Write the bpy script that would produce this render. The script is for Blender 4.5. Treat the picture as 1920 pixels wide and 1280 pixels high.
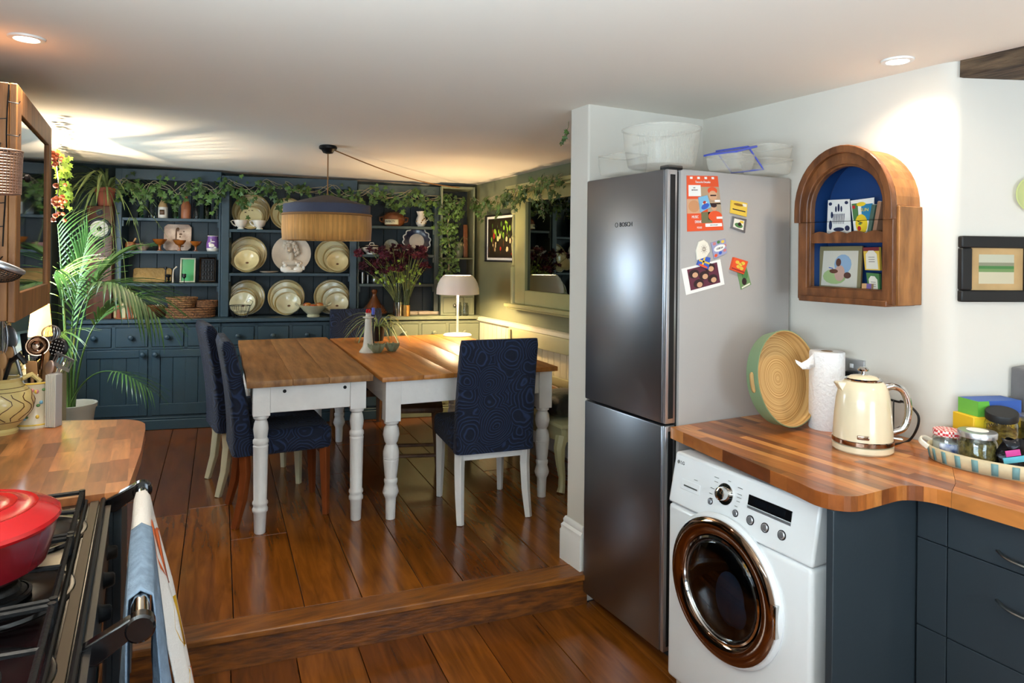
import bpy, bmesh, math, random
from mathutils import Vector, Matrix, Euler
from math import sin, cos, pi, radians
random.seed(7)
SC = bpy.context.scene
COL = SC.collection
for _o in list(bpy.data.objects): bpy.data.objects.remove(_o)

# ------------------------------------------------------------------ camera
EYE = 1.55; FLOOR_UP = .138
FPX, CX, HY, ROLL, YAW = 1280., 960., 478., radians(.6), radians(28.2)
cam = bpy.data.cameras.new('camera'); camo = bpy.data.objects.new('camera', cam); COL.objects.link(camo)
cam.sensor_width = 36; cam.lens = 24; cam.shift_y = -(640-HY)/1920; cam.clip_start = .05; cam.clip_end = 100
fw = Vector((sin(YAW), cos(YAW), 0)); rt0 = Vector((cos(YAW), -sin(YAW), 0)); up0 = Vector((0, 0, 1))
rt = rt0*cos(ROLL)+up0*sin(ROLL); up = up0*cos(ROLL)-rt0*sin(ROLL)
camo.matrix_world = Matrix(((rt.x, up.x, -fw.x, 0), (rt.y, up.y, -fw.y, 0), (rt.z, up.z, -fw.z, EYE), (0, 0, 0, 1)))
SC.camera = camo
# ------------------------------------------------------------------ view, world, light
SC.view_settings.view_transform = 'Standard'; SC.view_settings.look = 'None'
SC.view_settings.gamma = 1; SC.view_settings.use_curve_mapping = False
SC.view_settings.exposure = 0.82
W = bpy.data.worlds.new('sky'); SC.world = W; W.use_nodes = True
bg = W.node_tree.nodes['Background']; bg.inputs[0].default_value = (.62, .78, 1, 1); bg.inputs[1].default_value = .3
def lamp(name, kind, loc, energy, color, rot=(0, 0, 0), **k):
    l = bpy.data.lights.new(name, kind); l.energy = energy; l.color = color
    for a, b in k.items(): setattr(l, a, b)
    o = bpy.data.objects.new(name, l); COL.objects.link(o); o.location = loc; o.rotation_euler = rot
    return o
DAY = (.68, .85, 1)
# area lamps for daylight at the dining window, the kitchen window and the garden door behind the camera
lamp('daylight_dining', 'AREA', (-.84, 5.05, 1.5), 27, DAY, (0, radians(-62), 0), shape='RECTANGLE', size=.9, size_y=1.0)
lamp('daylight_kitchen_uplight', 'AREA', (-.66, .05, 1.45), 82, DAY, (0, radians(-152), 0), shape='RECTANGLE', size=.8, size_y=1.6)  # turned steeply upward to brighten the ceiling
lamp('daylight_door_uplight', 'AREA', (.9, -2.38, 1.15), 52, DAY, (radians(130), 0, 0), shape='RECTANGLE', size=1.3, size_y=1.6)  # also angled up, extra light for the ceiling
WARM = (1, .80, .58)

# ------------------------------------------------------------------ pixel helpers (a point of the photograph on a real plane)
def ray(px, py):
    dx, dy = px-CX, py-HY
    x = (dx*cos(ROLL)+dy*sin(ROLL))/FPX; y = (-dx*sin(ROLL)+dy*cos(ROLL))/FPX
    return Vector((x*cos(YAW)+sin(YAW), -x*sin(YAW)+cos(YAW), -y))
def onz(px, py, z):
    r = ray(px, py); t = (z-EYE)/r.z; return Vector((r.x*t, r.y*t, z))
def onx(px, py, x):
    r = ray(px, py); t = x/r.x; return Vector((x, r.y*t, EYE+r.z*t))
def ony(px, py, y):
    r = ray(px, py); t = y/r.y; return Vector((r.x*t, y, EYE+r.z*t))
DA = radians(-14); DO = Vector((0, 6.08, 0))                # the dresser's own frame: u along its front, v into its depth
DU = Vector((cos(DA), sin(DA), 0)); DV = Vector((-sin(DA), cos(DA), 0))
def dw(u, v, z): return DO+DU*u+DV*v+Vector((0, 0, z))
def ond(px, py, v):
    r = ray(px, py); t = (DO+DV*v).dot(DV)/r.dot(DV); p = r*t; p.z += EYE; q = p-DO
    return q.dot(DU), p.z, t                              # u, z, distance

# ------------------------------------------------------------------ meshes
def lin(c):
    return tuple((x/12.92 if x <= .04045 else ((x+.055)/1.055)**2.4) for x in (v/255 for v in c))+(1,)
class MB:
    def __init__(s): s.b = bmesh.new()
    def _x(s, vs, m):
        if m is not None: bmesh.ops.transform(s.b, matrix=m, verts=vs)
        return s
    def box(s, x0, x1, y0, y1, z0, z1, m=None):
        v = [s.b.verts.new(p) for p in ((x0,y0,z0),(x1,y0,z0),(x1,y1,z0),(x0,y1,z0),(x0,y0,z1),(x1,y0,z1),(x1,y1,z1),(x0,y1,z1))]
        for f in ((0,3,2,1),(4,5,6,7),(0,1,5,4),(1,2,6,5),(2,3,7,6),(3,0,4,7)): s.b.faces.new([v[i] for i in f])
        return s._x(v, m)
    def cbox(s, c, d, m=None):
        return s.box(c[0]-d[0]/2, c[0]+d[0]/2, c[1]-d[1]/2, c[1]+d[1]/2, c[2]-d[2]/2, c[2]+d[2]/2, m)
    def rbox(s, x0, x1, y0, y1, z0, z1, r, m=None, seg=2):
        old = set(s.b.verts); s.box(x0, x1, y0, y1, z0, z1)
        vs = [v for v in s.b.verts if v not in old]; es = {e for v in vs for e in v.link_edges}
        bmesh.ops.bevel(s.b, geom=list(es), offset=r, segments=seg, profile=.5, affect='EDGES', clamp_overlap=True)
        return s._x([v for v in s.b.verts if v not in old], m)
    def lathe(s, prof, seg=24, c=(0, 0, 0), m=None, rip=None, closed=False):
        rings = []; allv = []
        for r, z in prof:
            if r < 1e-5:
                v = s.b.verts.new((c[0], c[1], c[2]+z)); rings.append([v]); allv.append(v)
            else:
                ring = []
                for i in range(seg):
                    a = 2*pi*i/seg; rr = r*(1+(rip(i, z) if rip else 0))
                    v = s.b.verts.new((c[0]+rr*cos(a), c[1]+rr*sin(a), c[2]+z)); ring.append(v); allv.append(v)
                rings.append(ring)
        pairs = list(zip(rings, rings[1:]))
        if closed: pairs.append((rings[-1], rings[0]))
        for A, B in pairs:
            for i in range(seg):
                j = (i+1) % seg
                if len(A) == 1 and len(B) == 1: continue
                if len(A) == 1: f = [A[0], B[j], B[i]]
                elif len(B) == 1: f = [A[i], A[j], B[0]]
                else: f = [A[i], A[j], B[j], B[i]]
                s.b.faces.new(f)
        return s._x(allv, m)
    def tube(s, pts, r, seg=8, m=None, cap=True, flat=1.):
        pts = [Vector(p) for p in pts]; n = len(pts); rs = r if isinstance(r, (list, tuple)) else [r]*n
        rings = []; allv = []; pn = None
        for i, p in enumerate(pts):
            t = (pts[min(i+1, n-1)]-pts[max(i-1, 0)])
            t = t.normalized() if t.length > 1e-9 else Vector((0, 0, 1))
            if pn is None:
                a = Vector((0, 0, 1)) if abs(t.z) < .9 else Vector((1, 0, 0)); nn = (a-t*a.dot(t)).normalized()
            else:
                nn = pn-t*pn.dot(t); nn = nn.normalized() if nn.length > 1e-6 else pn
            pn = nn; bb = t.cross(nn); ring = []
            for k in range(seg):
                a = 2*pi*k/seg; v = s.b.verts.new(p+nn*cos(a)*rs[i]*flat+bb*sin(a)*rs[i]); ring.append(v); allv.append(v)
            rings.append(ring)
        for A, B in zip(rings, rings[1:]):
            for k in range(seg):
                j = (k+1) % seg; s.b.faces.new((A[k], A[j], B[j], B[k]))
        if cap: s.b.faces.new(rings[0][::-1]); s.b.faces.new(rings[-1])
        return s._x(allv, m)
    def prism(s, poly, z0, z1, m=None):
        a = sum(p[0]*q[1]-q[0]*p[1] for p, q in zip(poly, poly[1:]+poly[:1]))
        if a < 0: poly = poly[::-1]
        lo = [s.b.verts.new((p[0], p[1], z0)) for p in poly]; hi = [s.b.verts.new((p[0], p[1], z1)) for p in poly]
        s.b.faces.new(lo[::-1]); s.b.faces.new(hi); n = len(poly)
        for i in range(n): j = (i+1) % n; s.b.faces.new((lo[i], lo[j], hi[j], hi[i]))
        return s._x(lo+hi, m)
    def ball(s, c, r, seg=16, rings=10, m=None):
        r = r if isinstance(r, (tuple, list)) else (r, r, r)
        g = bmesh.ops.create_uvsphere(s.b, u_segments=seg, v_segments=rings, radius=1, matrix=Matrix.Translation(c) @ Matrix.Diagonal((r[0], r[1], r[2], 1)))
        return s._x(g['verts'], m)
    def grid(s, fn, nu, nv, m=None, wrap=False):
        V = [[s.b.verts.new(fn(i/nu, j/nv)) for j in range(nv+1)] for i in range(nu+(0 if wrap else 1))]
        N = len(V)
        for i in range(nu):
            A = V[i]; B = V[(i+1) % N]
            for j in range(nv): s.b.faces.new((A[j], B[j], B[j+1], A[j+1]))
        return s._x([v for r in V for v in r], m)
    def poly(s, pts, m=None):
        v = [s.b.verts.new(p) for p in pts]; s.b.faces.new(v); return s._x(v, m)
    def mesh(s, name, mat, smooth=True, ang=38):
        b = s.b; b.normal_update()
        if smooth:
            for f in b.faces: f.smooth = True
            la = radians(ang)
            for e in b.edges:
                if len(e.link_faces) == 2 and e.calc_face_angle(0) > la: e.smooth = False
        me = bpy.data.meshes.new(name); b.to_mesh(me); b.free()
        if mat: me.materials.append(mat)
        return me
    def build(s, name, mat, parent=None, loc=None, rot=None, bevel=0, smooth=True, solid=0, ang=38, label=None, subsurf=0, world=False):
        if world and parent is not None: bmesh.ops.translate(s.b, verts=s.b.verts[:], vec=-worldloc(parent))
        o = bpy.data.objects.new(name, s.mesh(name, mat, smooth, ang)); COL.objects.link(o)
        if parent is not None: o.parent = parent
        if loc is not None: o.location = loc
        if rot is not None: o.rotation_euler = rot
        if solid: md = o.modifiers.new('thick', 'SOLIDIFY'); md.thickness = solid; md.offset = 0
        if bevel: md = o.modifiers.new('edge', 'BEVEL'); md.width = bevel; md.segments = 2; md.limit_method = 'ANGLE'; md.angle_limit = radians(40)
        if subsurf: md = o.modifiers.new('sub', 'SUBSURF'); md.levels = subsurf; md.render_levels = subsurf
        if label: o['label'] = label
        return o
def worldloc(o):
    v = Vector(o.location)
    while o.parent: o = o.parent; v = v+Vector(o.location)
    return v
def tag(o, label, cat, group=None):
    o['label'] = label; o['category'] = cat
    if group: o['group'] = group
    return o
def thing(name, label, cat, loc=(0, 0, 0), rotz=0, group=None):
    o = bpy.data.objects.new(name, None); COL.objects.link(o); o.location = loc; o.rotation_euler = (0, 0, rotz); o.empty_display_size = .1
    return tag(o, label, cat, group)
def struct(o, label=None):
    o['kind'] = 'structure'
    if label: o['label'] = label
    return o
def inst(me, name, parent, loc=(0, 0, 0), rot=(0, 0, 0), scale=(1, 1, 1)):
    o = bpy.data.objects.new(name, me); COL.objects.link(o); o.parent = parent; o.location = loc; o.rotation_euler = rot
    o.scale = scale if isinstance(scale, (tuple, list)) else (scale,)*3
    return o
def copytree(o, parent=None):
    c = o.copy(); COL.objects.link(c); c.parent = parent
    for ch in list(o.children): copytree(ch, c)
    return c
def text_mesh(txt, size, depth=.0006, align='CENTER'):
    cu = bpy.data.curves.new('lettering', 'FONT'); cu.body = txt; cu.size = size; cu.extrude = depth; cu.align_x = align; cu.align_y = 'CENTER'; cu.resolution_u = 3
    o = bpy.data.objects.new('lettering', cu); COL.objects.link(o)
    dg = bpy.context.evaluated_depsgraph_get(); me = bpy.data.meshes.new_from_object(o.evaluated_get(dg)); bpy.data.objects.remove(o)
    return me
def text(txt, size, mat, parent, mw, name='lettering', sx=1, depth=.0006):
    me = text_mesh(txt, size, depth); me.materials.clear(); me.materials.append(mat)
    me.transform(mw @ Matrix.Diagonal((sx, 1, 1, 1)))
    o = bpy.data.objects.new(name, me); COL.objects.link(o); o.parent = parent; return o
def clip(poly, rect):
    "outline poly cut to rect (x0,x1,y0,y1)"
    def cut(P, ax, val, keep):
        out = []
        for i in range(len(P)):
            a, b = P[i-1], P[i]; ia = (a[ax]-val)*keep >= 0; ib = (b[ax]-val)*keep >= 0
            if ia != ib:
                t = (val-a[ax])/(b[ax]-a[ax]); out.append((a[0]+(b[0]-a[0])*t, a[1]+(b[1]-a[1])*t))
            if ib: out.append(b)
        return out
    P = list(poly)
    for ax, val, k in ((0, rect[0], 1), (0, rect[1], -1), (1, rect[2], 1), (1, rect[3], -1)):
        P = cut(P, ax, val, k)
        if len(P) < 3: return None
    Q = []
    for p in P:
        if not Q or (abs(p[0]-Q[-1][0])+abs(p[1]-Q[-1][1])) > 1e-4: Q.append(p)
    if len(Q) > 2 and abs(Q[0][0]-Q[-1][0])+abs(Q[0][1]-Q[-1][1]) < 1e-4: Q.pop()
    if len(Q) < 3: return None
    a = sum(p[0]*q[1]-q[0]*p[1] for p, q in zip(Q, Q[1:]+Q[:1]))
    return Q if abs(a) > 2e-5 else None

# ------------------------------------------------------------------ materials
MATS = {}
def mat(name, col, rough=.5, metal=0., var=0., vs=8., bump=0., bs=60., rand=0., coat=0., trans=0., ior=1.45, alpha=1., stretch=(1, 1, 1), col2=None, sheen=0., emit=None, es=0., detail=6):
    m = bpy.data.materials.new(name); m.use_nodes = True; nt = m.node_tree; P = nt.nodes['Principled BSDF']
    P.inputs['Base Color'].default_value = lin(col); P.inputs['Roughness'].default_value = rough; P.inputs['Metallic'].default_value = metal
    P.inputs['Coat Weight'].default_value = coat; P.inputs['Coat Roughness'].default_value = .12
    P.inputs['Transmission Weight'].default_value = trans; P.inputs['IOR'].default_value = ior; P.inputs['Alpha'].default_value = alpha
    P.inputs['Sheen Weight'].default_value = sheen
    if emit: P.inputs['Emission Color'].default_value = lin(emit); P.inputs['Emission Strength'].default_value = es
    N = nt.nodes.new; LK = nt.links.new
    if var or bump or rand:
        tc = N('ShaderNodeTexCoord'); mp = N('ShaderNodeMapping'); mp.inputs['Scale'].default_value = stretch
        oi = N('ShaderNodeObjectInfo'); ad = N('ShaderNodeVectorMath'); ad.operation = 'ADD'; mu = N('ShaderNodeMath'); mu.operation = 'MULTIPLY'; mu.inputs[1].default_value = 37
        LK(oi.outputs['Random'], mu.inputs[0]); LK(tc.outputs['Object'], mp.inputs['Vector']); LK(mp.outputs[0], ad.inputs[0]); LK(mu.outputs[0], ad.inputs[1])
    if var or rand:
        nz = N('ShaderNodeTexNoise'); nz.inputs['Scale'].default_value = vs; nz.inputs['Detail'].default_value = detail; LK(ad.outputs[0], nz.inputs['Vector'])
        rp = N('ShaderNodeValToRGB'); a = lin(col); b = lin(col2) if col2 else tuple(x*(1-var) for x in a[:3])+(1,)
        rp.color_ramp.elements[0].position = .35; rp.color_ramp.elements[1].position = .65
        rp.color_ramp.elements[0].color = b; rp.color_ramp.elements[1].color = a; LK(nz.outputs['Fac'], rp.inputs['Fac']); out = rp.outputs['Color']
        if rand:
            hs = N('ShaderNodeHueSaturation'); mr = N('ShaderNodeMapRange'); mr.inputs['To Min'].default_value = 1-rand; mr.inputs['To Max'].default_value = 1+rand
            LK(oi.outputs['Random'], mr.inputs['Value']); LK(mr.outputs[0], hs.inputs['Value']); LK(out, hs.inputs['Color']); out = hs.outputs['Color']
        LK(out, P.inputs['Base Color'])
    if bump:
        nb = N('ShaderNodeTexNoise'); nb.inputs['Scale'].default_value = bs; nb.inputs['Detail'].default_value = 4; LK(ad.outputs[0], nb.inputs['Vector'])
        bp = N('ShaderNodeBump'); bp.inputs['Strength'].default_value = bump; bp.inputs['Distance'].default_value = .01; LK(nb.outputs['Fac'], bp.inputs['Height']); LK(bp.outputs[0], P.inputs['Normal'])
    MATS[name] = m
    return m
def ramp_rand(name, cols, rough, stretch, grain=.25, vs=6., coat=0., bump=.1):
    "wood pieces: each piece its own tone out of cols, with grain along the stretched axis"
    m = mat(name, cols[0], rough, coat=coat); nt = m.node_tree; P = nt.nodes['Principled BSDF']; N = nt.nodes.new; LK = nt.links.new
    oi = N('ShaderNodeObjectInfo'); rp = N('ShaderNodeValToRGB'); el = rp.color_ramp.elements
    while len(el) < len(cols): el.new(.5)
    for i, c in enumerate(cols): el[i].position = i/(len(cols)-1); el[i].color = lin(c)
    LK(oi.outputs['Random'], rp.inputs['Fac'])
    tc = N('ShaderNodeTexCoord'); mp = N('ShaderNodeMapping'); mp.inputs['Scale'].default_value = stretch; ad = N('ShaderNodeVectorMath'); mu = N('ShaderNodeMath'); mu.operation = 'MULTIPLY'; mu.inputs[1].default_value = 91
    LK(oi.outputs['Random'], mu.inputs[0]); LK(tc.outputs['Object'], mp.inputs[0]); LK(mp.outputs[0], ad.inputs[0]); LK(mu.outputs[0], ad.inputs[1])
    nz = N('ShaderNodeTexNoise'); nz.inputs['Scale'].default_value = vs; nz.inputs['Detail'].default_value = 8; nz.inputs['Distortion'].default_value = .6; LK(ad.outputs[0], nz.inputs['Vector'])
    mr = N('ShaderNodeMapRange'); mr.inputs['From Min'].default_value = .3; mr.inputs['From Max'].default_value = .7; mr.inputs['To Min'].default_value = 1-grain; mr.inputs['To Max'].default_value = 1+grain*.6
    LK(nz.outputs['Fac'], mr.inputs['Value']); hs = N('ShaderNodeHueSaturation'); LK(mr.outputs[0], hs.inputs['Value']); LK(rp.outputs['Color'], hs.inputs['Color']); LK(hs.outputs['Color'], P.inputs['Base Color'])
    bp = N('ShaderNodeBump'); bp.inputs['Strength'].default_value = bump; bp.inputs['Distance'].default_value = .004; LK(nz.outputs['Fac'], bp.inputs['Height']); LK(bp.outputs[0], P.inputs['Normal'])
    return m
m_wall_white = mat('white_plaster', (212, 206, 194), .85, bump=.12, bs=9, var=.04, vs=2)
m_wall_sage = mat('sage_wall_paint', (113, 116, 86), .75, bump=.08, bs=14, var=.12, vs=3)
m_wall_green = mat('dark_green_wall_paint', (52, 66, 64), .7, bump=.08, bs=14, var=.1, vs=3)
m_ceiling = mat('ceiling_plaster', (234, 227, 214), .9, bump=.06, bs=6)
m_trimwhite = mat('white_gloss_paint', (232, 230, 224), .35, bump=.05, bs=30)
m_cream = mat('cream_paint', (216, 206, 168), .45, bump=.05, bs=20, var=.06, vs=6)
m_olive = mat('olive_green_paint', (158, 158, 108), .4, bump=.04, bs=20, var=.08, vs=5)
m_dresser = mat('deep_teal_paint', (42, 62, 71), .45, bump=.06, bs=25, var=.14, vs=5)
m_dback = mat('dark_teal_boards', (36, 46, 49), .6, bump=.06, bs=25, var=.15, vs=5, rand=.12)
m_dgreen = mat('faded_sage_paint', (122, 128, 102), .5, bump=.06, bs=25, var=.12, vs=5)
m_unit = mat('slate_blue_unit', (44, 53, 59), .5, bump=.03, bs=90, var=.08, vs=3)
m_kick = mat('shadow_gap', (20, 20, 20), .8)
m_floor = ramp_rand('oak_floorboard', [(104, 54, 12), (122, 66, 17), (134, 76, 22), (110, 58, 14), (97, 48, 11)], .2, (14, 1.4, 6), .42, 2.2, coat=.25, bump=.3)
m_riser = mat('oak_step', (122, 68, 20), .35, var=.5, vs=4, stretch=(2, 14, 14), col2=(70, 38, 17), bump=.15, bs=8)
m_nosing = mat('oak_nosing', (142, 84, 28), .3, var=.4, vs=3, stretch=(2, 14, 14), col2=(100, 58, 25), bump=.1, bs=8)
m_stave = ramp_rand('walnut_butcher_block', [(104, 52, 22), (182, 104, 46), (204, 132, 66), (136, 72, 30), (190, 114, 52), (212, 144, 76), (116, 60, 26), (196, 122, 58)], .3, (30, 4, 10), .28, 1.6, coat=.3)
m_stave_y = ramp_rand('walnut_butcher_block_left', [(104, 56, 30), (178, 106, 58), (198, 128, 76), (136, 78, 42), (186, 116, 64), (206, 140, 86), (118, 66, 36), (192, 124, 70)], .34, (30, 4, 10), .3, 1.6, coat=.2)
m_tableL = mat('worn_pine_top', (164, 116, 66), .5, var=.5, vs=3.2, stretch=(9, 1, 4), col2=(124, 84, 46), bump=.2, bs=20, rand=.03)
m_tableR = mat('honey_pine_top', (190, 124, 58), .38, var=.4, vs=3, stretch=(9, 1, 4), col2=(154, 94, 40), bump=.1, bs=12, rand=.05)
m_oak = mat('oak_cabinet', (166, 114, 64), .5, var=.4, vs=4, stretch=(8, 8, 1), col2=(128, 82, 42), bump=.15, bs=12, rand=.06)
m_archwood = mat('antique_pine', (128, 78, 42), .4, var=.5, vs=5, stretch=(5, 5, 1.5), col2=(84, 48, 24), bump=.2, bs=20, rand=.05)
m_archside = mat('waxed_pine_side', (176, 118, 62), .5, var=.45, vs=4, stretch=(5, 5, 1.5), col2=(128, 82, 40), bump=.15, bs=20)
m_brownleg = mat('chestnut_leg', (134, 66, 28), .4, var=.25, vs=5, stretch=(6, 6, 1))
m_greyleg = mat('worn_brown_leg', (106, 74, 48), .5, var=.4, vs=6, stretch=(6, 6, 1))
m_steel = mat('brushed_steel_door', (150, 152, 156), .34, metal=1, bump=.02, bs=300, stretch=(1, 1, 40))
m_fridgeside = mat('grey_fridge_side', (166, 160, 154), .55, bump=.05, bs=300)
m_white_en = mat('white_enamel', (226, 228, 228), .28, coat=.3)
m_offwhite = mat('warm_white_plastic', (214, 204, 188), .5)
m_chrome = mat('chrome', (210, 208, 205), .06, metal=1)
m_darkchrome = mat('dark_chrome_ring', (150, 126, 108), .07, metal=1)
m_silver = mat('satin_silver', (196, 198, 202), .3, metal=.9)
m_black = mat('black_gloss', (10, 10, 12), .14, coat=.5)
m_hob = mat('hob_black', (7, 7, 8), .16)
m_fascia = mat('satin_black', (9, 9, 10), .35)
m_iron = mat('cast_iron', (9, 9, 10), .45, bump=.15, bs=90)
m_rubber = mat('black_plastic', (18, 18, 18), .5)
m_trimbrown = mat('brushed_bronze_trim', (72, 62, 50), .4, metal=.8)
m_darkglass = mat('dark_glass', (12, 15, 20), .05, coat=.6)
m_red = mat('red_enamel', (186, 20, 24), .22, coat=.6, var=.12, vs=3)
m_reddk = mat('dark_red_enamel', (104, 14, 22), .22, coat=.5)
def glass(n, c, r=.03): return mat(n, c, r, trans=1, ior=1.45)
g_clear = glass('clear_glass', (236, 242, 240)); g_green = glass('green_glass', (60, 140, 84)); g_teal = glass('teal_glass', (110, 170, 180)); g_dkgreen = glass('dark_green_glass', (24, 84, 44))
m_plastic = mat('clear_plastic', (226, 222, 208), .18, trans=.82, ior=1.25, alpha=.62); m_plasticblue = mat('blue_seal', (78, 92, 190), .4)
m_mirror = mat('mirror_glass', (120, 124, 112), .02, metal=1)
m_pane = mat('window_pane', (240, 246, 250), .0, trans=1, ior=1.02)
m_cabglass = mat('cabinet_pane', (60, 58, 52), .03, metal=.85)
m_leaf = mat('ivy_leaf', (72, 100, 44), .5, rand=.55, var=.3, vs=20)
m_leafbright = mat('bright_ivy_leaf', (150, 188, 70), .5, rand=.4, var=.3, vs=20)
m_palm = mat('palm_leaf', (74, 112, 54), .4, rand=.4, var=.15, vs=10, coat=.15)
m_spider = mat('spider_plant_leaf', (146, 164, 100), .45, rand=.35, var=.3, vs=12, stretch=(1, 1, 1))
m_stem = mat('pale_vine_stem', (140, 130, 104), .7); m_stemgreen = mat('green_stem', (110, 120, 62), .6); m_soil = mat('dark_soil', (44, 30, 20), .95, bump=.5, bs=80)
m_burg = mat('burgundy_petal', (78, 20, 36), .7, rand=.5, var=.3, vs=30); m_orangebloom = mat('orange_lantern_petal', (150, 66, 28), .6, rand=.35)
m_terra = mat('terracotta', (158, 84, 60), .8, var=.2, vs=9); m_potcream = mat('cream_glazed_pot', (206, 200, 184), .45, var=.06, vs=8)
m_slip = mat('cream_slipware', (204, 188, 138), .22, var=.14, vs=7, coat=.5, rand=.1); m_slip2 = mat('pale_slipware', (198, 192, 158), .22, var=.12, vs=7, coat=.5, rand=.08)
m_spot = mat('brown_slip_mark', (92, 56, 26), .3); m_china = mat('white_china', (220, 212, 198), .25, coat=.4); m_bisque = mat('bisque_plaster', (208, 192, 170), .5, var=.12, vs=18)
m_amber = mat('amber_glaze', (150, 82, 26), .2, coat=.6, var=.25, vs=14); m_brownglaze = mat('brown_glaze', (112, 64, 34), .22, coat=.6, var=.3, vs=10)
m_basket = mat('wicker', (146, 98, 58), .8, var=.6, vs=70, bump=.8, bs=120, col2=(74, 44, 26)); m_basket2 = mat('pale_wicker', (164, 118, 72), .8, var=.6, vs=60, bump=.8, bs=110, col2=(92, 58, 34))
m_woodturn = mat('turned_wood', (150, 92, 52), .5, var=.3, vs=8); m_paleW = mat('pale_wood', (190, 140, 90), .6, var=.2, vs=8)
m_brass = mat('aged_brass', (160, 122, 66), .45, metal=1, bump=.3, bs=40); m_copper = mat('copper_wire', (186, 158, 142), .4, metal=.8); m_pewter = mat('pewter', (150, 150, 145), .3, metal=1)
m_darkmetal = mat('dark_metal', (30, 28, 28), .4, metal=.6)
m_paper = mat('white_paper', (232, 228, 220), .8); m_tissue = mat('kitchen_paper', (236, 234, 232), .9, bump=.6, bs=90)
m_lampwhite = mat('white_lamp_metal', (214, 210, 206), .4)
def flat(n, c, r=.6): return mat(n, c, r)
S = FLOOR_UP
m_floor.node_tree.nodes  # (boards run along their own y)
def pane_mat(m, gl=.08):
    nt = m.node_tree; nt.nodes.clear(); N = nt.nodes.new; o = N('ShaderNodeOutputMaterial'); a = N('ShaderNodeBsdfTransparent'); g = N('ShaderNodeBsdfGlossy'); g.inputs['Roughness'].default_value = .02
    x = N('ShaderNodeMixShader'); x.inputs[0].default_value = gl; nt.links.new(a.outputs[0], x.inputs[1]); nt.links.new(g.outputs[0], x.inputs[2]); nt.links.new(x.outputs[0], o.inputs[0])
pane_mat(m_pane)
def clear_mix(m, fac):
    "thin see-through plastic: part of the light passes straight through"
    nt = m.node_tree; P = nt.nodes['Principled BSDF']; a = nt.nodes.new('ShaderNodeBsdfTransparent'); x = nt.nodes.new('ShaderNodeMixShader'); x.inputs[0].default_value = fac
    P.inputs['Transmission Weight'].default_value = 0; P.inputs['Alpha'].default_value = 1; nt.links.new(a.outputs[0], x.inputs[1]); nt.links.new(P.outputs[0], x.inputs[2]); nt.links.new(x.outputs[0], nt.nodes['Material Output'].inputs[0])
clear_mix(m_plastic, .16)
# ------------------------------------------------------------------ floors and step
BA = radians(-5); bc, bs_ = cos(BA), sin(BA)
def to_b(p): return (p[0]*bc+p[1]*bs_, -p[0]*bs_+p[1]*bc)
def boards(parent, poly, z, seed, wmin, wmax, lmin, lmax):
    rnd = random.Random(seed); P = [to_b(p) for p in poly]
    x0 = min(p[0] for p in P); x1 = max(p[0] for p in P); y0 = min(p[1] for p in P); y1 = max(p[1] for p in P)
    x = x0-rnd.uniform(0, .1)
    while x < x1:
        w = rnd.uniform(wmin, wmax); y = y0-rnd.uniform(0, lmax*.8)
        while y < y1:
            l = rnd.uniform(lmin, lmax); Q = clip(P, (x+.0016, x+w-.0016, y+.0012, y+l-.0012))
            if Q: MB().prism(Q, z-.018, z+rnd.uniform(-.0008, .0008)).build('floorboard', m_floor, parent, rot=(0, 0, BA), smooth=False, bevel=.0016)
            y += l
        x += w
stepA, stepB = onz(285, 1213, S), onz(1095, 1076, S)
sd = (stepB-stepA); sd.z = 0; sd.normalize(); sn = Vector((-sd.y, sd.x, 0))
def stp(x, off=0, z=0):
    p = stepA+sd*((x-stepA.x)/sd.x)+sn*off; return Vector((p.x, p.y, z))
NOS = .115
up_poly = [tuple(stp(-.8, NOS)[:2]), tuple(stp(1.745, NOS)[:2]), (1.76, 2.6), (2.7, 2.6), (2.7, 5.95), (-.8, 6.85)]
fl = struct(MB().prism([tuple(stp(-.8, .03)[:2]), tuple(stp(1.76, .03)[:2]), (2.72, 2.6), (2.72, 6.0), (-.8, 6.9)], .0, S-.02).build('floor', m_kick, smooth=False), 'glossy brown oak floorboards of the raised dining area')
boards(fl, up_poly, S, 3, .17, .27, 1.3, 2.8)
low_poly = [(-.9, -2.4), (2.45, -2.4), (2.45, 2.6), (1.735, 2.62)]+[tuple(stp(1.735, .02)[:2]), tuple(stp(-.9, .02)[:2])]
fk = struct(MB().box(-.95, 2.9, -2.45, 2.9, -.06, -.02).build('floor_kitchen', m_kick, smooth=False), 'worn oak floorboards of the lower kitchen')
boards(fk, [(-.9, -2.4), (2.45, -2.4), (2.45, 2.52), (1.72, 2.53), tuple(stp(-.9, .02)[:2])], 0, 11, .2, .28, 1.6, 3.0)
def strip(a, b, c, d, z0, z1): return [tuple(a[:2]), tuple(b[:2]), tuple(c[:2]), tuple(d[:2])]
struct(MB().prism([tuple(stp(-.65, -.012)[:2]), tuple(stp(1.745, -.012)[:2]), tuple(stp(1.745, NOS-.002)[:2]), tuple(stp(-.65, NOS-.002)[:2])], S-.026, S+.0015).build('trim_1', m_nosing, bevel=.006), 'oak nosing board along the edge of the step')
struct(MB().prism([tuple(stp(-.65, .006)[:2]), tuple(stp(1.745, .006)[:2]), tuple(stp(1.745, .03)[:2]), tuple(stp(-.65, .03)[:2])], -.018, S-.026).build('trim_2', m_riser, smooth=False), 'oak riser board of the step')
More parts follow.
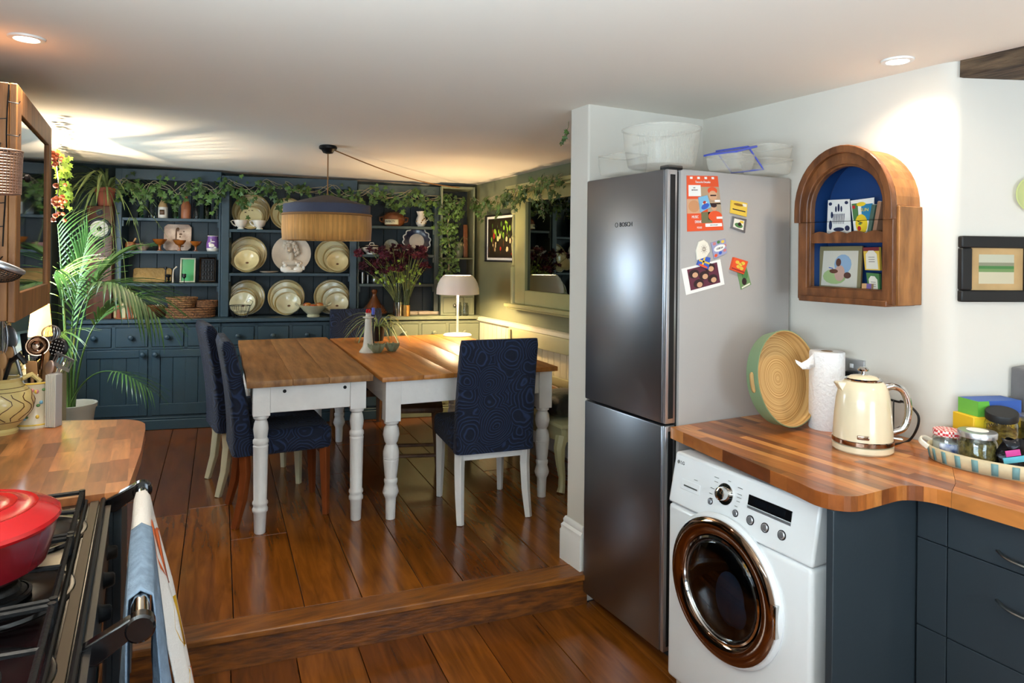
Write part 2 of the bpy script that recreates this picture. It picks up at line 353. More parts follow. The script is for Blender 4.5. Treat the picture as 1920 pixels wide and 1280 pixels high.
# ------------------------------------------------------------------ walls
WL, WR, WK = -.62, 2.62, 2.42
wl = MB()
wl.prism([(WL, 2.13), (WL, 4.4), (WL-.3, 4.55), (WL-.3, 2.13)], 0, 2.4)
wl.prism([(WL, 6.1), (WL, 6.7), (WL-.3, 6.7), (WL-.3, 5.6)], 0, 2.4)
wl.prism([(WL, 4.4), (WL, 6.1), (WL-.3, 5.6), (WL-.3, 4.55)], 0, .98); wl.prism([(WL, 4.4), (WL, 6.1), (WL-.3, 5.6), (WL-.3, 4.55)], 2.06, 2.4)
struct(wl.build('wall_left', m_wall_green, smooth=False), 'dark green dining wall with a window')
wk = MB(); wk.box(WL-.3, WL, .9, 2.13, -.02, 2.4).box(WL-.3, WL, -2.45, -.8, -.02, 2.4).box(WL-.3, WL, -.8, .9, -.02, 1.0).box(WL-.3, WL, -.8, .9, 2.1, 2.4)
struct(wk.build('wall_left_kitchen', m_wall_white, smooth=False))
wn = MB(); wn.box(WL-.3, .15, -2.5, -2.4, -.02, 2.4).box(1.65, 3.0, -2.5, -2.4, -.02, 2.4).box(.15, 1.65, -2.5, -2.4, 2.1, 2.4)
struct(wn.build('wall_near', m_wall_white, smooth=False))
struct(MB().box(-1.0, 2.85, .365, .46, 0, 2.4).build('wall_back', m_wall_green, loc=DO, rot=(0, 0, DA), smooth=False))
struct(MB().box(WR, WR+.14, 2.68, 5.95, 0, 2.4).build('wall_right', m_wall_sage, smooth=False), 'sage green dining wall')
struct(MB().box(1.74, WR+.14, 2.53, 2.68, 0, 2.4).build('wall_divider', m_wall_white, bevel=.008), 'white end of the wall beside the fridge')
struct(MB().prism([(WK, 2.53), (WK, 1.40), (WK+.003, 1.37), (WK+.014, 1.346), (WK+.035, 1.33), (2.82, 1.185), (2.86, 1.12), (2.86, -2.45), (3.0, -2.45), (3.0, 2.53)], -.02, 2.4).build('wall_fridge', m_wall_white), 'white plaster kitchen wall with a soft rounded corner')
def zc(x, y): return 2.228+max(0, (y-2.6)/3.6)*(.037-.0301*(x+.6))
cg = MB(); xs = [-.95, 0, 1, 2, 3.05]; ys = [-2.5, 0, 2.6, 3.5, 4.5, 5.5, 6.9]
for zo in (0, .12): cg.grid(lambda i, j: (xs[round(i*4)], ys[round(j*6)], zc(xs[round(i*4)], ys[round(j*6)])+zo), 4, 6)
struct(cg.build('ceiling', m_ceiling), 'cream painted plaster ceiling')
m_beam = mat('weathered_beam', (108, 88, 66), .85, var=.6, vs=6, stretch=(6, 1, 6), col2=(58, 44, 32), bump=1, bs=16)
rb = random.Random(4)
bm_ = MB().grid(lambda i, j: (2.432+(.36 if j in (.5, .75) else 0)+(.02*rb.random() if j in (0, .25, 1) else 0), 1.33-i*3.7, (2.24 if j in (0, .75, 1) else 2.166+.012*rb.random())), 18, 4)
struct(bm_.build('trim_3', m_beam, ang=60), 'rough weathered timber beam under the ceiling')
# skirting on the divider and right wall
def skirting(name, pts, z0, h=.17, t=.018):
    "profiled skirting along pts, thickness to the left of the run"
    mb = MB(); prof = [(0, 0), (t, 0), (t, h*.68), (t*.8, h*.72), (t*.85, h*.8), (t*.45, h*.86), (t*.5, h*.93), (t*.2, h), (0, h)]
    n = len(pts); rows = []
    for i, p in enumerate(pts):
        p = Vector(p); d0 = (Vector(pts[i])-Vector(pts[i-1])).normalized() if i else None; d1 = (Vector(pts[i+1])-p).normalized() if i < n-1 else None
        if d0 is None: nn = Vector((-d1.y, d1.x))
        elif d1 is None: nn = Vector((-d0.y, d0.x))
        else:
            a = Vector((-d0.y, d0.x)); b = Vector((-d1.y, d1.x)); nn = (a+b)/(1+a.dot(b))
        rows.append([mb.b.verts.new((p.x+nn.x*o, p.y+nn.y*o, z0+z)) for o, z in prof])
    for A, B in zip(rows, rows[1:]):
        for k in range(len(prof)-1): mb.b.faces.new((A[k], B[k], B[k+1], A[k+1]))
    mb.b.faces.new(rows[0]); mb.b.faces.new(rows[-1][::-1])
    return struct(mb.build(name, m_trimwhite))
skirting('baseboard_divider', [(1.74, 2.535), (1.74, 2.68), (1.9, 2.68)], S, .2, .022)['label'] = 'white moulded skirting round the wall end'
skirting('baseboard_right', [(WR, 5.3), (WR, 2.7)][::-1], S, .2, .02)['label'] = 'white moulded skirting below the bench'
# panelling on the right wall, each tongue-and-groove board its own piece
m_panel = mat('cream_panelling', (218, 208, 178), .5, var=.05, vs=9)
wp = struct(MB().box(WR-.012, WR-.001, 2.69, 5.46, S+.2, .98).build('trim_4', m_panel, smooth=False), 'cream tongue-and-groove panelling on the right wall')
pb = MB().box(-.007, 0, -.039, .039, S+.2, .975).mesh('panel_board', m_panel)
y = 2.74
while y < 5.44:
    o = inst(pb, 'panel_board', wp, (WR-.0125, y, 0)); y += .083
struct(MB().prism([(WR-.045, .975), (WR-.042, 1.0), (WR-.03, 1.008), (WR-.001, 1.008), (WR-.001, .955), (WR-.02, .955), (WR-.03, .97)], -5.46, -2.69).build('trim_5', m_panel, rot=(radians(90), 0, 0)), 'cream dado rail capping the panelling')
# ------------------------------------------------------------------ windows and garden door
def window(name, x, y0, y1, z0, z1, nx, nz):
    mb = MB(); t = .05
    mb.box(x-.03, x+.03, y0, y1, z0, z0+t).box(x-.03, x+.03, y0, y1, z1-t, z1).box(x-.03, x+.03, y0, y0+t, z0+t, z1-t).box(x-.03, x+.03, y1-t, y1, z0+t, z1-t)
    for i in range(1, nx): c = y0+(y1-y0)*i/nx; mb.box(x-.02, x+.02, c-.015, c+.015, z0+t, z1-t)
    for i in range(1, nz): c = z0+(z1-z0)*i/nz; mb.box(x-.018, x+.018, y0+t, y1-t, c-.012, c+.012)
    w = struct(mb.build(name, m_trimwhite, smooth=False, bevel=.003), 'white wooden window')
    for i in range(nx):
        for j in range(nz):
            MB().box(x-.002, x+.002, y0+(y1-y0)*i/nx+.016, y0+(y1-y0)*(i+1)/nx-.016, z0+(z1-z0)*j/nz+.016, z0+(z1-z0)*(j+1)/nz-.016).build('pane', m_pane, w, smooth=False)
    return w
window('window_1', -.86, 4.55, 5.6, .98, 2.06, 2, 3)
window('window_2', -.86, -.8, .9, 1.0, 2.1, 3, 2)
d1 = MB().box(.15, .25, -2.47, -2.41, 0, 2.1).box(1.55, 1.65, -2.47, -2.41, 0, 2.1).box(.85, .95, -2.47, -2.41, 0, 2.0).box(.25, 1.55, -2.47, -2.41, 2.0, 2.1).box(.25, 1.55, -2.47, -2.41, 0, .2)
d1 = struct(d1.build('door_1', m_trimwhite, smooth=False), 'white glazed garden door')
for a in (.25, .95): MB().box(a, a+.6, -2.442, -2.438, .2, 2.0).build('pane', m_pane, d1, smooth=False)
# ------------------------------------------------------------------ the fitted dresser along the back wall
CT = 1.015                                                  # counter height
def U(px, v=0., py=560): return ond(px, py, v)[0]
def knob(parent, mt, u, v, z, r=.021):
    m = Matrix.Translation((u, v, z)) @ Matrix.Rotation(radians(90), 4, 'X')
    return MB().lathe([(.007, 0), (.007, .012), (r*.75, .016), (r, .026), (r*.9, .036), (r*.5, .042), (0, .043)], 14, m=m).build('knob', mt, parent)
def base_cabinet(label, u0, u1, paint, drawers, doors):
    t = thing('base_cabinet', label, 'cabinet', dw(0, 0, S), DA, 'fitted dresser cabinets'); H0 = .98-S
    MB().box(u0, u1, .03, .36, .1, H0-.005).build('carcass', paint, t, smooth=False)
    MB().box(u0, u1, .015, .34, 0, .08).box(u0, u1, .02, .34, .08, .1).build('plinth', paint, t, bevel=.006)
    fr = MB()
    edges = sorted({round(x, 4) for d in drawers+doors for x in d})
    fr.box(u0, u1, .02, .032, .1, .115).box(u0, u1, .02, .032, .638, .655).box(u0, u1, .02, .032, H0-.03, H0-.005)
    for x in edges: fr.box(max(u0, x-.014), min(u1, x+.014), .02, .032, .1, H0-.01)
    fr.build('face_frame', paint, t, smooth=False, bevel=.002)
    for a, b in drawers:
        d = MB().box(a+.016, b-.016, .012, .03, .66, H0-.034).build('drawer', paint, t, bevel=.003); knob(d, paint, (a+b)/2, .012, .735)
    for k, (a, b) in enumerate(doors):
        a += .015; b -= .015; st = .06
        d = MB().box(a, a+st, .01, .03, .118, .635).box(b-st, b, .01, .03, .118, .635).box(a+st, b-st, .01, .03, .118, .118+st+.03).box(a+st, b-st, .01, .03, .635-st, .635).build('door', paint, t, smooth=False, bevel=.003)
        n = 4; w = (b-a-2*st)/n
        for i in range(n): MB().box(a+st+w*i+.0015, a+st+w*(i+1)-.0015, .019, .029, .118+st+.03, .635-st).build('panel_board', paint, d, smooth=False, bevel=.002)
        knob(d, paint, (b-.03) if k % 2 == 0 else (a+.03), .01, .6)
    return t
ul0 = -.56; uA = U(281); uB = U(414); uC = U(731); uD = U(898)+.02
q = (uB-uA)/2
base_cabinet('deep teal base cabinet behind the palm, with knobbed drawers over panelled doors', ul0, uB-.002, m_dresser, [(uA-2*q, uA-q), (uA-q, uA), (uA, uA+q), (uA+q, uB)], [(uA-2*q, uA), (uA, uB)])
e = [uB+(uC-uB)*i/5 for i in range(6)]
base_cabinet('deep teal base cabinet below the stacked cream plates, half hidden by the tables', uB+.002, uC-.002, m_dresser, list(zip(e, e[1:])), [(e[0], e[1]), (e[1], e[3]), (e[3], e[5])])
e2 = [uC, U(788.5), U(840.5), uD]
base_cabinet('faded sage green base cabinet of three drawers near the dome lamp', uC+.002, uD, m_dgreen, list(zip(e2, e2[1:])), [(e2[0], e2[2]), (e2[2], e2[3])])
ct = thing('dresser_counter', 'long deep teal counter running the length of the dresser', 'worktop', dw(0, 0, CT), DA)
MB().box(ul0, uC, -.008, .358, -.032, 0).build('counter_board', m_dresser, ct, bevel=.006)
MB().box(uC+.001, uD, -.008, .358, -.032, 0).build('counter_board', m_dgreen, ct, bevel=.006, label='faded sage green end of the counter')
m_dmid = mat('lamp_tinted_teal', (66, 78, 72), .5, bump=.06, bs=25, var=.14, vs=5)  # dresser teal shifted greener, warm lamp light put into the colour
SF = .15                                                    # front of the upper shelves
def shelf_unit(label, u0, u1, zt, posts, shelves, paint, back, front=SF):
    t = thing('shelf_unit', label, 'shelf unit', dw(0, 0, CT), DA, 'dresser shelf units')
    n = max(3, round((u1-u0)/.125)); w = (u1-u0)/n
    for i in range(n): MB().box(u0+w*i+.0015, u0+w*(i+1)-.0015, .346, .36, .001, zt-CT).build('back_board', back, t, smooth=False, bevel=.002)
    for a, b in posts: MB().box(a, b, front-.006, .346, .001, zt-CT).build('side_post', paint, t, smooth=False, bevel=.004)
    for z, a, b in shelves: MB().box(a, b, front, .345, z-CT-.024, z-CT).build('shelf_board', paint, t, smooth=False, bevel=.003)
    MB().box(u0, u1, front-.004, front+.02, zt-CT-.085, zt-CT).build('fascia', paint, t, smooth=False, bevel=.003)
    for z, a, b in shelves:                                 # little shaped brackets under the shelf ends
        for x in (a, b-.012): MB().prism([(front+.002, -.025), (front+.06, -.025), (front+.035, -.035), (front+.02, -.055), (front+.002, -.07)], x, x+.012, m=Matrix.Translation((0, 0, z-CT)) @ Matrix(((0, 0, 1, 0), (1, 0, 0, 0), (0, 1, 0, 0), (0, 0, 0, 1)))).build('bracket', paint, t, smooth=False)
    return t
def SZ(px, py): return ond(px, py, SF)[1]
pL0, pL1 = U(214, SF), U(227, SF); pM0, pM1 = U(414, SF), U(429, SF); pN0, pN1 = U(655, SF), U(668, SF); pR0, pR1 = U(813, SF), U(822, SF)
L1, L2, L3 = SZ(320, 409), SZ(320, 470), SZ(320, 531); M1, M2 = SZ(520, 431), SZ(540, 512); R1, R2, R3 = SZ(760, 424), SZ(745, 477), SZ(745, 532)
ZT = 2.18
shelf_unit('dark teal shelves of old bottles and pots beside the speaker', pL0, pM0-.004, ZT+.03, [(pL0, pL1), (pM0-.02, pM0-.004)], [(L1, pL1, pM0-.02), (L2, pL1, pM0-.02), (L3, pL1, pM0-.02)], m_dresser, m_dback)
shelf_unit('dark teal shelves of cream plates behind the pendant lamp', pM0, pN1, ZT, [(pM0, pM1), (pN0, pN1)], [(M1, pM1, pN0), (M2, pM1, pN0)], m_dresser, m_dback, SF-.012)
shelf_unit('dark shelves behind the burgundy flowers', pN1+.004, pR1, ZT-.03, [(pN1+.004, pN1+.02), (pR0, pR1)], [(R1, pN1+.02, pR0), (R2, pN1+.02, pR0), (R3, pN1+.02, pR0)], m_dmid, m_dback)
# corner box shelf and the little drawer chest below it
CB0, CB1 = pR1+.003, U(889, .06); CBz = ond(850, 551, .06)[1]; CBm = ond(850, 483, .06)[1]
cb = thing('corner_shelf', 'narrow sage corner shelf box full of trailing plants', 'shelf', dw(0, 0, CBz), DA)
hb = 2.15-CBz
for nm, g in (('side_board', (CB0, CB0+.016, .06, .355, 0, hb)), ('side_board', (CB1-.016, CB1, .06, .355, 0, hb)), ('base_board', (CB0+.016, CB1-.016, .06, .355, 0, .016)), ('shelf_board', (CB0+.016, CB1-.016, .07, .34, CBm-CBz-.014, CBm-CBz)), ('top_board', (CB0+.016, CB1-.016, .06, .355, hb-.02, hb))):
    MB().box(*g).build(nm, m_dgreen, cb, smooth=False, bevel=.003)
MB().box(CB0+.016, CB1-.016, .34, .355, .016, hb-.02).build('back_board', m_dback, cb, smooth=False)
dc = thing('drawer_chest', 'small sage chest with one drawer on the counter', 'drawer chest', dw(0, 0, CT+.001), DA)
hc = CBz-CT-.008
MB().box(CB0+.003, CB1, .05, .34, 0, hc).build('carcass', m_dgreen, dc, bevel=.003)
dd = MB().box(CB0+.025, CB1-.1, .04, .052, .02, hc-.02).build('drawer', m_dgreen, dc, bevel=.003); knob(dd, m_pewter, (CB0+CB1)/2-.03, .04, hc/2, .014)
MB().box(CB1-.09, CB1-.01, .044, .052, .02, hc-.02).build('side_panel', m_dgreen, dc, bevel=.003)

# ------------------------------------------------------------------ crockery and ornaments on the dresser
def at_d(px, v, z): u = U(px, v); return dw(u, v, z), ond(px, 500, v)[2]/FPX
def turned(name, label, cat, px, v, z, wpx, prof, mt, seg=20, group=None, parts=()):
    "a lathe-turned thing; prof is in units of its half width"
    p, k = at_d(px, v, z); r = wpx*k/2
    has = bool(parts)
    if not has:
        return tag(MB().lathe([(a*r, b*r) for a, b in prof], seg).build(name, mt, loc=p, rot=(0, 0, DA)), label, cat, group)
    t = thing(name, label, cat, p, DA, group); MB().lathe([(a*r, b*r) for a, b in prof], seg).build('body', mt, t)
    for f in parts: f(t, r)
    return t
bot = lambda h, sh, nk: [(0, 0), (.9, 0), (1, .08), (1, sh), (.8, sh+.35), (nk, sh+.8), (nk, h-.25), (nk*1.25, h-.22), (nk*1.25, h), (nk*.7, h), (nk*.7, sh+.8), (0, sh)]
g_pale = glass('pale_bluish_glass', (196, 210, 214))
turned('glass_bottle', 'small brown-green bottle half hidden behind the spider plant leaves', 'bottle', 262, .24, L1, 9, bot(8, 4.4, .35), g_dkgreen, group='old bottles on the top left shelf')
turned('glass_bottle', 'straight clear glass bottle left of the stoneware bottle', 'bottle', 283, .25, L1, 11, bot(7.4, 5.4, .45), g_pale, group='old bottles on the top left shelf')
m_stone = mat('stoneware_glaze', (184, 150, 104), .4, var=.12, vs=6); m_stone2 = mat('terracotta_stoneware', (176, 108, 70), .4, var=.12, vs=6)
turned('stoneware_bottle', 'two-tone tan and cream stoneware bottle with a printed mark', 'bottle', 304, .24, L1, 17, [(0, 0), (.94, 0), (1, .06), (1, 2.5), (.95, 2.7), (.7, 3.4), (.36, 4.1), (.3, 4.5), (.36, 4.6), (.36, 5), (0, 5)], m_stone, group='old bottles on the top left shelf',
    parts=[lambda t, r: MB().lathe([(1.012*r, .1*r), (1.012*r, 2.5*r)], 24).build('cream_lower_glaze', m_china, t), lambda t, r: MB().grid(lambda i, j: ((1.03*r)*sin((i-.5)*1.0), -(1.03*r)*cos((i-.5)*1.0), (.8+1.1*j)*r), 6, 2).build('printed_mark', m_greyleg, t, solid=.0006)])
turned('glass_bottle', 'slim pale green bottle between stoneware bottle and terracotta bottle', 'bottle', 327, .24, L1, 10, bot(9.5, 4.8, .34), g_green, group='old bottles on the top left shelf')
turned('stoneware_bottle', 'plain terracotta coloured stoneware bottle under the ivy', 'bottle', 347, .24, L1, 17, [(0, 0), (.94, 0), (1, .06), (1, 2.8), (.95, 3.1), (.7, 3.7), (.36, 4.3), (.3, 4.7), (.36, 4.8), (.36, 5.1), (0, 5.1)], m_stone2, group='old bottles on the top left shelf')
turned('glass_bottle', 'tall clear bluish bottle right of the terracotta bottle', 'bottle', 367, .25, L1, 12, bot(9, 5, .4), g_pale, group='old bottles on the top left shelf')
turned('glass_bottle', 'dark green bottle second from the shelf post', 'bottle', 387, .24, L1, 13, bot(8, 4.4, .38), g_dkgreen, group='old bottles on the top left shelf')
turned('glass_bottle', 'straight teal glass bottle nearest the shelf post', 'bottle', 406, .24, L1, 11, bot(8.4, 6.2, .5), g_teal, group='old bottles on the top left shelf')
def pestle(t, r): MB().tube([(.1*r, 0, .9*r), (.5*r, 0, 1.6*r), (.9*r, 0, 2.3*r)], [.18*r, .14*r, .22*r], 10).build('pestle', m_paleW, t)
turned('mortar', 'round wooden mortar with its pestle standing in it', 'mortar', 244, .24, L2, 20, [(0, 0), (.6, 0), (.9, .4), (1, .9), (.9, 1.35), (.75, 1.6), (.66, 1.6), (.8, 1.3), (.6, .5), (0, .4)], m_woodturn, parts=[pestle])
m_pink = mat('dusky_pink_glaze', (150, 108, 104), .5, bump=.3, bs=90)
turned('bowl', 'dusky pink footed bowl on the second left shelf', 'bowl', 267, .22, L2, 25, [(0, 0), (.5, 0), (.5, .12), (.7, .3), (.95, .7), (1, 1), (.95, 1), (.85, .7), (.5, .3), (0, .25)], m_pink)
gob = [(0, 0), (.42, 0), (.42, .06), (.2, .16), (.16, .6), (.24, .85), (.6, 1.05), (.92, 1.5), (1, 1.75), (.94, 1.75), (.8, 1.45), (.4, 1.1), (0, 1.05)]
turned('dessert_goblet', 'amber glazed goblet left of the speckled square plate', 'goblet', 298.5, .22, L2, 25, gob, m_amber, group='three amber goblets')
turned('dessert_goblet', 'amber glazed goblet in front of the speckled square plate', 'goblet', 335.5, .2, L2, 23, gob, m_amber, group='three amber goblets')
turned('dessert_goblet', 'amber glazed goblet next to the purple jug', 'goblet', 366, .21, L2, 21, gob, m_amber, group='three amber goblets')
m_purple = mat('purple_jasper', (128, 84, 150), .4)
def rabbit(t, r):
    mb = MB()
    for c, s in (((0, -.98, .9), (.45, .1, .35)), ((-.3, -.95, 1.25), (.22, .1, .2)), ((-.1, -.98, 1.7), (.1, .06, .35)), ((.2, -.98, 1.55), (.3, .06, .1)), ((.45, -.9, .6), (.25, .1, .18))): mb.ball(tuple(x*r for x in c), tuple(x*r for x in s), 10, 6)
    mb.build('relief_figure', m_china, t)
turned('vase', 'purple jug with a white leaping animal in relief', 'jug', 398, .23, L2, 23, [(0, 0), (.85, 0), (.95, .35), (1, .9), (.95, 1.4), (.8, 1.9), (.76, 2.3), (.8, 2.5), (.74, 2.5), (.7, 2.2), (0, 2)], m_purple,
    parts=[rabbit, lambda t, r: MB().lathe([(.86*r, -.0), (.97*r, .36*r), (.98*r, .5*r), (.9*r, .5*r)], 24).build('white_foot', m_china, t), lambda t, r: MB().lathe([(.8*r, 2.42*r), (.84*r, 2.5*r), (.74*r, 2.54*r)], 24).build('white_rim', m_china, t),
           lambda t, r: MB().tube([(.95*r, 0, .7*r), (1.35*r, 0, .8*r), (1.4*r, 0, 1.3*r), (.9*r, 0, 1.7*r)], .09*r, 8).build('handle', m_purple, t)])
def slab(name, label, cat, px0, px1, pyt, v, z, mt, tilt=10, corner=.2, thick=.012, rim=None, well=None, group=None):
    "a flat dish standing on its edge, leaning back"
    u0, u1 = U(px0, v), U(px1, v); h = ond((px0+px1)/2, pyt, v)[1]-z; w = u1-u0; c = corner*min(w, h)
    P = [(-w/2+c, 0), (w/2-c, 0), (w/2, c), (w/2, h-c), (w/2-c, h), (-w/2+c, h), (-w/2, h-c), (-w/2, c)] if c else [(-w/2, 0), (w/2, 0), (w/2, h), (-w/2, h)]
    t = thing(name, label, cat, dw((u0+u1)/2, v, z+.002), DA, group); R = Matrix.Rotation(radians(90-tilt), 4, 'X')
    MB().prism(P, -thick/2, thick/2, m=R).build('dish', mt, t, bevel=.003)
    if rim:
        a = .012; mb = MB()
        for x0, x1, y0, y1 in ((-w/2, w/2, 0, a), (-w/2, w/2, h-a, h), (-w/2, -w/2+a, a, h-a), (w/2-a, w/2, a, h-a)): mb.box(x0, x1, y0, y1, thick/2, thick/2+.012, m=R)
        mb.build('rim', rim, t, smooth=False, bevel=.003)
    if well: well(t, R, w, h, thick)
    return t
m_speck = mat('speckled_pink_earthenware', (206, 176, 152), .35, coat=.4, var=.5, vs=16, col2=(160, 128, 108))
def sprig(t, R, w, h, th):
    mb = MB()
    for x, y, a, b in ((-.03, .6, .012, .1), (.0, .8, .02, .03), (.06, .62, .022, .014), (.05, .52, .012, .012), (-.03, .4, .05, .014), (.08, .16, .04, .012), (.12, .72, .01, .01)): mb.ball((x*w*1.8, y*h, th/2), (a*.6, b*.6, .002), 8, 6, m=R)
    mb.build('painted_sprig', m_spot, t)
slab('square_plate', 'speckled pinkish square plate with dark painted sprig, leaning on the second shelf', 'plate', 305, 357, 420, .3, L2, m_speck, 9, .12, .012, well=sprig)
m_greenplate = mat('green_glaze', (84, 172, 104), .2, coat=.6, var=.15, vs=4)
slab('rectangular_dish', 'bright green rectangular dish with a pale rim standing upright', 'dish', 337, 366, 484, .26, L3, m_greenplate, 7, 0, .01, rim=m_slip2)
def lattice(t, R, w, h, th):
    mb = MB()
    for i in range(4):
        for j in range(5): mb.box(-w/2+.02+i*(w-.04)/4+.004, -w/2+.02+(i+1)*(w-.04)/4-.004, .02+j*(h-.04)/5+.004, .02+(j+1)*(h-.04)/5-.004, th/2, th/2+.008, m=R)
    mb.build('raised_squares', m_rubber, t, bevel=.003)
slab('printing_block', 'dark carved block with raised squares beside the green dish', 'wooden block', 373, 404, 483, .28, L3, m_darkmetal, 6, 0, .014, rim=m_darkchrome, well=lattice)
m_brasstray = mat('hammered_brass', (128, 98, 52), .5, metal=.7, bump=.4, bs=40, var=.3, vs=9)
slab('brass_tray', 'hammered brass tray leaning behind the palm fronds', 'tray', 248, 321, 502, .3, L3, m_brasstray, 12, .12, .008)
cand = [(0, 0), (.9, 0), (1, .15), (.4, .3), (.25, .6), (.4, .8), (.25, 1.2), (.22, 2.5), (.35, 2.7), (.22, 2.9), (.22, 4.6), (.5, 4.8), (.5, 5.6), (.35, 5.6), (.35, 5), (0, 5)]
turned('candlestick', 'tall thin black iron candlestick in front of the brass tray', 'candlestick', 310, .2, L3, 11, cand, m_iron, 14)
turned('candlestick', 'short gnarled black candlestick right of the tall one', 'candlestick', 315.5, .25, L3, 8, [(0, 0), (1, 0), (.5, .3), (.7, .8), (.4, 1.2), (.8, 1.8), (.4, 2.2), (1, 2.8), (1.1, 3.6), (.8, 4), (0, 4)], m_iron, 12)
p, k = at_d(324, .24, L3)
tag(MB().tube([(0, 0, 0), (0, 0, .07), (.004, 0, .11), (.02, 0, .125), (.028, 0, .135)], [.008, .006, .006, .005, .007], 8).build('horn_hook', m_bisque, loc=p, rot=(0, 0, DA)), 'small pale curved horn beside the brass tray', 'ornament')
turned('small_goblet', 'tiny black goblet in front of the green dish', 'goblet', 345, .19, L3, 7, [(0, 0), (.8, 0), (.8, .1), (.25, .3), (.2, 2.3), (.5, 2.7), (1, 3.3), (1, 5), (.8, 5), (.7, 3.4), (0, 3)], m_iron, 12)
# on the counter, left
m_tin = mat('orange_tin', (176, 108, 56), .4, var=.5, vs=26, col2=(120, 60, 34))
def tinparts(t, r):
    MB().lathe([(1.02*r, 1.42*r), (1.04*r, 1.46*r), (1.04*r, 1.56*r), (1.0*r, 1.6*r), (0, 1.6*r)], 24).build('lid', m_slip, t)
    for i in range(7):
        a = -pi/2+(i-3)*.42
        MB().box(-.012, .012, -.002, .002, .1*r, 1.38*r, m=Matrix.Translation((cos(a)*1.01*r, sin(a)*1.01*r, 0)) @ Matrix.Rotation(a+pi/2, 4, 'Z')).build('pattern_stripe', m_slip if i % 2 else m_terra, t)
turned('storage_tin', 'round orange patterned tin under the palm fronds', 'tin', 239, .14, CT, 44, [(0, 0), (.98, 0), (1, .04), (1, 1.45), (.9, 1.45), (0, 1.4)], m_tin, 28, parts=[tinparts])
m_darkbowl = mat('dark_wooden_bowl', (78, 46, 28), .4, var=.35, vs=12)
bowlp = [(0, 0), (.4, 0), (.7, .12), (.95, .42), (1, .58), (.96, .58), (.88, .42), (.6, .18), (0, .12)]
turned('wooden_bowl', 'dark wooden bowl at the bottom of the pair behind the palm', 'bowl', 292, .14, CT, 46, bowlp, m_darkbowl, 28)
turned('wooden_bowl', 'brown wooden bowl standing inside the darker bowl', 'bowl', 290, .14, CT+.028, 38, [(a, b*1.5) for a, b in bowlp], m_brownglaze, 28)
def coil(name, label, px, v, z, wpx, n, ch, mt, sy=.8, grow=1., dx=0):
    p, k = at_d(px, v, z); r = wpx*k/2; t = thing(name, label, 'basket', p, DA, 'wicker baskets on the dresser')
    for i in range(n):
        rr = r*(1+(grow-1)*i/max(1, n-1))
        mb = MB().lathe([(rr-ch*.5+ch*.55*cos(a), ch*.5+ch*.5*sin(a)) for a in (pi*2*j/8 for j in range(8))], 36, closed=True, c=(0, 0, i*ch*.96))
        o = mb.build('coil', mt, t); o.scale = (1, sy, 1)
    o = MB().lathe([(r*.97, 0), (r*.97, ch*.4), (0, ch*.4)], 32, c=(0, 0, 0)).build('base', mt, t); o.scale = (1, sy, 1)
    return t, r
coil('coiled_basket', 'wide flat coiled basket at the bottom of the wicker pile', 357, .16, CT, 88, 4, .021, m_basket, .62)
coil('coiled_basket', 'small dark coiled basket at the right end of the wicker pile', 389, .17, CT+.083, 38, 4, .014, m_basket, .9)
coil('woven_basket', 'pale oval woven basket on the left of the wicker pile', 341, .16, CT+.083, 46, 5, .017, m_basket2, .8, 1.22)
def wire_basket():
    p, k = at_d(450, .06, CT); t = thing('wire_basket', 'small rusty wire basket before the lower left plate stack', 'basket', p, DA)
    for z, r in ((.003, .055), (.05, .07), (.1, .085)): MB().tube([(r*cos(a), r*.7*sin(a), z) for a in (2*pi*i/24 for i in range(25))], .0022, 6).build('hoop', m_darkmetal, t)
    for i in range(14):
        a = 2*pi*i/14; MB().tube([(.055*cos(a), .0385*sin(a), .003), (.07*cos(a), .049*sin(a), .05), (.085*cos(a), .0595*sin(a), .1)], .0015, 5).build('wire', m_darkmetal, t)
    MB().tube([(.085, 0, .1), (.1, 0, .13), (.07, 0, .15), (.05, 0, .13)], .002, 6).build('handle', m_darkmetal, t)
wire_basket()
m_ochre = mat('ochre_rim_glaze', (164, 140, 88), .25, coat=.4, var=.2, vs=9)
# plates
def plate(label, px, r_px, v, z, tilt=12, mt=None, bowl=0., mark=False, sink=0., group='cream slipware on the dresser', fx=0):
    u = U(px, v); k = ond(px, 480, v)[2]/FPX; r = r_px*k; mt = mt or m_slip
    if bowl: prof = [(0, 0), (.35, 0), (.38, .06), (.7, .06+bowl*.45), (1, .06+bowl), (.98, .1+bowl), (.92, .09+bowl), (.62, .1+bowl*.42), (.3, .1), (0, .09)]
    else: prof = [(0, 0), (.5, 0), (.54, .02), (.8, .07), (1, .13), (1.0, .155), (.97, .16), (.76, .105), (.52, .06), (0, .045)]
    zc_ = z+r*cos(radians(tilt))-sink
    nm = 'bowl' if bowl else 'plate'
    t = thing(nm, label, nm, dw(u, v, z), DA, group)
    R = Matrix.Translation((0, 0, zc_-z+.002)) @ Matrix.Rotation(radians(90-tilt), 4, 'X')
    MB().lathe([(a*r, b*r) for a, b in prof], 36, m=R).build('dish', mt, t)
    if group and not bowl: MB().lathe([(.985*r, .166*r), (.965*r, .168*r), (.87*r, .142*r), (.86*r, .13*r)], 36, m=R).build('ochre_rim', m_ochre, t)
    if mark:
        rm = random.Random(label); mb = MB(); h = (.1 if bowl else .055)*r
        if bowl: mb.ball((0, -.05*r, h), (.13*r, .1*r, .003), 10, 6, m=R)
        else:
            for _ in range(5): a = rm.uniform(.2, 2.6); mb.ball((.62*r*cos(a), .62*r*sin(a), .105*r*.85), (.07*r*rm.random()+.02*r, .03*r, .006), 8, 5, m=R)
        mb.build('slip_mark', m_spot, t)
    return t
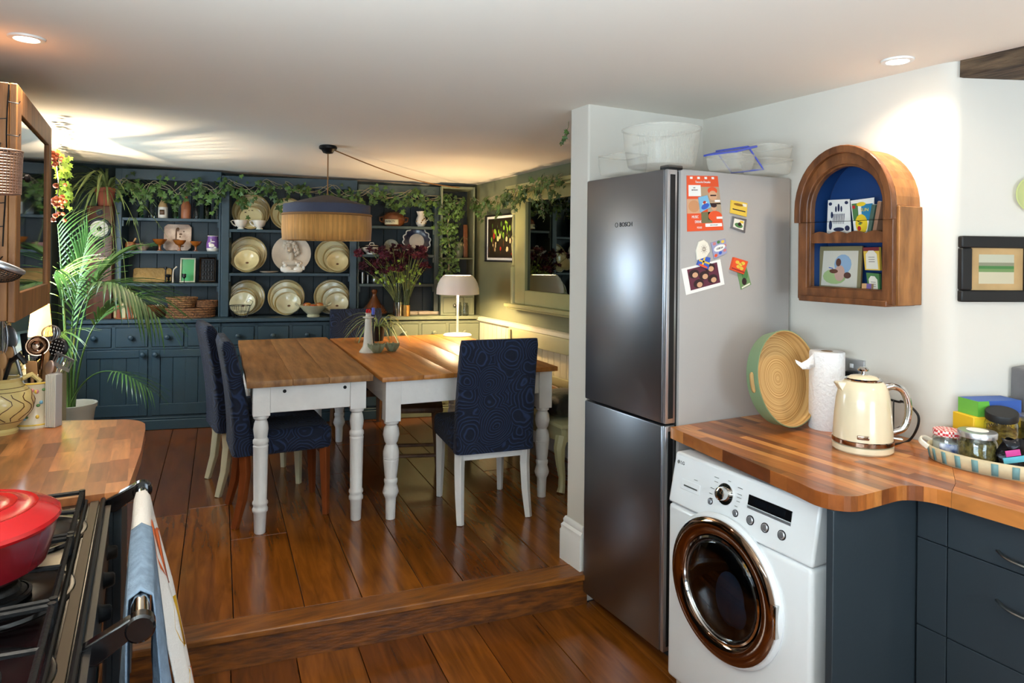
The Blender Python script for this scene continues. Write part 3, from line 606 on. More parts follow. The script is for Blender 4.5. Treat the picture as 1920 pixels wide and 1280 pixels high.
def stack(where, z, items):
    names = ['largest', 'second largest', 'third', 'fourth']
    for i, (px, rp, kind) in enumerate(items):
        b = .42 if kind == 'b' else 0
        lab = ('cream slipware bowl at the front of the %s stack' % where) if b else ('%s cream slipware plate in the %s stack' % (names[i], where))
        plate(lab, px, rp, .288-.036*i-(.012 if b else 0), z, 13+(20 if b else 0), m_slip2 if ('lower' in where and i % 2) else m_slip, b, kind in 'mb', 0)
stack('top left', M1, [(470, 34, 'p'), (471, 27.5, 'p'), (469, 22.5, 'm')])
stack('top right', M1, [(538, 31, 'm'), (544, 25, 'p'), (548, 19, 'p')])
stack('middle left', M2, [(464.5, 34, 'p'), (463, 26.5, 'p'), (463, 22, 'p'), (463, 22, 'b')])
stack('middle right', M2, [(622.5, 32, 'p'), (630, 26, 'm'), (633, 22, 'p'), (632, 20, 'b')])
stack('lower left', CT, [(462.5, 33, 'p'), (457, 26.5, 'p'), (456, 23.5, 'p'), (456, 23, 'b')])
stack('lower middle', CT, [(537, 33, 'p'), (536, 27, 'p'), (537.5, 22, 'm'), (542, 22, 'b')])
stack('lower right', CT, [(622, 32.5, 'p'), (629, 27, 'p'), (633, 22, 'p'), (632, 21, 'b')])
# relief plate and figurine, cups
rp_ = plate('pale round plate with a woman\'s head in high relief', 546, 35, .3, M2, 8, m_bisque, 0, False, group=None)
kk = ond(546, 480, .3)[2]/FPX
def P2(x, y): return ((x-586)/4*kk, (710-y)/4*kk)
Rr = Matrix.Translation((0, 0, 35*kk)) @ Matrix.Rotation(radians(82), 4, 'X')
hd = MB()
for x, y, rx, ry, d in ((568, 668, 30, 44, 30), (557, 674, 6, 14, 46), (562, 696, 10, 5, 40), (553, 655, 8, 4, 40), (574, 655, 8, 4, 40), (585, 735, 22, 42, 18), (592, 778, 76, 26, 14),
    (536, 652, 15, 24, 18), (544, 630, 18, 18, 20), (562, 620, 20, 15, 22), (584, 622, 22, 16, 24), (606, 634, 20, 20, 24), (620, 656, 18, 20, 22), (628, 680, 16, 18, 20), (634, 702, 15, 16, 16), (612, 684, 14, 20, 18), (600, 655, 18, 26, 22), (618, 718, 12, 14, 14)):
    X_, Y_ = P2(x, y); hd.ball((X_, Y_, .018), (rx/4*kk, ry/4*kk, d/4*kk), 14, 8, m=Rr)
hd.build('relief_head', m_bisque, rp_)
fg = thing('figurine', 'small white china animal figurine before the relief plate', 'figurine', at_d(548, .17, M2)[0], DA)
mb = MB()
for c, s in (((-.05, 0, .03), (.045, .02, .03)), ((.045, 0, .03), (.04, .02, .03)), ((-.06, -.005, .065), (.018, .015, .02)), ((.05, -.005, .068), (.018, .015, .02)), ((0, 0, .015), (.08, .028, .015)), ((-.085, 0, .035), (.015, .01, .025)), ((.09, 0, .045), (.012, .01, .02)), ((.03, 0, .085), (.008, .006, .014)), ((.066, 0, .085), (.008, .006, .014)), ((-.072, 0, .085), (.008, .006, .012))): mb.ball(c, s, 10, 7)
mb.build('body', m_china, fg)
turned('saucer', 'small pale saucer lying flat left of the relief plate', 'saucer', 504, .2, M2, 34, [(0, 0), (.5, 0), (.95, .14), (1, .2), (.95, .2), (.5, .08), (0, .06)], m_bisque)
def cup(label, px):
    p, k = at_d(px, .18, M1); r = 12*k; t = thing('teacup', label, 'cup', p, DA, 'teacups on the top middle shelf')
    MB().lathe([(0, 0), (.55*r, 0), (.5*r, .15*r), (.4*r, .3*r), (.75*r, .6*r), (.95*r, 1.1*r), (r, 1.45*r), (.94*r, 1.45*r), (.85*r, 1.0*r), (0, .5*r)], 20).build('bowl', m_china, t)
    MB().tube([(-.7*r, 0, .5*r), (-1.2*r, 0, .8*r), (-1.45*r, 0, 1.25*r), (-1.15*r, 0, 1.4*r), (-.9*r, 0, 1.3*r)], .11*r, 8).build('handle', m_china, t)
    MB().lathe([(.56*r, -.0), (.57*r, .06*r), (.5*r, .1*r)], 20).build('blue_foot_ring', m_teal_r, t)
m_teal_r = mat('blue_rim', (120, 160, 170), .4)
cup('white teacup with looped handle nearest the dresser post', 450); cup('white teacup with looped handle in front of the plates, right one', 485)
p, k = at_d(588, .06, CT); r = 27*k
t = thing('fruit_bowl', 'conical pale green bowl with lug handles holding apples', 'bowl', p, DA)
MB().lathe([(0, 0), (.42*r, 0), (.44*r, .12*r), (.4*r, .18*r), (.7*r, .45*r), (r, .82*r), (.95*r, .82*r), (.62*r, .42*r), (0, .25*r)], 28).build('body', m_slip2, t)
for s in (-1, 1): MB().tube([(s*.9*r, 0, .74*r), (s*1.1*r, 0, .85*r), (s*1.2*r, 0, .96*r)], [.06*r, .07*r, .05*r], 8).build('lug_handle', m_slip2, t)
m_apple = mat('apple_skin', (170, 62, 36), .3, var=.5, vs=14, col2=(190, 130, 50))
for (dx, dy, lab) in ((-.42, .1, 'red-orange apple on the left of the fruit bowl'), (.4, .05, 'red apple on the right of the fruit bowl'), (0, -.1, 'yellowish apple low in the middle of the fruit bowl')):
    a = thing('apple', lab, 'apple', p+DU*dx*r+DV*dy*r+Vector((0, 0, .72*r if dx else .62*r)), DA, 'apples in the bowl')
    MB().lathe([(0, -.03), (.015, -.032), (.03, -.018), (.035, .002), (.03, .022), (.016, .03), (.006, .026), (0, .02)], 16).build('fruit', m_apple, a); MB().tube([(0, 0, .02), (.003, 0, .04)], .0015, 5).build('stalk', m_darkbowl, a)
# right-hand shelves
p, k = at_d(737, .2, R1); r = 21*k
t = thing('tureen', 'brown glazed oval tureen with a cream band of lettering', 'tureen', p, DA)
o = MB().lathe([(0, 0), (.7*r, 0), (.95*r, .3*r), (1.02*r, .6*r), (.98*r, .62*r), (0, .6*r)], 28).build('body', m_brownglaze, t)
o = MB().lathe([(1.02*r, .6*r), (.95*r, .9*r), (.7*r, 1.18*r), (.3*r, 1.32*r), (0, 1.35*r)], 28).build('lid', m_brownglaze, t)
MB().grid(lambda i, j: (1.0*r*sin((i-.75)*1.3), -1.03*r*cos((i-.75)*1.3), (.12+.45*j)*r), 10, 2).build('cream_band', m_slip2, t, solid=.002)
for s in (-1, 1): MB().tube([(s*.95*r, 0, .35*r), (s*1.2*r, 0, .45*r), (s*1.25*r, 0, .75*r), (s*.98*r, 0, .8*r)], .07*r, 8).build('handle', m_brownglaze, t)
text('BARBON', .03, m_darkmetal, t, Matrix.Translation((-.45*r, -1.0*r, .38*r)) @ Matrix.Rotation(radians(-24), 4, 'Z') @ Matrix.Rotation(radians(90), 4, 'X'), sx=.8)
p, k = at_d(788, .22, R1); r = 10.5*k
t = thing('jug', 'cream china jug with gilt spots and a curled handle', 'jug', p, DA)
MB().lathe([(0, 0), (.6*r, 0), (.62*r, .15*r), (.9*r, .5*r), (r, .95*r), (.85*r, 1.5*r), (.6*r, 2.0*r), (.62*r, 2.5*r), (.72*r, 2.75*r), (.64*r, 2.75*r), (.5*r, 2.2*r), (0, 2*r)], 22, rip=lambda i, z: (.25 if (i in (10, 11, 12) and z > 2.4*r) else 0)).build('body', m_china, t)
MB().tube([(.55*r, 0, 2.4*r), (1.2*r, 0, 2.5*r), (1.5*r, 0, 2.0*r), (1.2*r, 0, 1.3*r), (.85*r, 0, 1.0*r)], .1*r, 8).build('handle', m_china, t)
mb = MB(); rj = random.Random(5)
for _ in range(8): a = rj.uniform(-2.6, -.5); z = rj.uniform(.5, 1.5); q_ = 1.0 if z < 1.1 else .88; mb.ball((q_*r*cos(a), q_*r*sin(a), z*r), .13*r, 8, 5)
mb.build('gilt_spot', m_brass, t)
p, k = at_d(696, .22, R2); r = 21*k
t = thing('tureen', 'white china tureen with lidded top and dark painted border', 'tureen', p, DA)
MB().lathe([(0, 0), (.5*r, 0), (.5*r, .1*r), (.8*r, .3*r), (r, .52*r), (.95*r, .55*r), (0, .5*r)], 24).build('body', m_china, t)
MB().lathe([(.97*r, .55*r), (.6*r, .78*r), (.2*r, .85*r), (0, .86*r)], 24).build('lid', m_china, t)
MB().tube([(-.22*r, 0, .8*r), (-.15*r, 0, 1.02*r), (.15*r, 0, 1.02*r), (.22*r, 0, .8*r)], .05*r, 8).build('lid_handle', m_china, t)
MB().lathe([(.86*r, .635*r), (.7*r, .735*r)], 24).build('painted_border', m_darkmetal, t)
for s in (-1, 1): MB().tube([(s*.9*r, 0, .42*r), (s*1.12*r, 0, .5*r), (s*1.1*r, 0, .68*r)], .05*r, 8).build('handle', m_china, t)
plate('grey-green patterned plate between the tureen and the navy plate', 732.5, 14, .28, R2, 10, mat('grey_pattern_plate', (150, 148, 126), .3, var=.4, vs=20), group=None)
np_ = plate('navy plate with a white frilled rim and white centre', 780, 25, .29, R2, 9, mat('navy_glaze', (26, 28, 52), .2, coat=.5), group=None)
kk = ond(780, 480, .29)[2]/FPX; rr = 25*kk; Rn = Matrix.Translation((0, 0, rr*cos(radians(9))+.002)) @ Matrix.Rotation(radians(81), 4, 'X')
MB().tube([(rr*(1+.05*sin(a*14))*cos(a), rr*(1+.05*sin(a*14))*sin(a), .15*rr) for a in (2*pi*i/112 for i in range(113))], .05*rr, 6, m=Rn).build('frilled_rim', m_china, np_)
MB().lathe([(0, .075*rr), (.56*rr, .075*rr), (.56*rr, .05*rr)], 28, m=Rn).build('white_centre', m_bisque, np_)
turned('metal_beaker', 'tall pewter beaker at the left end of the third right shelf', 'beaker', 679, .24, R3, 10, [(0, 0), (.85, 0), (1, 4.2), (.92, 4.2), (.8, .3), (0, .3)], m_pewter, group='metal cups on the third right shelf')
turned('metal_beaker', 'slim pewter beaker beside the pewter mug', 'beaker', 689, .26, R3, 7, [(0, 0), (.85, 0), (1, 4.6), (.92, 4.6), (.8, .3), (0, .3)], m_pewter, group='metal cups on the third right shelf')
turned('pewter_mug', 'round pewter mug with a ring handle', 'mug', 704, .22, R3, 14, [(0, 0), (.8, 0), (1, .5), (1, 1.3), (.8, 1.7), (.85, 1.85), (.75, 1.85), (.7, 1.6), (0, .3)], m_pewter, group='metal cups on the third right shelf', parts=[lambda t, r: MB().tube([(.9*r, 0, 1.5*r), (1.5*r, 0, 1.3*r), (1.45*r, 0, .7*r), (.95*r, 0, .5*r)], .1*r, 8).build('handle', m_pewter, t)])
turned('metal_beaker', 'pewter beaker just left of the flower stems', 'beaker', 723, .24, R3, 11, [(0, 0), (.85, 0), (1, 3), (.92, 3), (.8, .3), (0, .3)], m_pewter, group='metal cups on the third right shelf')
p, k = at_d(702, .16, CT); r = 25.5*k
t = thing('tagine', 'brown glazed tagine with a tall conical lid and dark pattern', 'tagine', p, DA)
MB().lathe([(0, 0), (.6*r, 0), (.9*r, .12*r), (r, .26*r), (.95*r, .28*r), (0, .2*r)], 28).build('base', m_brownglaze, t)
MB().lathe([(.98*r, .27*r), (.86*r, .34*r), (.55*r, .75*r), (.28*r, 1.2*r), (.15*r, 1.45*r), (.15*r, 1.6*r), (.24*r, 1.72*r), (.16*r, 1.88*r), (0, 1.9*r)], 28).build('lid', m_brownglaze, t)
for i in range(10):
    a = 2*pi*i/10; MB().tube([(.86*r*cos(a-.2), .86*r*sin(a-.2), .36*r), (.58*r*cos(a), .58*r*sin(a), .74*r), (.86*r*cos(a+.2), .86*r*sin(a+.2), .36*r)], .018*r, 5).build('painted_chevron', m_darkbowl, t)
p, k = at_d(790, .14, CT)
t = thing('divided_dish', 'pale divided serving dish lying on the counter', 'dish', p, DA)
for i, x in enumerate((-.17, -.02, .075)):
    w = (.15, .14, .1)[i]; MB().prism([(x, 0), (x+w-.02, 0), (x+w, .03), (x+w*.92, .09), (x+w*.1, .09), (x-.012, .04)], 0, .03).build('compartment', m_bisque, t, bevel=.008)
MB().box(-.19, .17, .0, .1, .02, .026).build('rim', m_bisque, t, bevel=.004)
turned('glass_jar', 'small clear glass jar in front of the drawer chest', 'jar', 860, .015, CT, 12, [(0, 0), (.9, 0), (1, .1), (1, 3), (.7, 3.5), (.75, 4.2), (.65, 4.2), (.6, 3.5), (.9, 2.9), (.9, .2), (0, .2)], g_clear, group='glass jars by the drawer chest')
turned('glass_jar', 'small clear glass jar beside the lamp stem', 'jar', 873, .015, CT, 11, [(0, 0), (.9, 0), (1, .1), (1, 3.2), (.7, 3.7), (.75, 4.4), (.65, 4.4), (.6, 3.7), (.9, 3.1), (.9, .2), (0, .2)], g_clear, group='glass jars by the drawer chest')
turned('decanter', 'dark round decanter low in the corner shelf', 'bottle', 832, .2, CBz+.017, 17, [(0, 0), (.8, 0), (1, .5), (.9, 1.1), (.3, 1.6), (.25, 2.6), (.4, 2.7), (.4, 2.9), (0, 2.9)], glass('brown_glass', (70, 40, 24)))
p = dw(U(872, .2), .2, CBm+.001)
tag(MB().rbox(-.02, .02, -.012, .012, 0, .3, .006).build('wooden_board', m_woodturn, loc=p, rot=(radians(-6), 0, DA)), 'narrow upright wooden board in the corner shelf', 'board')
p = dw(U(852, .12), .12, CBz+.017)
tag(MB().rbox(-.03, .03, -.012, .012, 0, .13, .004).build('white_box', m_china, loc=p, rot=(0, 0, DA)), 'small plain white box behind the dome lamp shade', 'box')
# ------------------------------------------------------------------ dining tables
TL, TR = .915, .905
m_legwhite = mat('chalky_white_paint', (230, 226, 220), .45, bump=.12, bs=40, var=.08, vs=9)
def turned_leg(parent, x, y, prof, blk, top, blk_z):
    return MB().box(x-blk, x+blk, y-blk, y+blk, blk_z, top).lathe(prof, 20, c=(x, y, 0)).build('leg', m_legwhite, parent, ang=45, bevel=.002)
legL = [(0, 0), (.024, 0), (.027, .005), (.031, .105), (.037, .112), (.038, .125), (.034, .132), (.033, .142), (.038, .15), (.037, .16), (.032, .168), (.036, .43), (.038, .44), (.034, .447), (.038, .455), (.038, .47), (.031, .48), (.034, .5), (.037, .525), (.033, .555), (.027, .572), (.037, .58), (.037, .597), (0, .597)]
legR = [(0, 0), (.025, 0), (.028, .1), (.029, .112), (.036, .125), (.043, .145), (.037, .17), (.032, .185), (.036, .2), (.036, .212), (.031, .218), (.035, .25), (.041, .31), (.0415, .318), (.04, .322), (.0425, .326), (.041, .331), (.0425, .336), (.042, .36), (.036, .385), (.027, .4), (.036, .415), (.044, .45), (.039, .485), (.028, .503), (.039, .51), (.039, .526), (0, .526)]
def table(label, loc, rot, w, l, top, th, mt, legp, blk_z, apron, nb, over):
    t = thing('dining_table', label, 'table', (loc[0], loc[1], S), radians(rot), 'two pushed-together dining tables'); h = top-S
    rn = random.Random(label); xs = [-w/2]
    for i in range(nb-1): xs.append(-w/2+w*(i+1)/nb+rn.uniform(-.02, .02))
    xs.append(w/2)
    for a, b in zip(xs, xs[1:]): MB().rbox(a+.0005, b-.0005, -l/2, l/2, h-th, h, .0028).build('top_plank', mt, t)
    blk = .041; ix = w/2-over-blk; iy = l/2-over-blk
    for sx in (-1, 1):
        for sy in (-1, 1): turned_leg(t, sx*ix, sy*iy, legp, blk, h-th, blk_z)
    for sy in (-1, 1): MB().box(-ix+blk, ix-blk, sy*iy-.012+sy*.022, sy*iy+.012+sy*.022, h-th-apron, h-th).build('apron', m_legwhite, t, bevel=.003)
    for sx in (-1, 1): MB().box(sx*ix-.012+sx*.022, sx*ix+.012+sx*.022, -iy+blk, iy-blk, h-th-apron, h-th).build('apron', m_legwhite, t, bevel=.003)
    return t, ix, iy, h-th
def fc(front, rot, l): r = radians(rot); return (front[0]-sin(r)*l/2, front[1]+cos(r)*l/2)
tl, ix, iy, hz = table('narrow worn pine table with white turned legs, left of the pair', fc((.75, 3.53), -5, 1.72), -5, .62, 1.72, TL, .034, m_tableL, legL, .595, .135, 3, .03)
for x in (-.13, .17): MB().lathe([(0, 0), (.009, 0), (.009, .004), (0, .004)], 12, m=Matrix.Translation((x, -iy-.033, hz-.03)) @ Matrix.Rotation(radians(90), 4, 'X')).build('peg_hole', m_kick, tl)
table('wider honey pine table with white baluster legs, right of the pair', fc((1.605, 3.41), -4.5, 1.75), -4.5, 1.03, 1.75, TR, .026, m_tableR, legR, .524, .13, 5, .025)
# ------------------------------------------------------------------ slip-covered chairs
def paisley():
    m = mat('navy_paisley_fabric', (18, 30, 58), .85, sheen=.04); nt = m.node_tree; P = nt.nodes['Principled BSDF']; N = nt.nodes.new; LK = nt.links.new
    tc = N('ShaderNodeTexCoord'); v = N('ShaderNodeTexVoronoi'); v.inputs['Scale'].default_value = 6.5; v.distance = 'MINKOWSKI' if False else 'EUCLIDEAN'
    nz = N('ShaderNodeTexNoise'); nz.inputs['Scale'].default_value = 5; mx = N('ShaderNodeVectorMath'); mx.operation = 'MULTIPLY_ADD'; mx.inputs[1].default_value = (.12, .12, .12)
    LK(tc.outputs['Object'], nz.inputs['Vector']); LK(nz.outputs['Color'], mx.inputs[0]); LK(tc.outputs['Object'], mx.inputs[2]); LK(mx.outputs[0], v.inputs['Vector'])
    w = N('ShaderNodeMath'); w.operation = 'MULTIPLY'; w.inputs[1].default_value = 75; LK(v.outputs['Distance'], w.inputs[0]); s = N('ShaderNodeMath'); s.operation = 'SINE'; LK(w.outputs[0], s.inputs[0])
    r = N('ShaderNodeValToRGB'); r.color_ramp.elements[0].position = .3; r.color_ramp.elements[0].color = lin((11, 19, 38)); r.color_ramp.elements[1].position = .95; r.color_ramp.elements[1].color = lin((32, 48, 80))
    LK(s.outputs[0], r.inputs['Fac']); LK(r.outputs['Color'], P.inputs['Base Color'])
    b = N('ShaderNodeBump'); b.inputs['Strength'].default_value = .35; b.inputs['Distance'].default_value = .004; LK(s.outputs[0], b.inputs['Height']); LK(b.outputs[0], P.inputs['Normal'])
    return m
m_navy = paisley()
def make_chair(label, loc, rot, legm, bh=.97, w=.43):
    t = thing('dining_chair', label, 'chair', (loc[0], loc[1], S), radians(rot), 'navy slip-covered dining chairs'); hw = w/2
    seat = MB().rbox(-hw-.01, hw+.01, -.2, .235, .36, .49, .035, seg=3); seat.build('seat', m_navy, t)
    def bk(i, j):
        a = i*2*pi; ca, sa = cos(a), sin(a); ex = .22
        x = (hw+.004)*math.copysign(abs(ca)**ex, ca); y = .045*math.copysign(abs(sa)**.5, sa); z = .37+j*(bh-.37)
        k = 1-.5*max(0, (j-.955)/.045)**2; lean = -.215-.085*max(0, (z-.4)/.57)**1.6
        return (x*(1-.03*j)*(1 if j < .97 else .985), y*k*(1.15-.35*j)+lean, z)
    mb = MB().grid(bk, 48, 18, wrap=True); mb.b.verts.ensure_lookup_table()
    top = [v for v in mb.b.verts if abs(v.co.z-bh) < 1e-5]; bot_ = [v for v in mb.b.verts if abs(v.co.z-.37) < 1e-5]
    mb.b.faces.new(top); mb.b.faces.new(bot_[::-1])
    mb.build('backrest', m_navy, t, ang=60)
    for s in (-1, 1):
        MB().tube([(s*(hw-.03), .2, .37), (s*(hw-.03), .205, .2), (s*(hw-.028), .21, 0)], [.03, .026, .019], 4).build('leg', legm, t, smooth=False, bevel=.003)
        MB().tube([(s*(hw-.03), -.205, .37), (s*(hw-.03), -.2, .28), (s*(hw-.028), -.215, .14), (s*(hw-.024), -.25, 0)], [.03, .029, .026, .021], 4).build('leg', legm, t, smooth=False, bevel=.003)
    MB().box(-hw+.04, hw-.04, -.215, -.195, .325, .355).build('back_rail', legm, t, bevel=.002)
    MB().box(-hw+.04, hw-.04, .19, .21, .31, .36).build('front_rail', legm, t, bevel=.002)
    return t
make_chair('navy paisley chair with white legs seen from behind, at the near table end', (1.68, 3.475), -8, m_legwhite)
make_chair('navy paisley chair with orange-brown legs, sideways at the left table', (.665, 3.92), -91, m_brownleg, .96)
make_chair('navy paisley chair with pale legs, second along the left table side', (.615, 4.47), -86, m_cream, .99)
make_chair('navy chair at the far end of the tables, only its back showing', (1.52, 5.35), 174, m_greyleg, .95)
st = thing('wooden_stool', 'worn brown wooden stool tucked under the right table', 'stool', (1.54, 4.16, S), radians(-20))
MB().rbox(-.17, .17, -.15, .15, .42, .455, .012).build('seat', m_greyleg, st)
for sx in (-1, 1):
    for sy in (-1, 1): MB().tube([(sx*.12, sy*.1, .42), (sx*.15, sy*.13, 0)], [.022, .019], 4).build('leg', m_greyleg, st, smooth=False)
MB().tube([(-.14, -.12, .15), (.14, -.12, .15)], .012, 6).tube([(-.14, .12, .15), (.14, .12, .15)], .012, 6).build('stretcher', m_greyleg, st)
# ------------------------------------------------------------------ painted bench with cushions
m_bench = mat('cream_green_paint', (190, 182, 136), .45, var=.08, vs=6)
bn = thing('painted_bench', 'cream painted bench with curved legs along the right wall', 'bench', (2.37, 4.1, S))
MB().rbox(-.2, .2, -.7, .7, .385, .41, .008).build('seat', m_bench, bn)
MB().box(-.19, -.165, -.68, .68, .3, .385).box(-.165, .19, -.68, -.655, .3, .385).box(-.165, .19, .655, .68, .3, .385).build('apron', m_bench, bn, bevel=.004)
for sy in (-1, 1):
    MB().tube([(-.17, sy*.65, .33), (-.195, sy*.665, .27), (-.185, sy*.66, .18), (-.165, sy*.65, .09), (-.17, sy*.655, .03), (-.18, sy*.66, 0)], [.04, .036, .028, .022, .022, .026], 8).build('leg', m_bench, bn)
    MB().box(.15, .19, sy*.64-.02, sy*.64+.02, 0, .83).build('back_leg', m_bench, bn, bevel=.004)
MB().rbox(.165, .195, -.68, .68, .73, .84, .008).build('back_rail', m_bench, bn); MB().rbox(.168, .19, -.68, .68, .5, .56, .006).build('back_rail', m_bench, bn)
def cushion(name, label, loc, rot, w, h, th, mt):
    def f(i, j):
        a = i*2-1; b = j*2-1; k = (1-abs(a)**3.5)*(1-abs(b)**3.5); return a*w/2*(1-.06*(1-b*b)), b*h/2*(1-.06*(1-a*a)), th/2*max(k, 0)**.5
    mb = MB().grid(f, 14, 14).grid(lambda i, j: (lambda p: (p[0], p[1], -p[2]))(f(i, j)), 14, 14)
    bmesh.ops.remove_doubles(mb.b, verts=mb.b.verts[:], dist=.0005); bmesh.ops.recalc_face_normals(mb.b, faces=mb.b.faces[:])
    return tag(mb.build(name, mt, loc=loc, rot=rot, ang=70), label, 'cushion')
m_leather = mat('dark_leather', (30, 30, 28), .3, bump=.4, bs=25, coat=.2); m_mustard = mat('mustard_velvet', (176, 112, 36), .8, sheen=.4, bump=.3, bs=30)
cushion('cushion', 'black leather cushion at the near end of the bench', (2.325, 3.63, S+.49), (0, 0, .05), .35, .36, .15, m_leather)
cushion('cushion', 'mustard velvet cushion behind the black one on the bench', (2.33, 4.06, S+.48), (0, 0, -.05), .35, .38, .13, m_mustard)
cushion('cushion', 'dark grey cushion farthest along the bench', (2.33, 4.5, S+.49), (0, 0, .05), .35, .36, .14, mat('grey_wool', (58, 54, 52), .9))
# ------------------------------------------------------------------ table centre
cp = onz(690, 660, TR); kz = .0034
ck = thing('candlestick', 'white glazed ceramic candlestick with a red candle stub on the table', 'candlestick', (cp.x, cp.y, TR))
MB().lathe([(0, 0), (.056, 0), (.057, .006), (.048, .018), (.034, .04), (.03, .07), (.024, .15), (.021, .21), (.019, .22), (.036, .226), (.036, .231), (.018, .234), (.016, .25), (.022, .258), (.014, .258), (0, .25)], 24).build('body', m_potcream, ck)
MB().lathe([(0, .25), (.017, .25), (.018, .275), (.012, .283), (0, .28)], 14).build('candle_stub', m_red, ck)
cp2 = onz(702, 650, TR)
bk_ = thing('candlestick', 'slender black candlestick holding a short blue candle', 'candlestick', (cp2.x+.02, cp2.y+.1, TR))
MB().lathe([(0, 0), (.035, 0), (.036, .006), (.012, .014), (.007, .03), (.006, .2), (.014, .205), (.014, .215), (0, .215)], 14).build('body', m_iron, bk_); MB().lathe([(0, .2), (.0115, .2), (.0115, .262), (0, .265)], 12).build('candle', m_plasticblue, bk_)
m_celadon = mat('celadon_glaze', (132, 140, 110), .35, coat=.4, var=.25, vs=14)
def lotus(label, px, py, r, rot):
    p = onz(px, py, TR); t = thing('lotus_dish', label, 'dish', p, rot, 'celadon petal dishes')
    MB().lathe([(0, 0), (.5*r, 0), (.62*r, .1*r), (.9*r, .6*r), (r, 1.1*r), (.9*r, 1.05*r), (.55*r, .25*r), (0, .2*r)], 32, rip=lambda i, z: .13*cos(i*2*pi*7/32)*(.4+z/r)).build('petals', m_celadon, t)
    for i in range(7):
        a = 2*pi*i/7; MB().tube([(.95*r*cos(a), .95*r*sin(a), .85*r), (1.15*r*cos(a), 1.15*r*sin(a), 1.25*r)], [.2*r, .04*r], 6).build('petal_tip', m_celadon, t)
lotus('celadon petal-edged dish touching the white candlestick', 706, 661, .05, .2); lotus('celadon petal-edged dish on the right of the pair', 735, 658, .045, 1.1)
# ------------------------------------------------------------------ blades, spider plants
def blade(n=7, w=.05, droop=1.0, up=.35):
    "unit arching strap leaf: starts at 0, reaches x=1"
    mb = MB(); rows = []
    for i in range(n+1):
        s = i/n; x = s; z = up*2.2*s-droop*s*s*1.25; ww = w*(.55+.9*s)*(1-s**3)+.002
        rows.append([mb.b.verts.new((x, -ww/2, z+.012)), mb.b.verts.new((x, 0, z)), mb.b.verts.new((x, ww/2, z+.012))])
    for A, B in zip(rows, rows[1:]):
        for k in range(2): mb.b.faces.new((A[k], A[k+1], B[k+1], B[k]))
    return mb
def spider_plant(t, n, lmin, lmax, z, seed, w=.05, mt=None, up=.5, cone=None):
    rn = random.Random(seed); mt = mt or m_spider
    ms = [blade(8, w*rn.uniform(.8, 1.1), rn.uniform(.9, 1.8), rn.uniform(.25, .75)).mesh('leaf', mt) for _ in range(8)]
    for i in range(n):
        a = rn.uniform(0, 2*pi) if cone is None else rn.uniform(*cone); l = rn.uniform(lmin, lmax)
        inst(rn.choice(ms), 'leaf', t, (.02*cos(a), .02*sin(a), z), (0, rn.uniform(-.5, .25), a), (l, l, l*rn.uniform(.8, 1.15)))
pc = onz(712, 640, TR)
sp = thing('spider_plant', 'small spider plant with drooping leaves behind the white candlestick', 'potted plant', (pc.x, pc.y+.05, TR))
MB().lathe([(0, 0), (.04, 0), (.055, .1), (.058, .11), (.05, .11), (.045, .09), (0, .09)], 18).build('pot', m_iron, sp)
spider_plant(sp, 46, .14, .25, .1, 3, .06)
# ------------------------------------------------------------------ pendant lamp
rz = zc(1.014, 4.32)
pl = thing('pendant_lamp', 'fringed navy pendant lamp with pleated top hanging over the tables', 'lamp', (1.0, 4.32, rz))
MB().lathe([(0, 0), (.05, 0), (.055, -.006), (.055, -.02), (.04, -.028), (.03, -.045), (.012, -.05), (0, -.05)], 24).build('ceiling_rose', m_darkmetal, pl)
m_flex = mat('gold_braided_flex', (146, 104, 58), .7, bump=.6, bs=300)
z0 = 1.905-rz
MB().tube([(0, 0, -.045), (0, 0, z0+.01)], .004, 6).build('flex', m_flex, pl)
m_shadetop = mat('pleated_grey_silk', (82, 74, 74), .8); m_band = mat('navy_ribbon', (70, 74, 92), .8, bump=.3, bs=200)
m_fringe = mat('gold_fringe', (222, 160, 82), .8, var=.35, vs=60, stretch=(1, 1, .05), sheen=.2)
Rp = .262
MB().lathe([(.03, z0+.005), (.05, z0), (.16, z0-.03), (Rp, z0-.06)], 120, rip=lambda i, z: .014*(1 if i % 2 else -1)).build('pleated_top', m_shadetop, pl, solid=.002, ang=80)
MB().lathe([(Rp+.002, z0-.056), (Rp+.004, z0-.12), (Rp-.004, z0-.12), (Rp-.004, z0-.056)], 64, closed=True).build('ribbon_band', m_band, pl)
fr = MB().lathe([(Rp+.006, z0-.118), (Rp+.008, z0-.2), (Rp+.004, z0-.276), (Rp-.003, z0-.276), (Rp, z0-.118)], 260, rip=lambda i, z: .009*(1 if i % 2 else -1)+.004*sin(i*7.3), closed=True).build('fringe', m_fringe, pl, ang=90); fr['kind'] = 'stuff'
MB().lathe([(Rp+.012, z0-.112), (Rp+.014, z0-.12), (Rp+.008, z0-.126)], 64).build('braid', m_flex, pl)
MB().tube([(Rp*cos(a), Rp*sin(a), z0-.12) for a in (0, pi)], .003, 6).tube([(0, Rp, z0-.12), (0, -Rp, z0-.12)], .003, 6).lathe([(0, z0), (.02, z0), (.02, z0-.1), (0, z0-.1)], 12).build('lamp_holder', m_brass, pl)
MB().ball((0, 0, z0-.14), .03, 14, 10).build('bulb', m_china, pl)
ca = Vector((1.04, 4.34, rz-.012)); cb_ = Vector((2.58, 5.66, zc(2.6, 5.7)-.02))
tag(MB().tube([ca+(cb_-ca)*s+Vector((0, 0, -.05*sin(pi*s)-.008)) for s in (i/16 for i in range(17))], .0042, 6).build('lamp_cord', m_flex), 'twisted gold lamp cord swagged across the ceiling to the corner', 'cord')
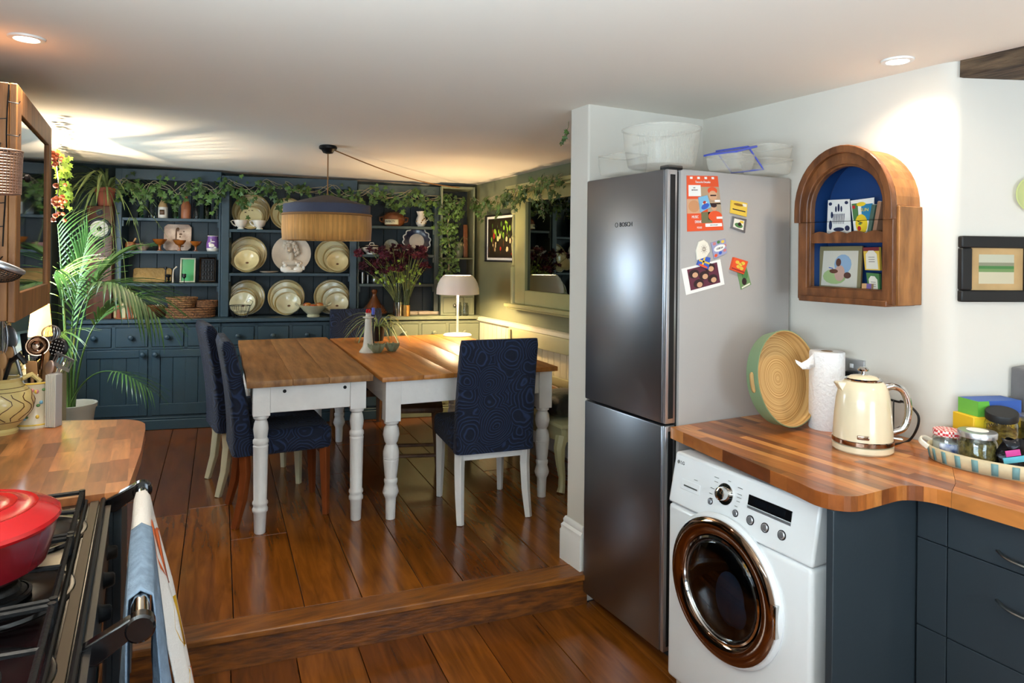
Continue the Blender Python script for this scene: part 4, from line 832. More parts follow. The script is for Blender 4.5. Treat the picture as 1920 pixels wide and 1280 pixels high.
# ------------------------------------------------------------------ dome lamp
lx, ly = 2.19, 4.99
dl = thing('table_lamp', 'white dome table lamp with a thin stem, lit, on the far table corner', 'lamp', (lx, ly, TR))
MB().lathe([(0, 0), (.112, 0), (.114, .006), (.105, .014), (.02, .017), (0, .017)], 36).build('base', m_lampwhite, dl)
MB().lathe([(.009, .015), (.009, .4), (0, .4)], 14).build('stem', m_lampwhite, dl)
zb = 1.235-TR
m_domein = mat('lamp_shade_white', (226, 220, 212), .5)
MB().lathe([(.17, zb), (.168, zb+.045), (.158, zb+.085), (.14, zb+.12), (.118, zb+.145), (.112, zb+.15), (.108, zb+.148), (.136, zb+.116), (.153, zb+.082), (.164, zb+.045), (.166, zb)], 48, closed=True).build('dome_shade', m_domein, dl)
MB().tube([(-.14, 0, zb+.11), (.14, 0, zb+.11)], .003, 6).tube([(0, -.14, zb+.11), (0, .14, zb+.11)], .003, 6).build('shade_carrier', m_lampwhite, dl)
m_bulb = mat('warm_bulb', (255, 236, 200), .5, emit=(255, 206, 140), es=6)
MB().ball((0, 0, zb+.06), .022, 14, 10).build('bulb', m_bulb, dl)
lamp('dome_lamp_light', 'POINT', (lx, ly, TR+zb+.06), 54, (1, .74, .42), shadow_soft_size=.03)
# ------------------------------------------------------------------ mirror and picture on the right wall
mt_ = thing('overmantel_mirror', 'large olive-green framed mirror with turned side columns on the right wall', 'mirror', (WR-.002, 4.25, 1.17))
a = onx(972, 350, WR); gl = onx(991, 378, WR-.03); gb = onx(989, 544, WR-.03); yl = a.y-4.25; yr = -(yl+.0)-.1; hz_ = a.z-1.17
gy1 = gl.y-4.25; gz1 = gl.z-1.17; gz0 = gb.z-1.17; gy0 = yr+.16
MB().box(-.03, -.004, gy0, gy1, gz0, gz1).build('mirror_glass', m_mirror, mt_, smooth=False)
fm = MB(); fm.box(-.055, -.004, gy1, yl-.05, 0, hz_-.05).box(-.055, -.004, yr+.05, gy0, 0, hz_-.05).box(-.055, -.004, gy0, gy1, 0, gz0).box(-.055, -.004, gy0, gy1, gz1, hz_-.05)
fm.build('frame', m_olive, mt_, bevel=.006)
for yy in (yl-.035, yr+.035):
    MB().lathe([(.03, 0), (.03, .28), (.022, .29), (.028, .3), (.018, .32), (.022, .4), (.027, .46), (.02, .5), (.029, .52), (.02, .54), (.026, .6), (.022, .68), (.018, .7), (.03, .71), (.03, hz_-.06)], 14, c=(-.045, yy, 0)).build('turned_column', m_olive, mt_)
MB().box(-.085, -.004, yr-.02, yl+.02, hz_-.05, hz_-.03).box(-.1, -.004, yr-.035, yl+.035, hz_-.03, hz_).build('cornice', m_olive, mt_, bevel=.006)
MB().box(-.1, -.004, yr-.03, yl+.04, -.03, 0).box(-.08, -.004, yr-.02, yl+.03, -.045, -.03).build('sill', m_olive, mt_, bevel=.006)
pa = onx(911, 404, WR-.02); pb_ = onx(967, 492, WR-.02)
pf = thing('framed_picture', 'black framed photograph of a bright green forest feast on the right wall', 'picture', (WR-.001, (pa.y+pb_.y)/2, (pa.z+pb_.z)/2))
w_, h_ = (pa.y-pb_.y)/2, (pa.z-pb_.z)/2
MB().box(-.03, -.002, -w_, w_, h_-.015, h_).box(-.03, -.002, -w_, w_, -h_, -h_+.015).box(-.03, -.002, -w_, -w_+.015, -h_+.015, h_-.015).box(-.03, -.002, w_-.015, w_, -h_+.015, h_-.015).build('frame', m_rubber, pf, bevel=.002)
MB().box(-.012, -.003, -w_+.015, w_-.015, -h_+.015, h_-.015).build('mount', m_paper, pf, smooth=False)
MB().box(-.0135, -.012, -w_+.035, w_-.035, -h_+.035, h_-.035).build('print', flat('print_dark', (32, 26, 16), .4), pf, smooth=False)
rp_r = random.Random(8)
c_print = [flat('print_green', (128, 168, 40)), flat('print_leaf', (66, 98, 26)), flat('print_white', (196, 176, 130)), flat('print_red', (160, 44, 28)), flat('print_brown', (90, 56, 28))]
for k_ in range(46):
    ci = rp_r.choice([0, 0, 1, 1, 4]) if k_ < 26 else rp_r.choice([2, 3, 4, 2])
    yy = rp_r.uniform(-w_+.06, w_-.06); zz = rp_r.uniform(-.02, h_-.07) if k_ < 26 else rp_r.uniform(-h_+.06, .02)
    if k_ < 26: yy *= .8
    hh = rp_r.uniform(.01, .03); ww = rp_r.uniform(.006, .02)
    MB().lathe([(0, 0), (1, 0)], 8, m=Matrix.Translation((-.0137-.00004*k_, yy, zz)) @ Matrix.Rotation(radians(-90), 4, 'Y') @ Matrix.Diagonal((hh, ww, 1, 1))).build('printed_shape', c_print[ci], pf, smooth=False)
# ------------------------------------------------------------------ speaker, spider plant, palm, lamp by the window
su0, su1 = U(161, .08), U(209, .08); szt = ond(193, 386, .08)[1]
sk = thing('loudspeaker', 'tall brown wooden loudspeaker with a pale cone left of the shelves', 'loudspeaker', dw((su0+su1)/2, .2, CT), DA); sw = (su1-su0)/2; shh = szt-CT
m_spk = mat('walnut_veneer', (96, 54, 34), .45, var=.35, vs=6, stretch=(6, 6, 1))
MB().rbox(-sw, sw, -.12, .14, 0, shh, .006).build('cabinet', m_spk, sk)
def disc(par, nm, mt, zpx, pr, mbprof, y=-.121):
    zz = ond(193, zpx, .08)[1]-CT; k = ond(193, 430, .08)[2]/FPX
    return MB().lathe([(a*pr*k, b) for a, b in mbprof], 28, m=Matrix.Translation((0, y, zz)) @ Matrix.Rotation(radians(90), 4, 'X')).build(nm, mt, par)
disc(sk, 'woofer_surround', m_rubber, 429, 21, [(.72, .002), (.8, .008), (.92, .008), (1, .002), (1, -.001), (.72, -.001)])
disc(sk, 'woofer_cone', m_potcream, 429, 15.5, [(0, .006), (.25, .002), (.3, .0), (1, .006), (1, .001), (0, 0)]); disc(sk, 'dust_cap', m_kick, 429, 4.5, [(0, .012), (.7, .008), (1, .002), (0, .001)])
disc(sk, 'bass_port', m_kick, 458, 8, [(0, .001), (.75, .001), (.8, .006), (1, .006), (1, 0), (0, 0)])
disc(sk, 'tweeter', m_rubber, 398, 6, [(0, .006), (.5, .004), (.6, .001), (1, .002), (1, 0), (0, 0)])
k = ond(205, 370, .2)[2]/FPX; pp = dw(U(197, .18), .18, szt+.001)
s2 = thing('spider_plant', 'big spider plant in a terracotta pot on top of the loudspeaker', 'potted plant', pp, DA)
rr = 20*k
MB().lathe([(0, 0), (.62*rr, 0), (.88*rr, 1.3*rr), (1.0*rr, 1.32*rr), (1.02*rr, 1.75*rr), (.92*rr, 1.75*rr), (.85*rr, 1.3*rr), (0, 1.3*rr)], 24).build('pot', m_terra, s2)
spider_plant(s2, 70, .2, .42, 1.45*rr, 5, .075)
run = random.Random(9)
lm_ = blade(5, .09, 1.2, .4).mesh('leaf', m_spider)
for (x1, z1) in ((.12, -.45), (.2, -.62), (.05, -.4), (.3, -.3), (-.1, -.35), (.16, -.8)):
    pts = [Vector((0, -.05, 1.5*rr)), Vector((x1*.5, -.14, 1.5*rr+.06)), Vector((x1*.9, -.19, z1*.45)), Vector((x1, -.19, z1))]
    cur = [((1-s)**3)*pts[0]+3*s*(1-s)**2*pts[1]+3*s*s*(1-s)*pts[2]+s**3*pts[3] for s in (i/12 for i in range(13))]
    MB().tube(cur, .0022, 5).build('runner', m_stemgreen, s2)
    for c in (cur[-1], cur[8]):
        for i in range(5): a = run.uniform(0, 6.3); l = run.uniform(.05, .1); inst(lm_, 'leaf', s2, c, (0, run.uniform(-.4, .5), a), l)
# palm
pz = .56; pp = onz(137, 757, pz)
pm = thing('potted_palm', 'tall feathery palm in a cream pot standing by the left window', 'potted plant', (pp.x, pp.y, S))
MB().lathe([(0, 0), (.085, 0), (.12, .36), (.128, .4), (.135, .4), (.137, .425), (.122, .425), (.112, .38), (0, .37)], 28).build('pot', m_potcream, pm)
MB().lathe([(0, .385), (.112, .38), (.1, .375)], 20).build('soil', m_soil, pm)
def leaflet():
    mb = MB(); rows = []
    for i in range(7):
        s = i/6; w = .05*(1-(2*s-.7)**2*.36)*(1-s**4)+.0015; z = -.38*s*s
        rows.append([mb.b.verts.new((s, -w/2, z+.008)), mb.b.verts.new((s, 0, z)), mb.b.verts.new((s, w/2, z+.008))])
    for A, B in zip(rows, rows[1:]):
        for k in range(2): mb.b.faces.new((A[k], A[k+1], B[k+1], B[k]))
    return mb.mesh('leaflet', m_palm)
LF = leaflet()
def frond(base, ctrl, tip, n, lmax, start=.42, seed=1, parent=pm):
    rn = random.Random(seed); q = lambda s: base*(1-s)**2+ctrl*2*s*(1-s)+tip*s*s
    cur = [q(i/18) for i in range(19)]
    f = MB().tube(cur, [.007-.0052*i/18 for i in range(19)], 6).build('frond', m_palm, parent)
    for i in range(n):
        s = start+(1-start)*(i+.5)/n; p = q(s); tg = (q(min(1, s+.02))-q(s-.02)).normalized()
        side = tg.cross(Vector((0, 0, 1)));
        side = side.normalized() if side.length > .05 else Vector((1, 0, 0))
        l = lmax*(.45+.55*sin(pi*min(1, (s-start)/(1-start)*.85+.12)))*rn.uniform(.88, 1.08)
        for sg in (-1, 1):
            d = (side*sg*.8+tg*(.55+.9*(s-start)/(1-start))+Vector((0, 0, .12+rn.uniform(-.12, .12)))).normalized()
            if (p+d*l).x+pp.x < WL+.035 or p.x+pp.x < WL+.02: continue
            yv = Vector((0, 0, 1)).cross(d).normalized(); zv = d.cross(yv)
            o = bpy.data.objects.new('leaflet', LF); COL.objects.link(o); o.parent = f
            o.matrix_local = Matrix(((d.x*l, yv.x*l, zv.x*l, p.x), (d.y*l, yv.y*l, zv.y*l, p.y), (d.z*l, yv.z*l, zv.z*l, p.z), (0, 0, 0, 1)))
b0 = Vector((0, 0, .38))
def fr_(px1, py1, px2, py2, y1, y2, n, l, start=.42, seed=1):
    o = Vector((pp.x, pp.y, S)); frond(b0+Vector((random.uniform(-.03, .03), random.uniform(-.03, .03), 0)), ony(px1, py1, y1)-o, ony(px2, py2, y2)-o, n, l, start, seed)
y0_ = pp.y
fr_(128, 395, 300, 600, y0_-.35, y0_-.7, 22, .42, .42, 1)
fr_(150, 560, 262, 560, y0_-.1, y0_-.2, 18, .4, .5, 2)
fr_(120, 600, 165, 440, y0_, y0_-.05, 18, .36, .45, 3)
fr_(175, 640, 285, 735, y0_-.3, y0_-.55, 12, .22, .62, 4)
fr_(118, 520, 108, 420, y0_, y0_+.1, 16, .4, .45, 5)
fr_(122, 450, 100, 520, y0_-.1, y0_-.3, 18, .36, .5, 6)
fr_(140, 520, 235, 470, y0_+.1, y0_+.15, 16, .36, .5, 7)
fr_(125, 560, 104, 650, y0_-.1, y0_-.3, 14, .3, .5, 8)
# cream cupboard under the window with a lit lamp
cu = thing('low_cupboard', 'cream painted low cupboard under the window, behind the palm', 'cupboard', (WL+.1, 5.0, S))
MB().box(-.095, .08, -.5, .04, .0, .7).build('carcass', m_cream, cu, bevel=.004); MB().rbox(-.098, .1, -.52, .055, .7, .725, .005).build('top', m_cream, cu)
for yy in (-.48,): d_ = MB().rbox(.08, .095, yy, yy+.5, .05, .68, .004).build('door', m_cream, cu); MB().ball((.105, yy+.06, .4), .012, 10, 8).build('knob', m_brass, d_)
lp = Vector((WL+.065, 4.95, S+.726))
lt = thing('bedside_lamp', 'small lamp with a glowing cream shade below the oak wall cabinet', 'lamp', lp)
MB().lathe([(0, 0), (.045, 0), (.045, .01), (.025, .03), (.035, .07), (.02, .12), (.012, .14), (.012, .2), (0, .2)], 18).build('base', m_brass, lt)
m_shade = mat('glowing_cream_shade', (250, 226, 160), .8, emit=(255, 214, 120), es=.2)
_nt = m_shade.node_tree; _tr = _nt.nodes.new('ShaderNodeBsdfTranslucent'); _tr.inputs[0].default_value = lin((255, 232, 180)); _mx = _nt.nodes.new('ShaderNodeMixShader'); _mx.inputs[0].default_value = .35
_nt.links.new(_nt.nodes['Principled BSDF'].outputs[0], _mx.inputs[1]); _nt.links.new(_tr.outputs[0], _mx.inputs[2]); _nt.links.new(_mx.outputs[0], _nt.nodes['Material Output'].inputs[0])
MB().lathe([(.062, .17), (.045, .36), (.043, .36), (.06, .17)], 32, closed=True).build('lamp_shade', m_shade, lt)
MB().ball((0, 0, .25), .02, 12, 8).build('bulb', m_bulb, lt)
lamp('window_lamp_light', 'POINT', lp+Vector((0, 0, .3)), 230, (1, .8, .56), shadow_soft_size=.025)
MB().tube([(0, 0, .2), (0, 0, .24)], .008, 8).build('lamp_holder', m_brass, lt)
# ------------------------------------------------------------------ ivy
def ivy_mesh(mt):
    out = [(0, -.1), (.25, -.28), (.5, -.2), (.36, .05), (.62, .28), (.3, .34), (.16, .52), (0, .9), (-.16, .52), (-.3, .34), (-.62, .28), (-.36, .05), (-.5, -.2), (-.25, -.28)]
    mb = MB(); c = mb.b.verts.new((0, .1, .06)); v = [mb.b.verts.new((x, y, -.12*abs(x)-.05*max(0, y))) for x, y in out]
    for i in range(len(v)): mb.b.faces.new((c, v[i], v[(i+1) % len(v)]))
    return mb.mesh('leaf', mt, ang=80)
IV = ivy_mesh(m_leaf); IVB = ivy_mesh(m_leafbright)
def leaf_at(par, p, n, sz, rn, me=None):
    n = n.normalized(); roll = rn.uniform(-1.3, 1.3)+pi                 # leaf tips hang down
    upv = Vector((sin(roll), 0, cos(roll))); x = upv.cross(n); x = x.normalized() if x.length > .1 else Vector((1, 0, 0)); y_ = n.cross(x)
    o = bpy.data.objects.new('leaf', me or IV); COL.objects.link(o); o.parent = par
    o.matrix_local = Matrix(((x.x*sz, y_.x*sz, n.x*sz, p.x), (x.y*sz, y_.y*sz, n.y*sz, p.y), (x.z*sz, y_.z*sz, n.z*sz, p.z), (0, 0, 0, 1)))
def garland(name, label, spine, nrm, nleaf, spread, seed, smin=.024, smax=.05, hang=.0, vines=3, me=None, lat=None):
    rn = random.Random(seed); o0 = Vector(spine[0]); t = thing(name, label, 'ivy', o0)
    n = len(spine)
    def pt(s): k_ = min(int(s*(n-1)), n-2); f_ = s*(n-1)-k_; return Vector(spine[k_]).lerp(Vector(spine[k_+1]), f_)
    for vi in range(vines):
        ph = rn.uniform(0, 6); am = spread*rn.uniform(.35, .7); m_ = 14*(n-1)
        MB().tube([pt(i/m_)-o0+Vector((0, 0, am*sin(ph+i*.42)+.35*am*sin(.83*i+ph)))+nrm*(.012*sin(i*.9+ph)+.02) for i in range(m_+1)], .0024, 5).build('vine_stem', m_stem, t)
    for i in range(nleaf):
        s = rn.random(); p = pt(s)-o0; c = rn.gauss(0, .5); dens = .5+.5*sin(s*31+seed)
        p += Vector((0, 0, -hang*rn.random()*dens+spread*c))+nrm*rn.uniform(.005, .05)
        if lat is not None: p += lat*rn.uniform(-1, 1)
        p.z = min(p.z, zc(p.x+o0.x, p.y+o0.y)-.045-o0.z)
        nn = nrm+Vector((rn.uniform(-.7, .7), rn.uniform(-.7, .7), rn.uniform(-.2, .8)))
        leaf_at(t, p, nn, rn.uniform(smin, smax), rn, me)
    return t
NV = -DV
def dpt(px, py, v): u, z, _ = ond(px, py, v); return dw(u, v, z)
gv = SF-.03
garland('ivy_garland', 'green ivy garland along the top of the dresser, left of the pendant lamp', [dpt(x, y, gv) for x, y in ((222, 345), (270, 352), (330, 352), (400, 350), (460, 350), (530, 350))], NV, 300, .075, 2, hang=.19)
garland('ivy_garland', 'green ivy garland along the top of the dresser, right of the pendant lamp', [dpt(x, y, gv) for x, y in ((535, 352), (620, 358), (690, 363), (760, 366), (820, 372), (868, 376))], NV, 300, .07, 3, hang=.17)
NX = Vector((-1, 0, 0))
garland('ivy_garland', 'ivy trailing along the top of the right wall above picture and mirror', [onx(x, y, WR-.1) for x, y in ((888, 380), (925, 378), (970, 362), (1010, 345), (1060, 328))], NX, 260, .06, 4, hang=.16)
garland('trailing_ivy', 'dark ivy hanging down the corner shelf beside the sage wall', [dpt(x, y, .03) for x, y in ((842, 385), (838, 430), (843, 480), (836, 540))], NV, 290, .05, 5, .02, .036, vines=4, lat=DU*.085)
garland('ivy_sprig', 'ivy strand hanging over the top of the mirror glass', [onx(x, y, WR-.11) for x, y in ((1015, 355), (1020, 375), (1022, 405))], NX, 34, .04, 6, .02, .036, vines=2)
garland('ivy_sprig', 'single ivy tendril beside the top of the white wall end', [ony(x, y, 2.76) for x, y in ((1067, 232), (1062, 255), (1053, 274))], Vector((-.6, -.8, 0)), 6, .012, 7, .02, .028, vines=1)
# owl pot with a plant in the corner shelf
ow = thing('owl_pot', 'pale green owl-shaped pot with a plant in the upper corner shelf', 'plant pot', dw(U(858, .2), .2, 1.9), DA+radians(55)); ow.location.z = CBm+.001
MB().lathe([(0, 0), (.035, 0), (.045, .03), (.05, .07), (.044, .1), (.046, .12), (.04, .14), (.034, .14), (.036, .1), (0, .1)], 20).build('body', m_celadon, ow)
for s in (-1, 1): MB().ball((s*.018, -.04, .115), (.014, .008, .014), 10, 8).build('eye', m_slip, ow); MB().ball((s*.03, -.01, .145), (.01, .006, .018), 8, 6).build('ear', m_celadon, ow)
spider_plant(ow, 18, .08, .16, .13, 21, .05)
# orange lanterns and bright leaves at the window side
hl = garland('trailing_ivy', 'sunlit bright green ivy hanging on the left wall behind the oak cabinet', [onx(x, y, WL+.1) for x, y in ((108, 292), (114, 330), (118, 365), (108, 385))], Vector((.7, -.7, 0)), 80, .05, 12, .03, .05, vines=2, me=IVB, lat=Vector((.03, .12, 0)))  # sunlit look put into a lighter leaf colour
of = thing('lantern_flowers', 'spray of dried orange lantern flowers hanging by the oak cabinet', 'dried flowers', onx(104, 300, WL+.16))
rn = random.Random(31); bl = MB().lathe([(0, -.03), (.02, -.02), (.028, 0), (.02, .018), (.006, .03), (0, .03)], 7).mesh('flower', m_orangebloom)
for i in range(30):
    q_ = onx(rn.uniform(98, 122), rn.choice([rn.uniform(284, 310), rn.uniform(345, 415), rn.uniform(345, 415)]), WL+.16)-Vector(of.location)
    inst(bl, 'flower', of, q_, (rn.uniform(0, 3), rn.uniform(0, 3), 0), rn.uniform(.35, .6))
MB().tube([Vector((0, 0, .02)), onx(110, 345, WL+.16)-Vector(of.location), onx(104, 415, WL+.16)-Vector(of.location)], .003, 5).build('stem', m_darkbowl, of)
# ------------------------------------------------------------------ flowers in two vases
p1, k = at_d(747, .05, CT); p2, k = at_d(762.5, .02, CT)
def vase(label, p, r, h, mt, gm):
    t = thing('glass_vase', label, 'vase', p, DA, 'two cylinder vases'); MB().lathe([(0, 0), (r, 0), (r, h), (r*.92, h), (r*.92, .012), (0, .012)], 28).build('glass', gm, t)
    MB().lathe([(r*1.01, .001), (r*1.01, h*.42), (r*1.0, h*.42)], 28).build('metal_sleeve', mt, t); return t
vase('dark cylinder vase holding the burgundy flowers, left one', p1, 9*k, 62*k, m_chrome, g_clear)
vase('brass-toned slim cylinder vase holding the burgundy flowers, right one', p2, 6.6*k, 50*k, m_brass, g_clear)
rn = random.Random(17)
def petals():
    mb = MB()
    for i in range(16):
        a = rn.uniform(0, 6.3); e_ = rn.uniform(-.4, 1.4); d = Vector((cos(a)*cos(e_), sin(a)*cos(e_), sin(e_))); s_ = d.cross(Vector((.3, .5, .8))).normalized()
        mb.poly([d*.25, d*.7+s_*.28, d*1.05, d*.7-s_*.28])
    mb.ball((0, 0, .1), (.35, .35, .3), 7, 5); return mb.mesh('flower_head', m_burg, ang=60)
PM = [petals() for _ in range(4)]; BL = [ivy_mesh(m_leafbright)]
for nm, pv, lab, cxs in (('flower_bouquet', p1, 'burgundy dried flowers in the left vase', (668, 765)), ('flower_bouquet', p2, 'burgundy dried flowers in the right vase', (735, 808))):
    t = thing(nm, lab, 'flowers', pv+Vector((0, 0, .02)), 0, 'bouquets on the dresser'); o = Vector(t.location)
    for i in range(26):
        q_ = dpt(rn.uniform(*cxs), rn.uniform(462, 512), rn.uniform(-.12, .1))-o; b_ = Vector((rn.uniform(-.02, .02), rn.uniform(-.02, .02), .0)); m1 = b_*.3+Vector((q_.x*.12, q_.y*.12, q_.z*.55))
        cur = [b_*(1-s)**2+m1*2*s*(1-s)+q_*s*s for s in (j/8 for j in range(9))]
        MB().tube(cur, .0028, 5).build('stem', m_stemgreen, t)
        inst(rn.choice(PM), 'flower_head', t, q_, (rn.uniform(-.6, .6), rn.uniform(-.6, .6), rn.uniform(0, 6)), rn.uniform(.03, .05))
        inst(rn.choice(PM), 'flower_head', t, q_+Vector((rn.uniform(-.04, .04), rn.uniform(-.03, .03), rn.uniform(-.035, .02))), (rn.uniform(-.6, .6), rn.uniform(-.6, .6), rn.uniform(0, 6)), rn.uniform(.022, .04))
        for j in range(2): leaf_at(t, cur[6]+Vector((rn.uniform(-.04, .04), rn.uniform(-.04, .04), rn.uniform(-.06, .02))), Vector((rn.uniform(-.5, .5), -1, rn.uniform(-.2, .6))), rn.uniform(.015, .028), rn, BL[0])
def smooth_path(P, n=8):
    P = [Vector(p) for p in P]; out = []
    for i in range(len(P)-1):
        a, b, c, d = P[max(i-1, 0)], P[i], P[i+1], P[min(i+2, len(P)-1)]
        for k in range(n):
            s = k/n; out.append(.5*((2*b)+(c-a)*s+(2*a-5*b+4*c-d)*s*s+(3*b-a-3*c+d)*s**3))
    return out+[P[-1]]
# ================================================================== KITCHEN
FX = Matrix(((0, 0, -1, 0), (-1, 0, 0, 0), (0, 1, 0, 0), (0, 0, 0, 1)))      # things drawn facing -X: local x -> -Y, y -> Z, z -> -X
FY = Matrix(((1, 0, 0, 0), (0, 0, -1, 0), (0, 1, 0, 0), (0, 0, 0, 1)))       # things drawn facing -Y: local x -> X, y -> Z, z -> -Y
T3 = Matrix.Translation
# ------------------------------------------------------------------ downlights
m_lens = mat('lit_lens', (255, 250, 240), .4, emit=(255, 240, 215), es=14)
def downlight(label, x, y, e):
    z = zc(x, y); t = thing('downlight', label, 'downlight', (x, y, z), 0, 'ceiling downlights')
    MB().lathe([(.034, -.001), (.036, -.008), (.05, -.007), (.052, -.001)], 32, closed=True).build('bezel', m_trimwhite, t)
    MB().lathe([(0, -.003), (.033, -.003), (.033, -.001), (0, -.001)], 24).build('lens', m_lens, t)
    lamp('downlight_beam', 'SPOT', (x, y, z-.012), e, (1, .85, .68), spot_size=radians(135), spot_blend=1, shadow_soft_size=.04)
ld = onz(50, 69, 2.23); rd = onz(1683, 112, 2.228)
downlight('lit downlight at the top left, above the oak cabinet', ld.x, ld.y, 22)
downlight('lit downlight at the top right, above the arched cabinet', rd.x, rd.y, 19)
downlight('lit downlight behind the camera over the hob', -.33, 1.0, 28)
downlight('lit downlight behind the camera over the right worktop', 2.15, .1, 26)
downlight('lit downlight behind the camera in the middle of the kitchen', .9, -.6, 28)
# ------------------------------------------------------------------ fridge
fx0, fy0, fy1, fh = 1.722, 1.985, 2.515, 1.885
fz = thing('fridge_freezer', 'tall steel fridge-freezer with grey side standing against the white wall', 'fridge', (2.05, 2.25, 0))
MB().rbox(1.79, 2.395, fy0, fy1, .03, fh, .006).build('body', m_fridgeside, fz, world=True)
zsp = onx(1103, 750, fx0).z
for nm, a, b in (('upper_door', zsp+.004, fh-.004), ('lower_door', .06, zsp-.004)):
    d = MB().rbox(fx0, 1.772, fy0+.02, fy1, a, b, .006).build(nm, m_steel, fz, world=True)
    MB().rbox(fx0+.004, 1.775, fy0+.002, fy0+.02, a, b, .004).build('grip_edge', m_silver, d, world=False, loc=-Vector(fz.location))
    MB().box(fx0+.018, 1.762, fy0-.0005, fy0+.004, a+.02, b-.02).build('grip_recess', m_rubber, d, loc=-Vector(fz.location))
MB().box(1.774, 1.789, fy0+.012, fy1-.012, .06, fh-.01).build('door_seal', m_rubber, fz, world=True)
MB().rbox(fx0+.006, 1.80, fy0+.0, fy0+.05, fh-.006, fh+.012, .004).build('hinge_cover', m_rubber, fz, world=True)
MB().box(1.80, 2.38, fy0+.02, fy1-.02, 0, .03).build('foot_plinth', m_rubber, fz, world=True)
bp = onx(1173, 421, fx0)
L_ = text('BOSCH', .026, m_darkmetal, fz, T3(Vector((fx0-.0006, bp.y-.002, bp.z))-Vector(fz.location)) @ FX)
MB().lathe([(.008, 0), (.01, 0), (.01, .0006), (.008, .0006)], 16, m=T3(Vector((fx0-.0004, bp.y+.06, bp.z))-Vector(fz.location)) @ FX, closed=True).build('logo_ring', m_darkmetal, fz)
# things stuck on the fridge side (local x -> +X, y -> up)
mc = lambda n, c: flat('magnet_'+n, c, .5)
m_or, m_ye, m_bl, m_gr, m_pk, m_dk = mc('orange', (222, 84, 44)), mc('yellow', (222, 184, 70)), mc('blue', (58, 92, 180)), mc('green', (78, 122, 70)), mc('pink', (196, 120, 120)), mc('dark', (52, 34, 36))
m_skin, m_sky, m_cream2 = mc('tan', (206, 158, 122)), mc('sky', (120, 176, 206)), mc('ivory', (226, 218, 200))
def sticker(name, label, cat, quad, th, mt, draw=None, group='things on the fridge side'):
    "quad: photo corners tl,tr,br,bl on the fridge side"
    P = [ony(x, y, fy0) for x, y in quad]; c = sum(P, Vector())/4; t = thing(name, label, cat, (c.x, fy0-.0005, c.z), 0, group)
    P = [(p.x-c.x, p.z-c.z) for p in P]
    MB().prism(P, 0, th, m=FY).build('card', mt, t, smooth=False)
    def at(a, b):                                                       # a,b in 0..1 over the quad
        x = (P[0][0]*(1-a)+P[1][0]*a)*(1-b)+(P[3][0]*(1-a)+P[2][0]*a)*b; y = (P[0][1]*(1-a)+P[1][1]*a)*(1-b)+(P[3][1]*(1-a)+P[2][1]*a)*b; return x, y
    def patch(nm, mt2, pts, k=1): return MB().prism([at(a, b) for a, b in pts], th, th+.0004*k, m=FY).build(nm, mt2, t, smooth=False)
    def blob(nm, mt2, a, b, ra, rb, k=1):
        return patch(nm, mt2, [(a+ra*cos(i*pi/7), b+rb*sin(i*pi/7)) for i in range(14)], k)
    ang = math.atan2(P[1][1]-P[0][1], P[1][0]-P[0][0])
    def word(s, size, mt2, a, b, sx=1): x, y = at(a, b); text(s, size, mt2, t, FY @ T3((x, y, th+.0012)) @ Matrix.Rotation(ang, 4, 'Z'), sx=sx, depth=.0004)
    if draw: draw(patch, blob, word)
    return t
def rect(a0, a1, b0, b1): return [(a0, b0), (a1, b0), (a1, b1), (a0, b1)]
def poster(p, b, w):
    p('photo_panel', mc('sepia', (176, 146, 116)), rect(.42, 1, .2, .52)); p('photo_panel', m_skin, rect(0, .42, .42, .68)); p('photo_panel', mc('olive', (112, 108, 74)), rect(.4, .7, .66, .86)); p('photo_panel', mc('sepia2', (170, 150, 124)), rect(.6, 1, .5, .8), 1)
    b('orange_hat', m_or, .78, .27, .15, .07, 2); b('face_shape', m_skin, .78, .36, .13, .09, 3); p('glasses', m_dk, rect(.7, .88, .345, .37), 4)
    b('hair_shape', mc('fair', (198, 140, 96)), .2, .55, .16, .11, 2); b('face_shape', m_skin, .78, .58, .08, .06, 3); b('hair_shape', m_dk, .78, .54, .09, .04, 4); b('red_shirt', m_or, .8, .74, .2, .1, 2)
    p('white_note', m_paper, rect(.05, .42, .17, .37), 2)
    for i in range(4): p('film_frame', m_paper, rect(.1+.23*i, .18+.23*i, .02, .06), 2)
    p('orange_foot', m_or, rect(0, 1, .86, 1), 1); p('white_caption', m_paper, rect(.5, .97, .87, .93), 2); p('white_caption', m_paper, rect(.82, .98, .44, .48), 5); p('white_caption', m_paper, rect(.83, 1, .75, .79), 5)
    w('Favourite Decades', .0125, m_paper, .5, .115, .82); w('MUSIC', .015, m_paper, .22, .745, .8); w('DRINK', .015, m_paper, .3, .835, .75); w('FOOD', .011, m_paper, .33, .94, .8); w('LIVE', .006, m_dk, .22, .22); w('BIRTHDAYS', .006, m_dk, .23, .26); w('COME TO THE PARTY', .0042, m_dk, .735, .9)
sticker('party_flyer', 'orange printed flyer headed Favourite Decades, on the fridge side', 'flyer', ((1287, 329), (1345, 330), (1356, 431), (1288, 434)), .0012, m_or, poster)
def boat(p, b, w): b('sea', m_bl, .5, .75, .4, .2); b('roof', mc('red', (170, 60, 50)), .5, .45, .16, .1, 2); b('snow', m_paper, .5, .52, .25, .07)
sticker('fridge_magnet', 'blue seaside souvenir magnet pinned over the flyer', 'magnet', ((1308, 370), (1324, 366), (1331, 388), (1312, 398)), .006, m_sky, boat)
def gold(p, b, w): p('dark_band', m_dk, rect(.1, .9, .62, .7)); b('dark_arch', mc('brownish', (140, 100, 40)), .45, .25, .3, .1); p('pale_corner', m_cream2, rect(.7, .95, .1, .3))
sticker('fridge_magnet', 'gold square souvenir magnet, upper right of the group', 'magnet', ((1369.5, 375), (1399.5, 381), (1398, 406.5), (1368, 399)), .005, m_ye, gold)
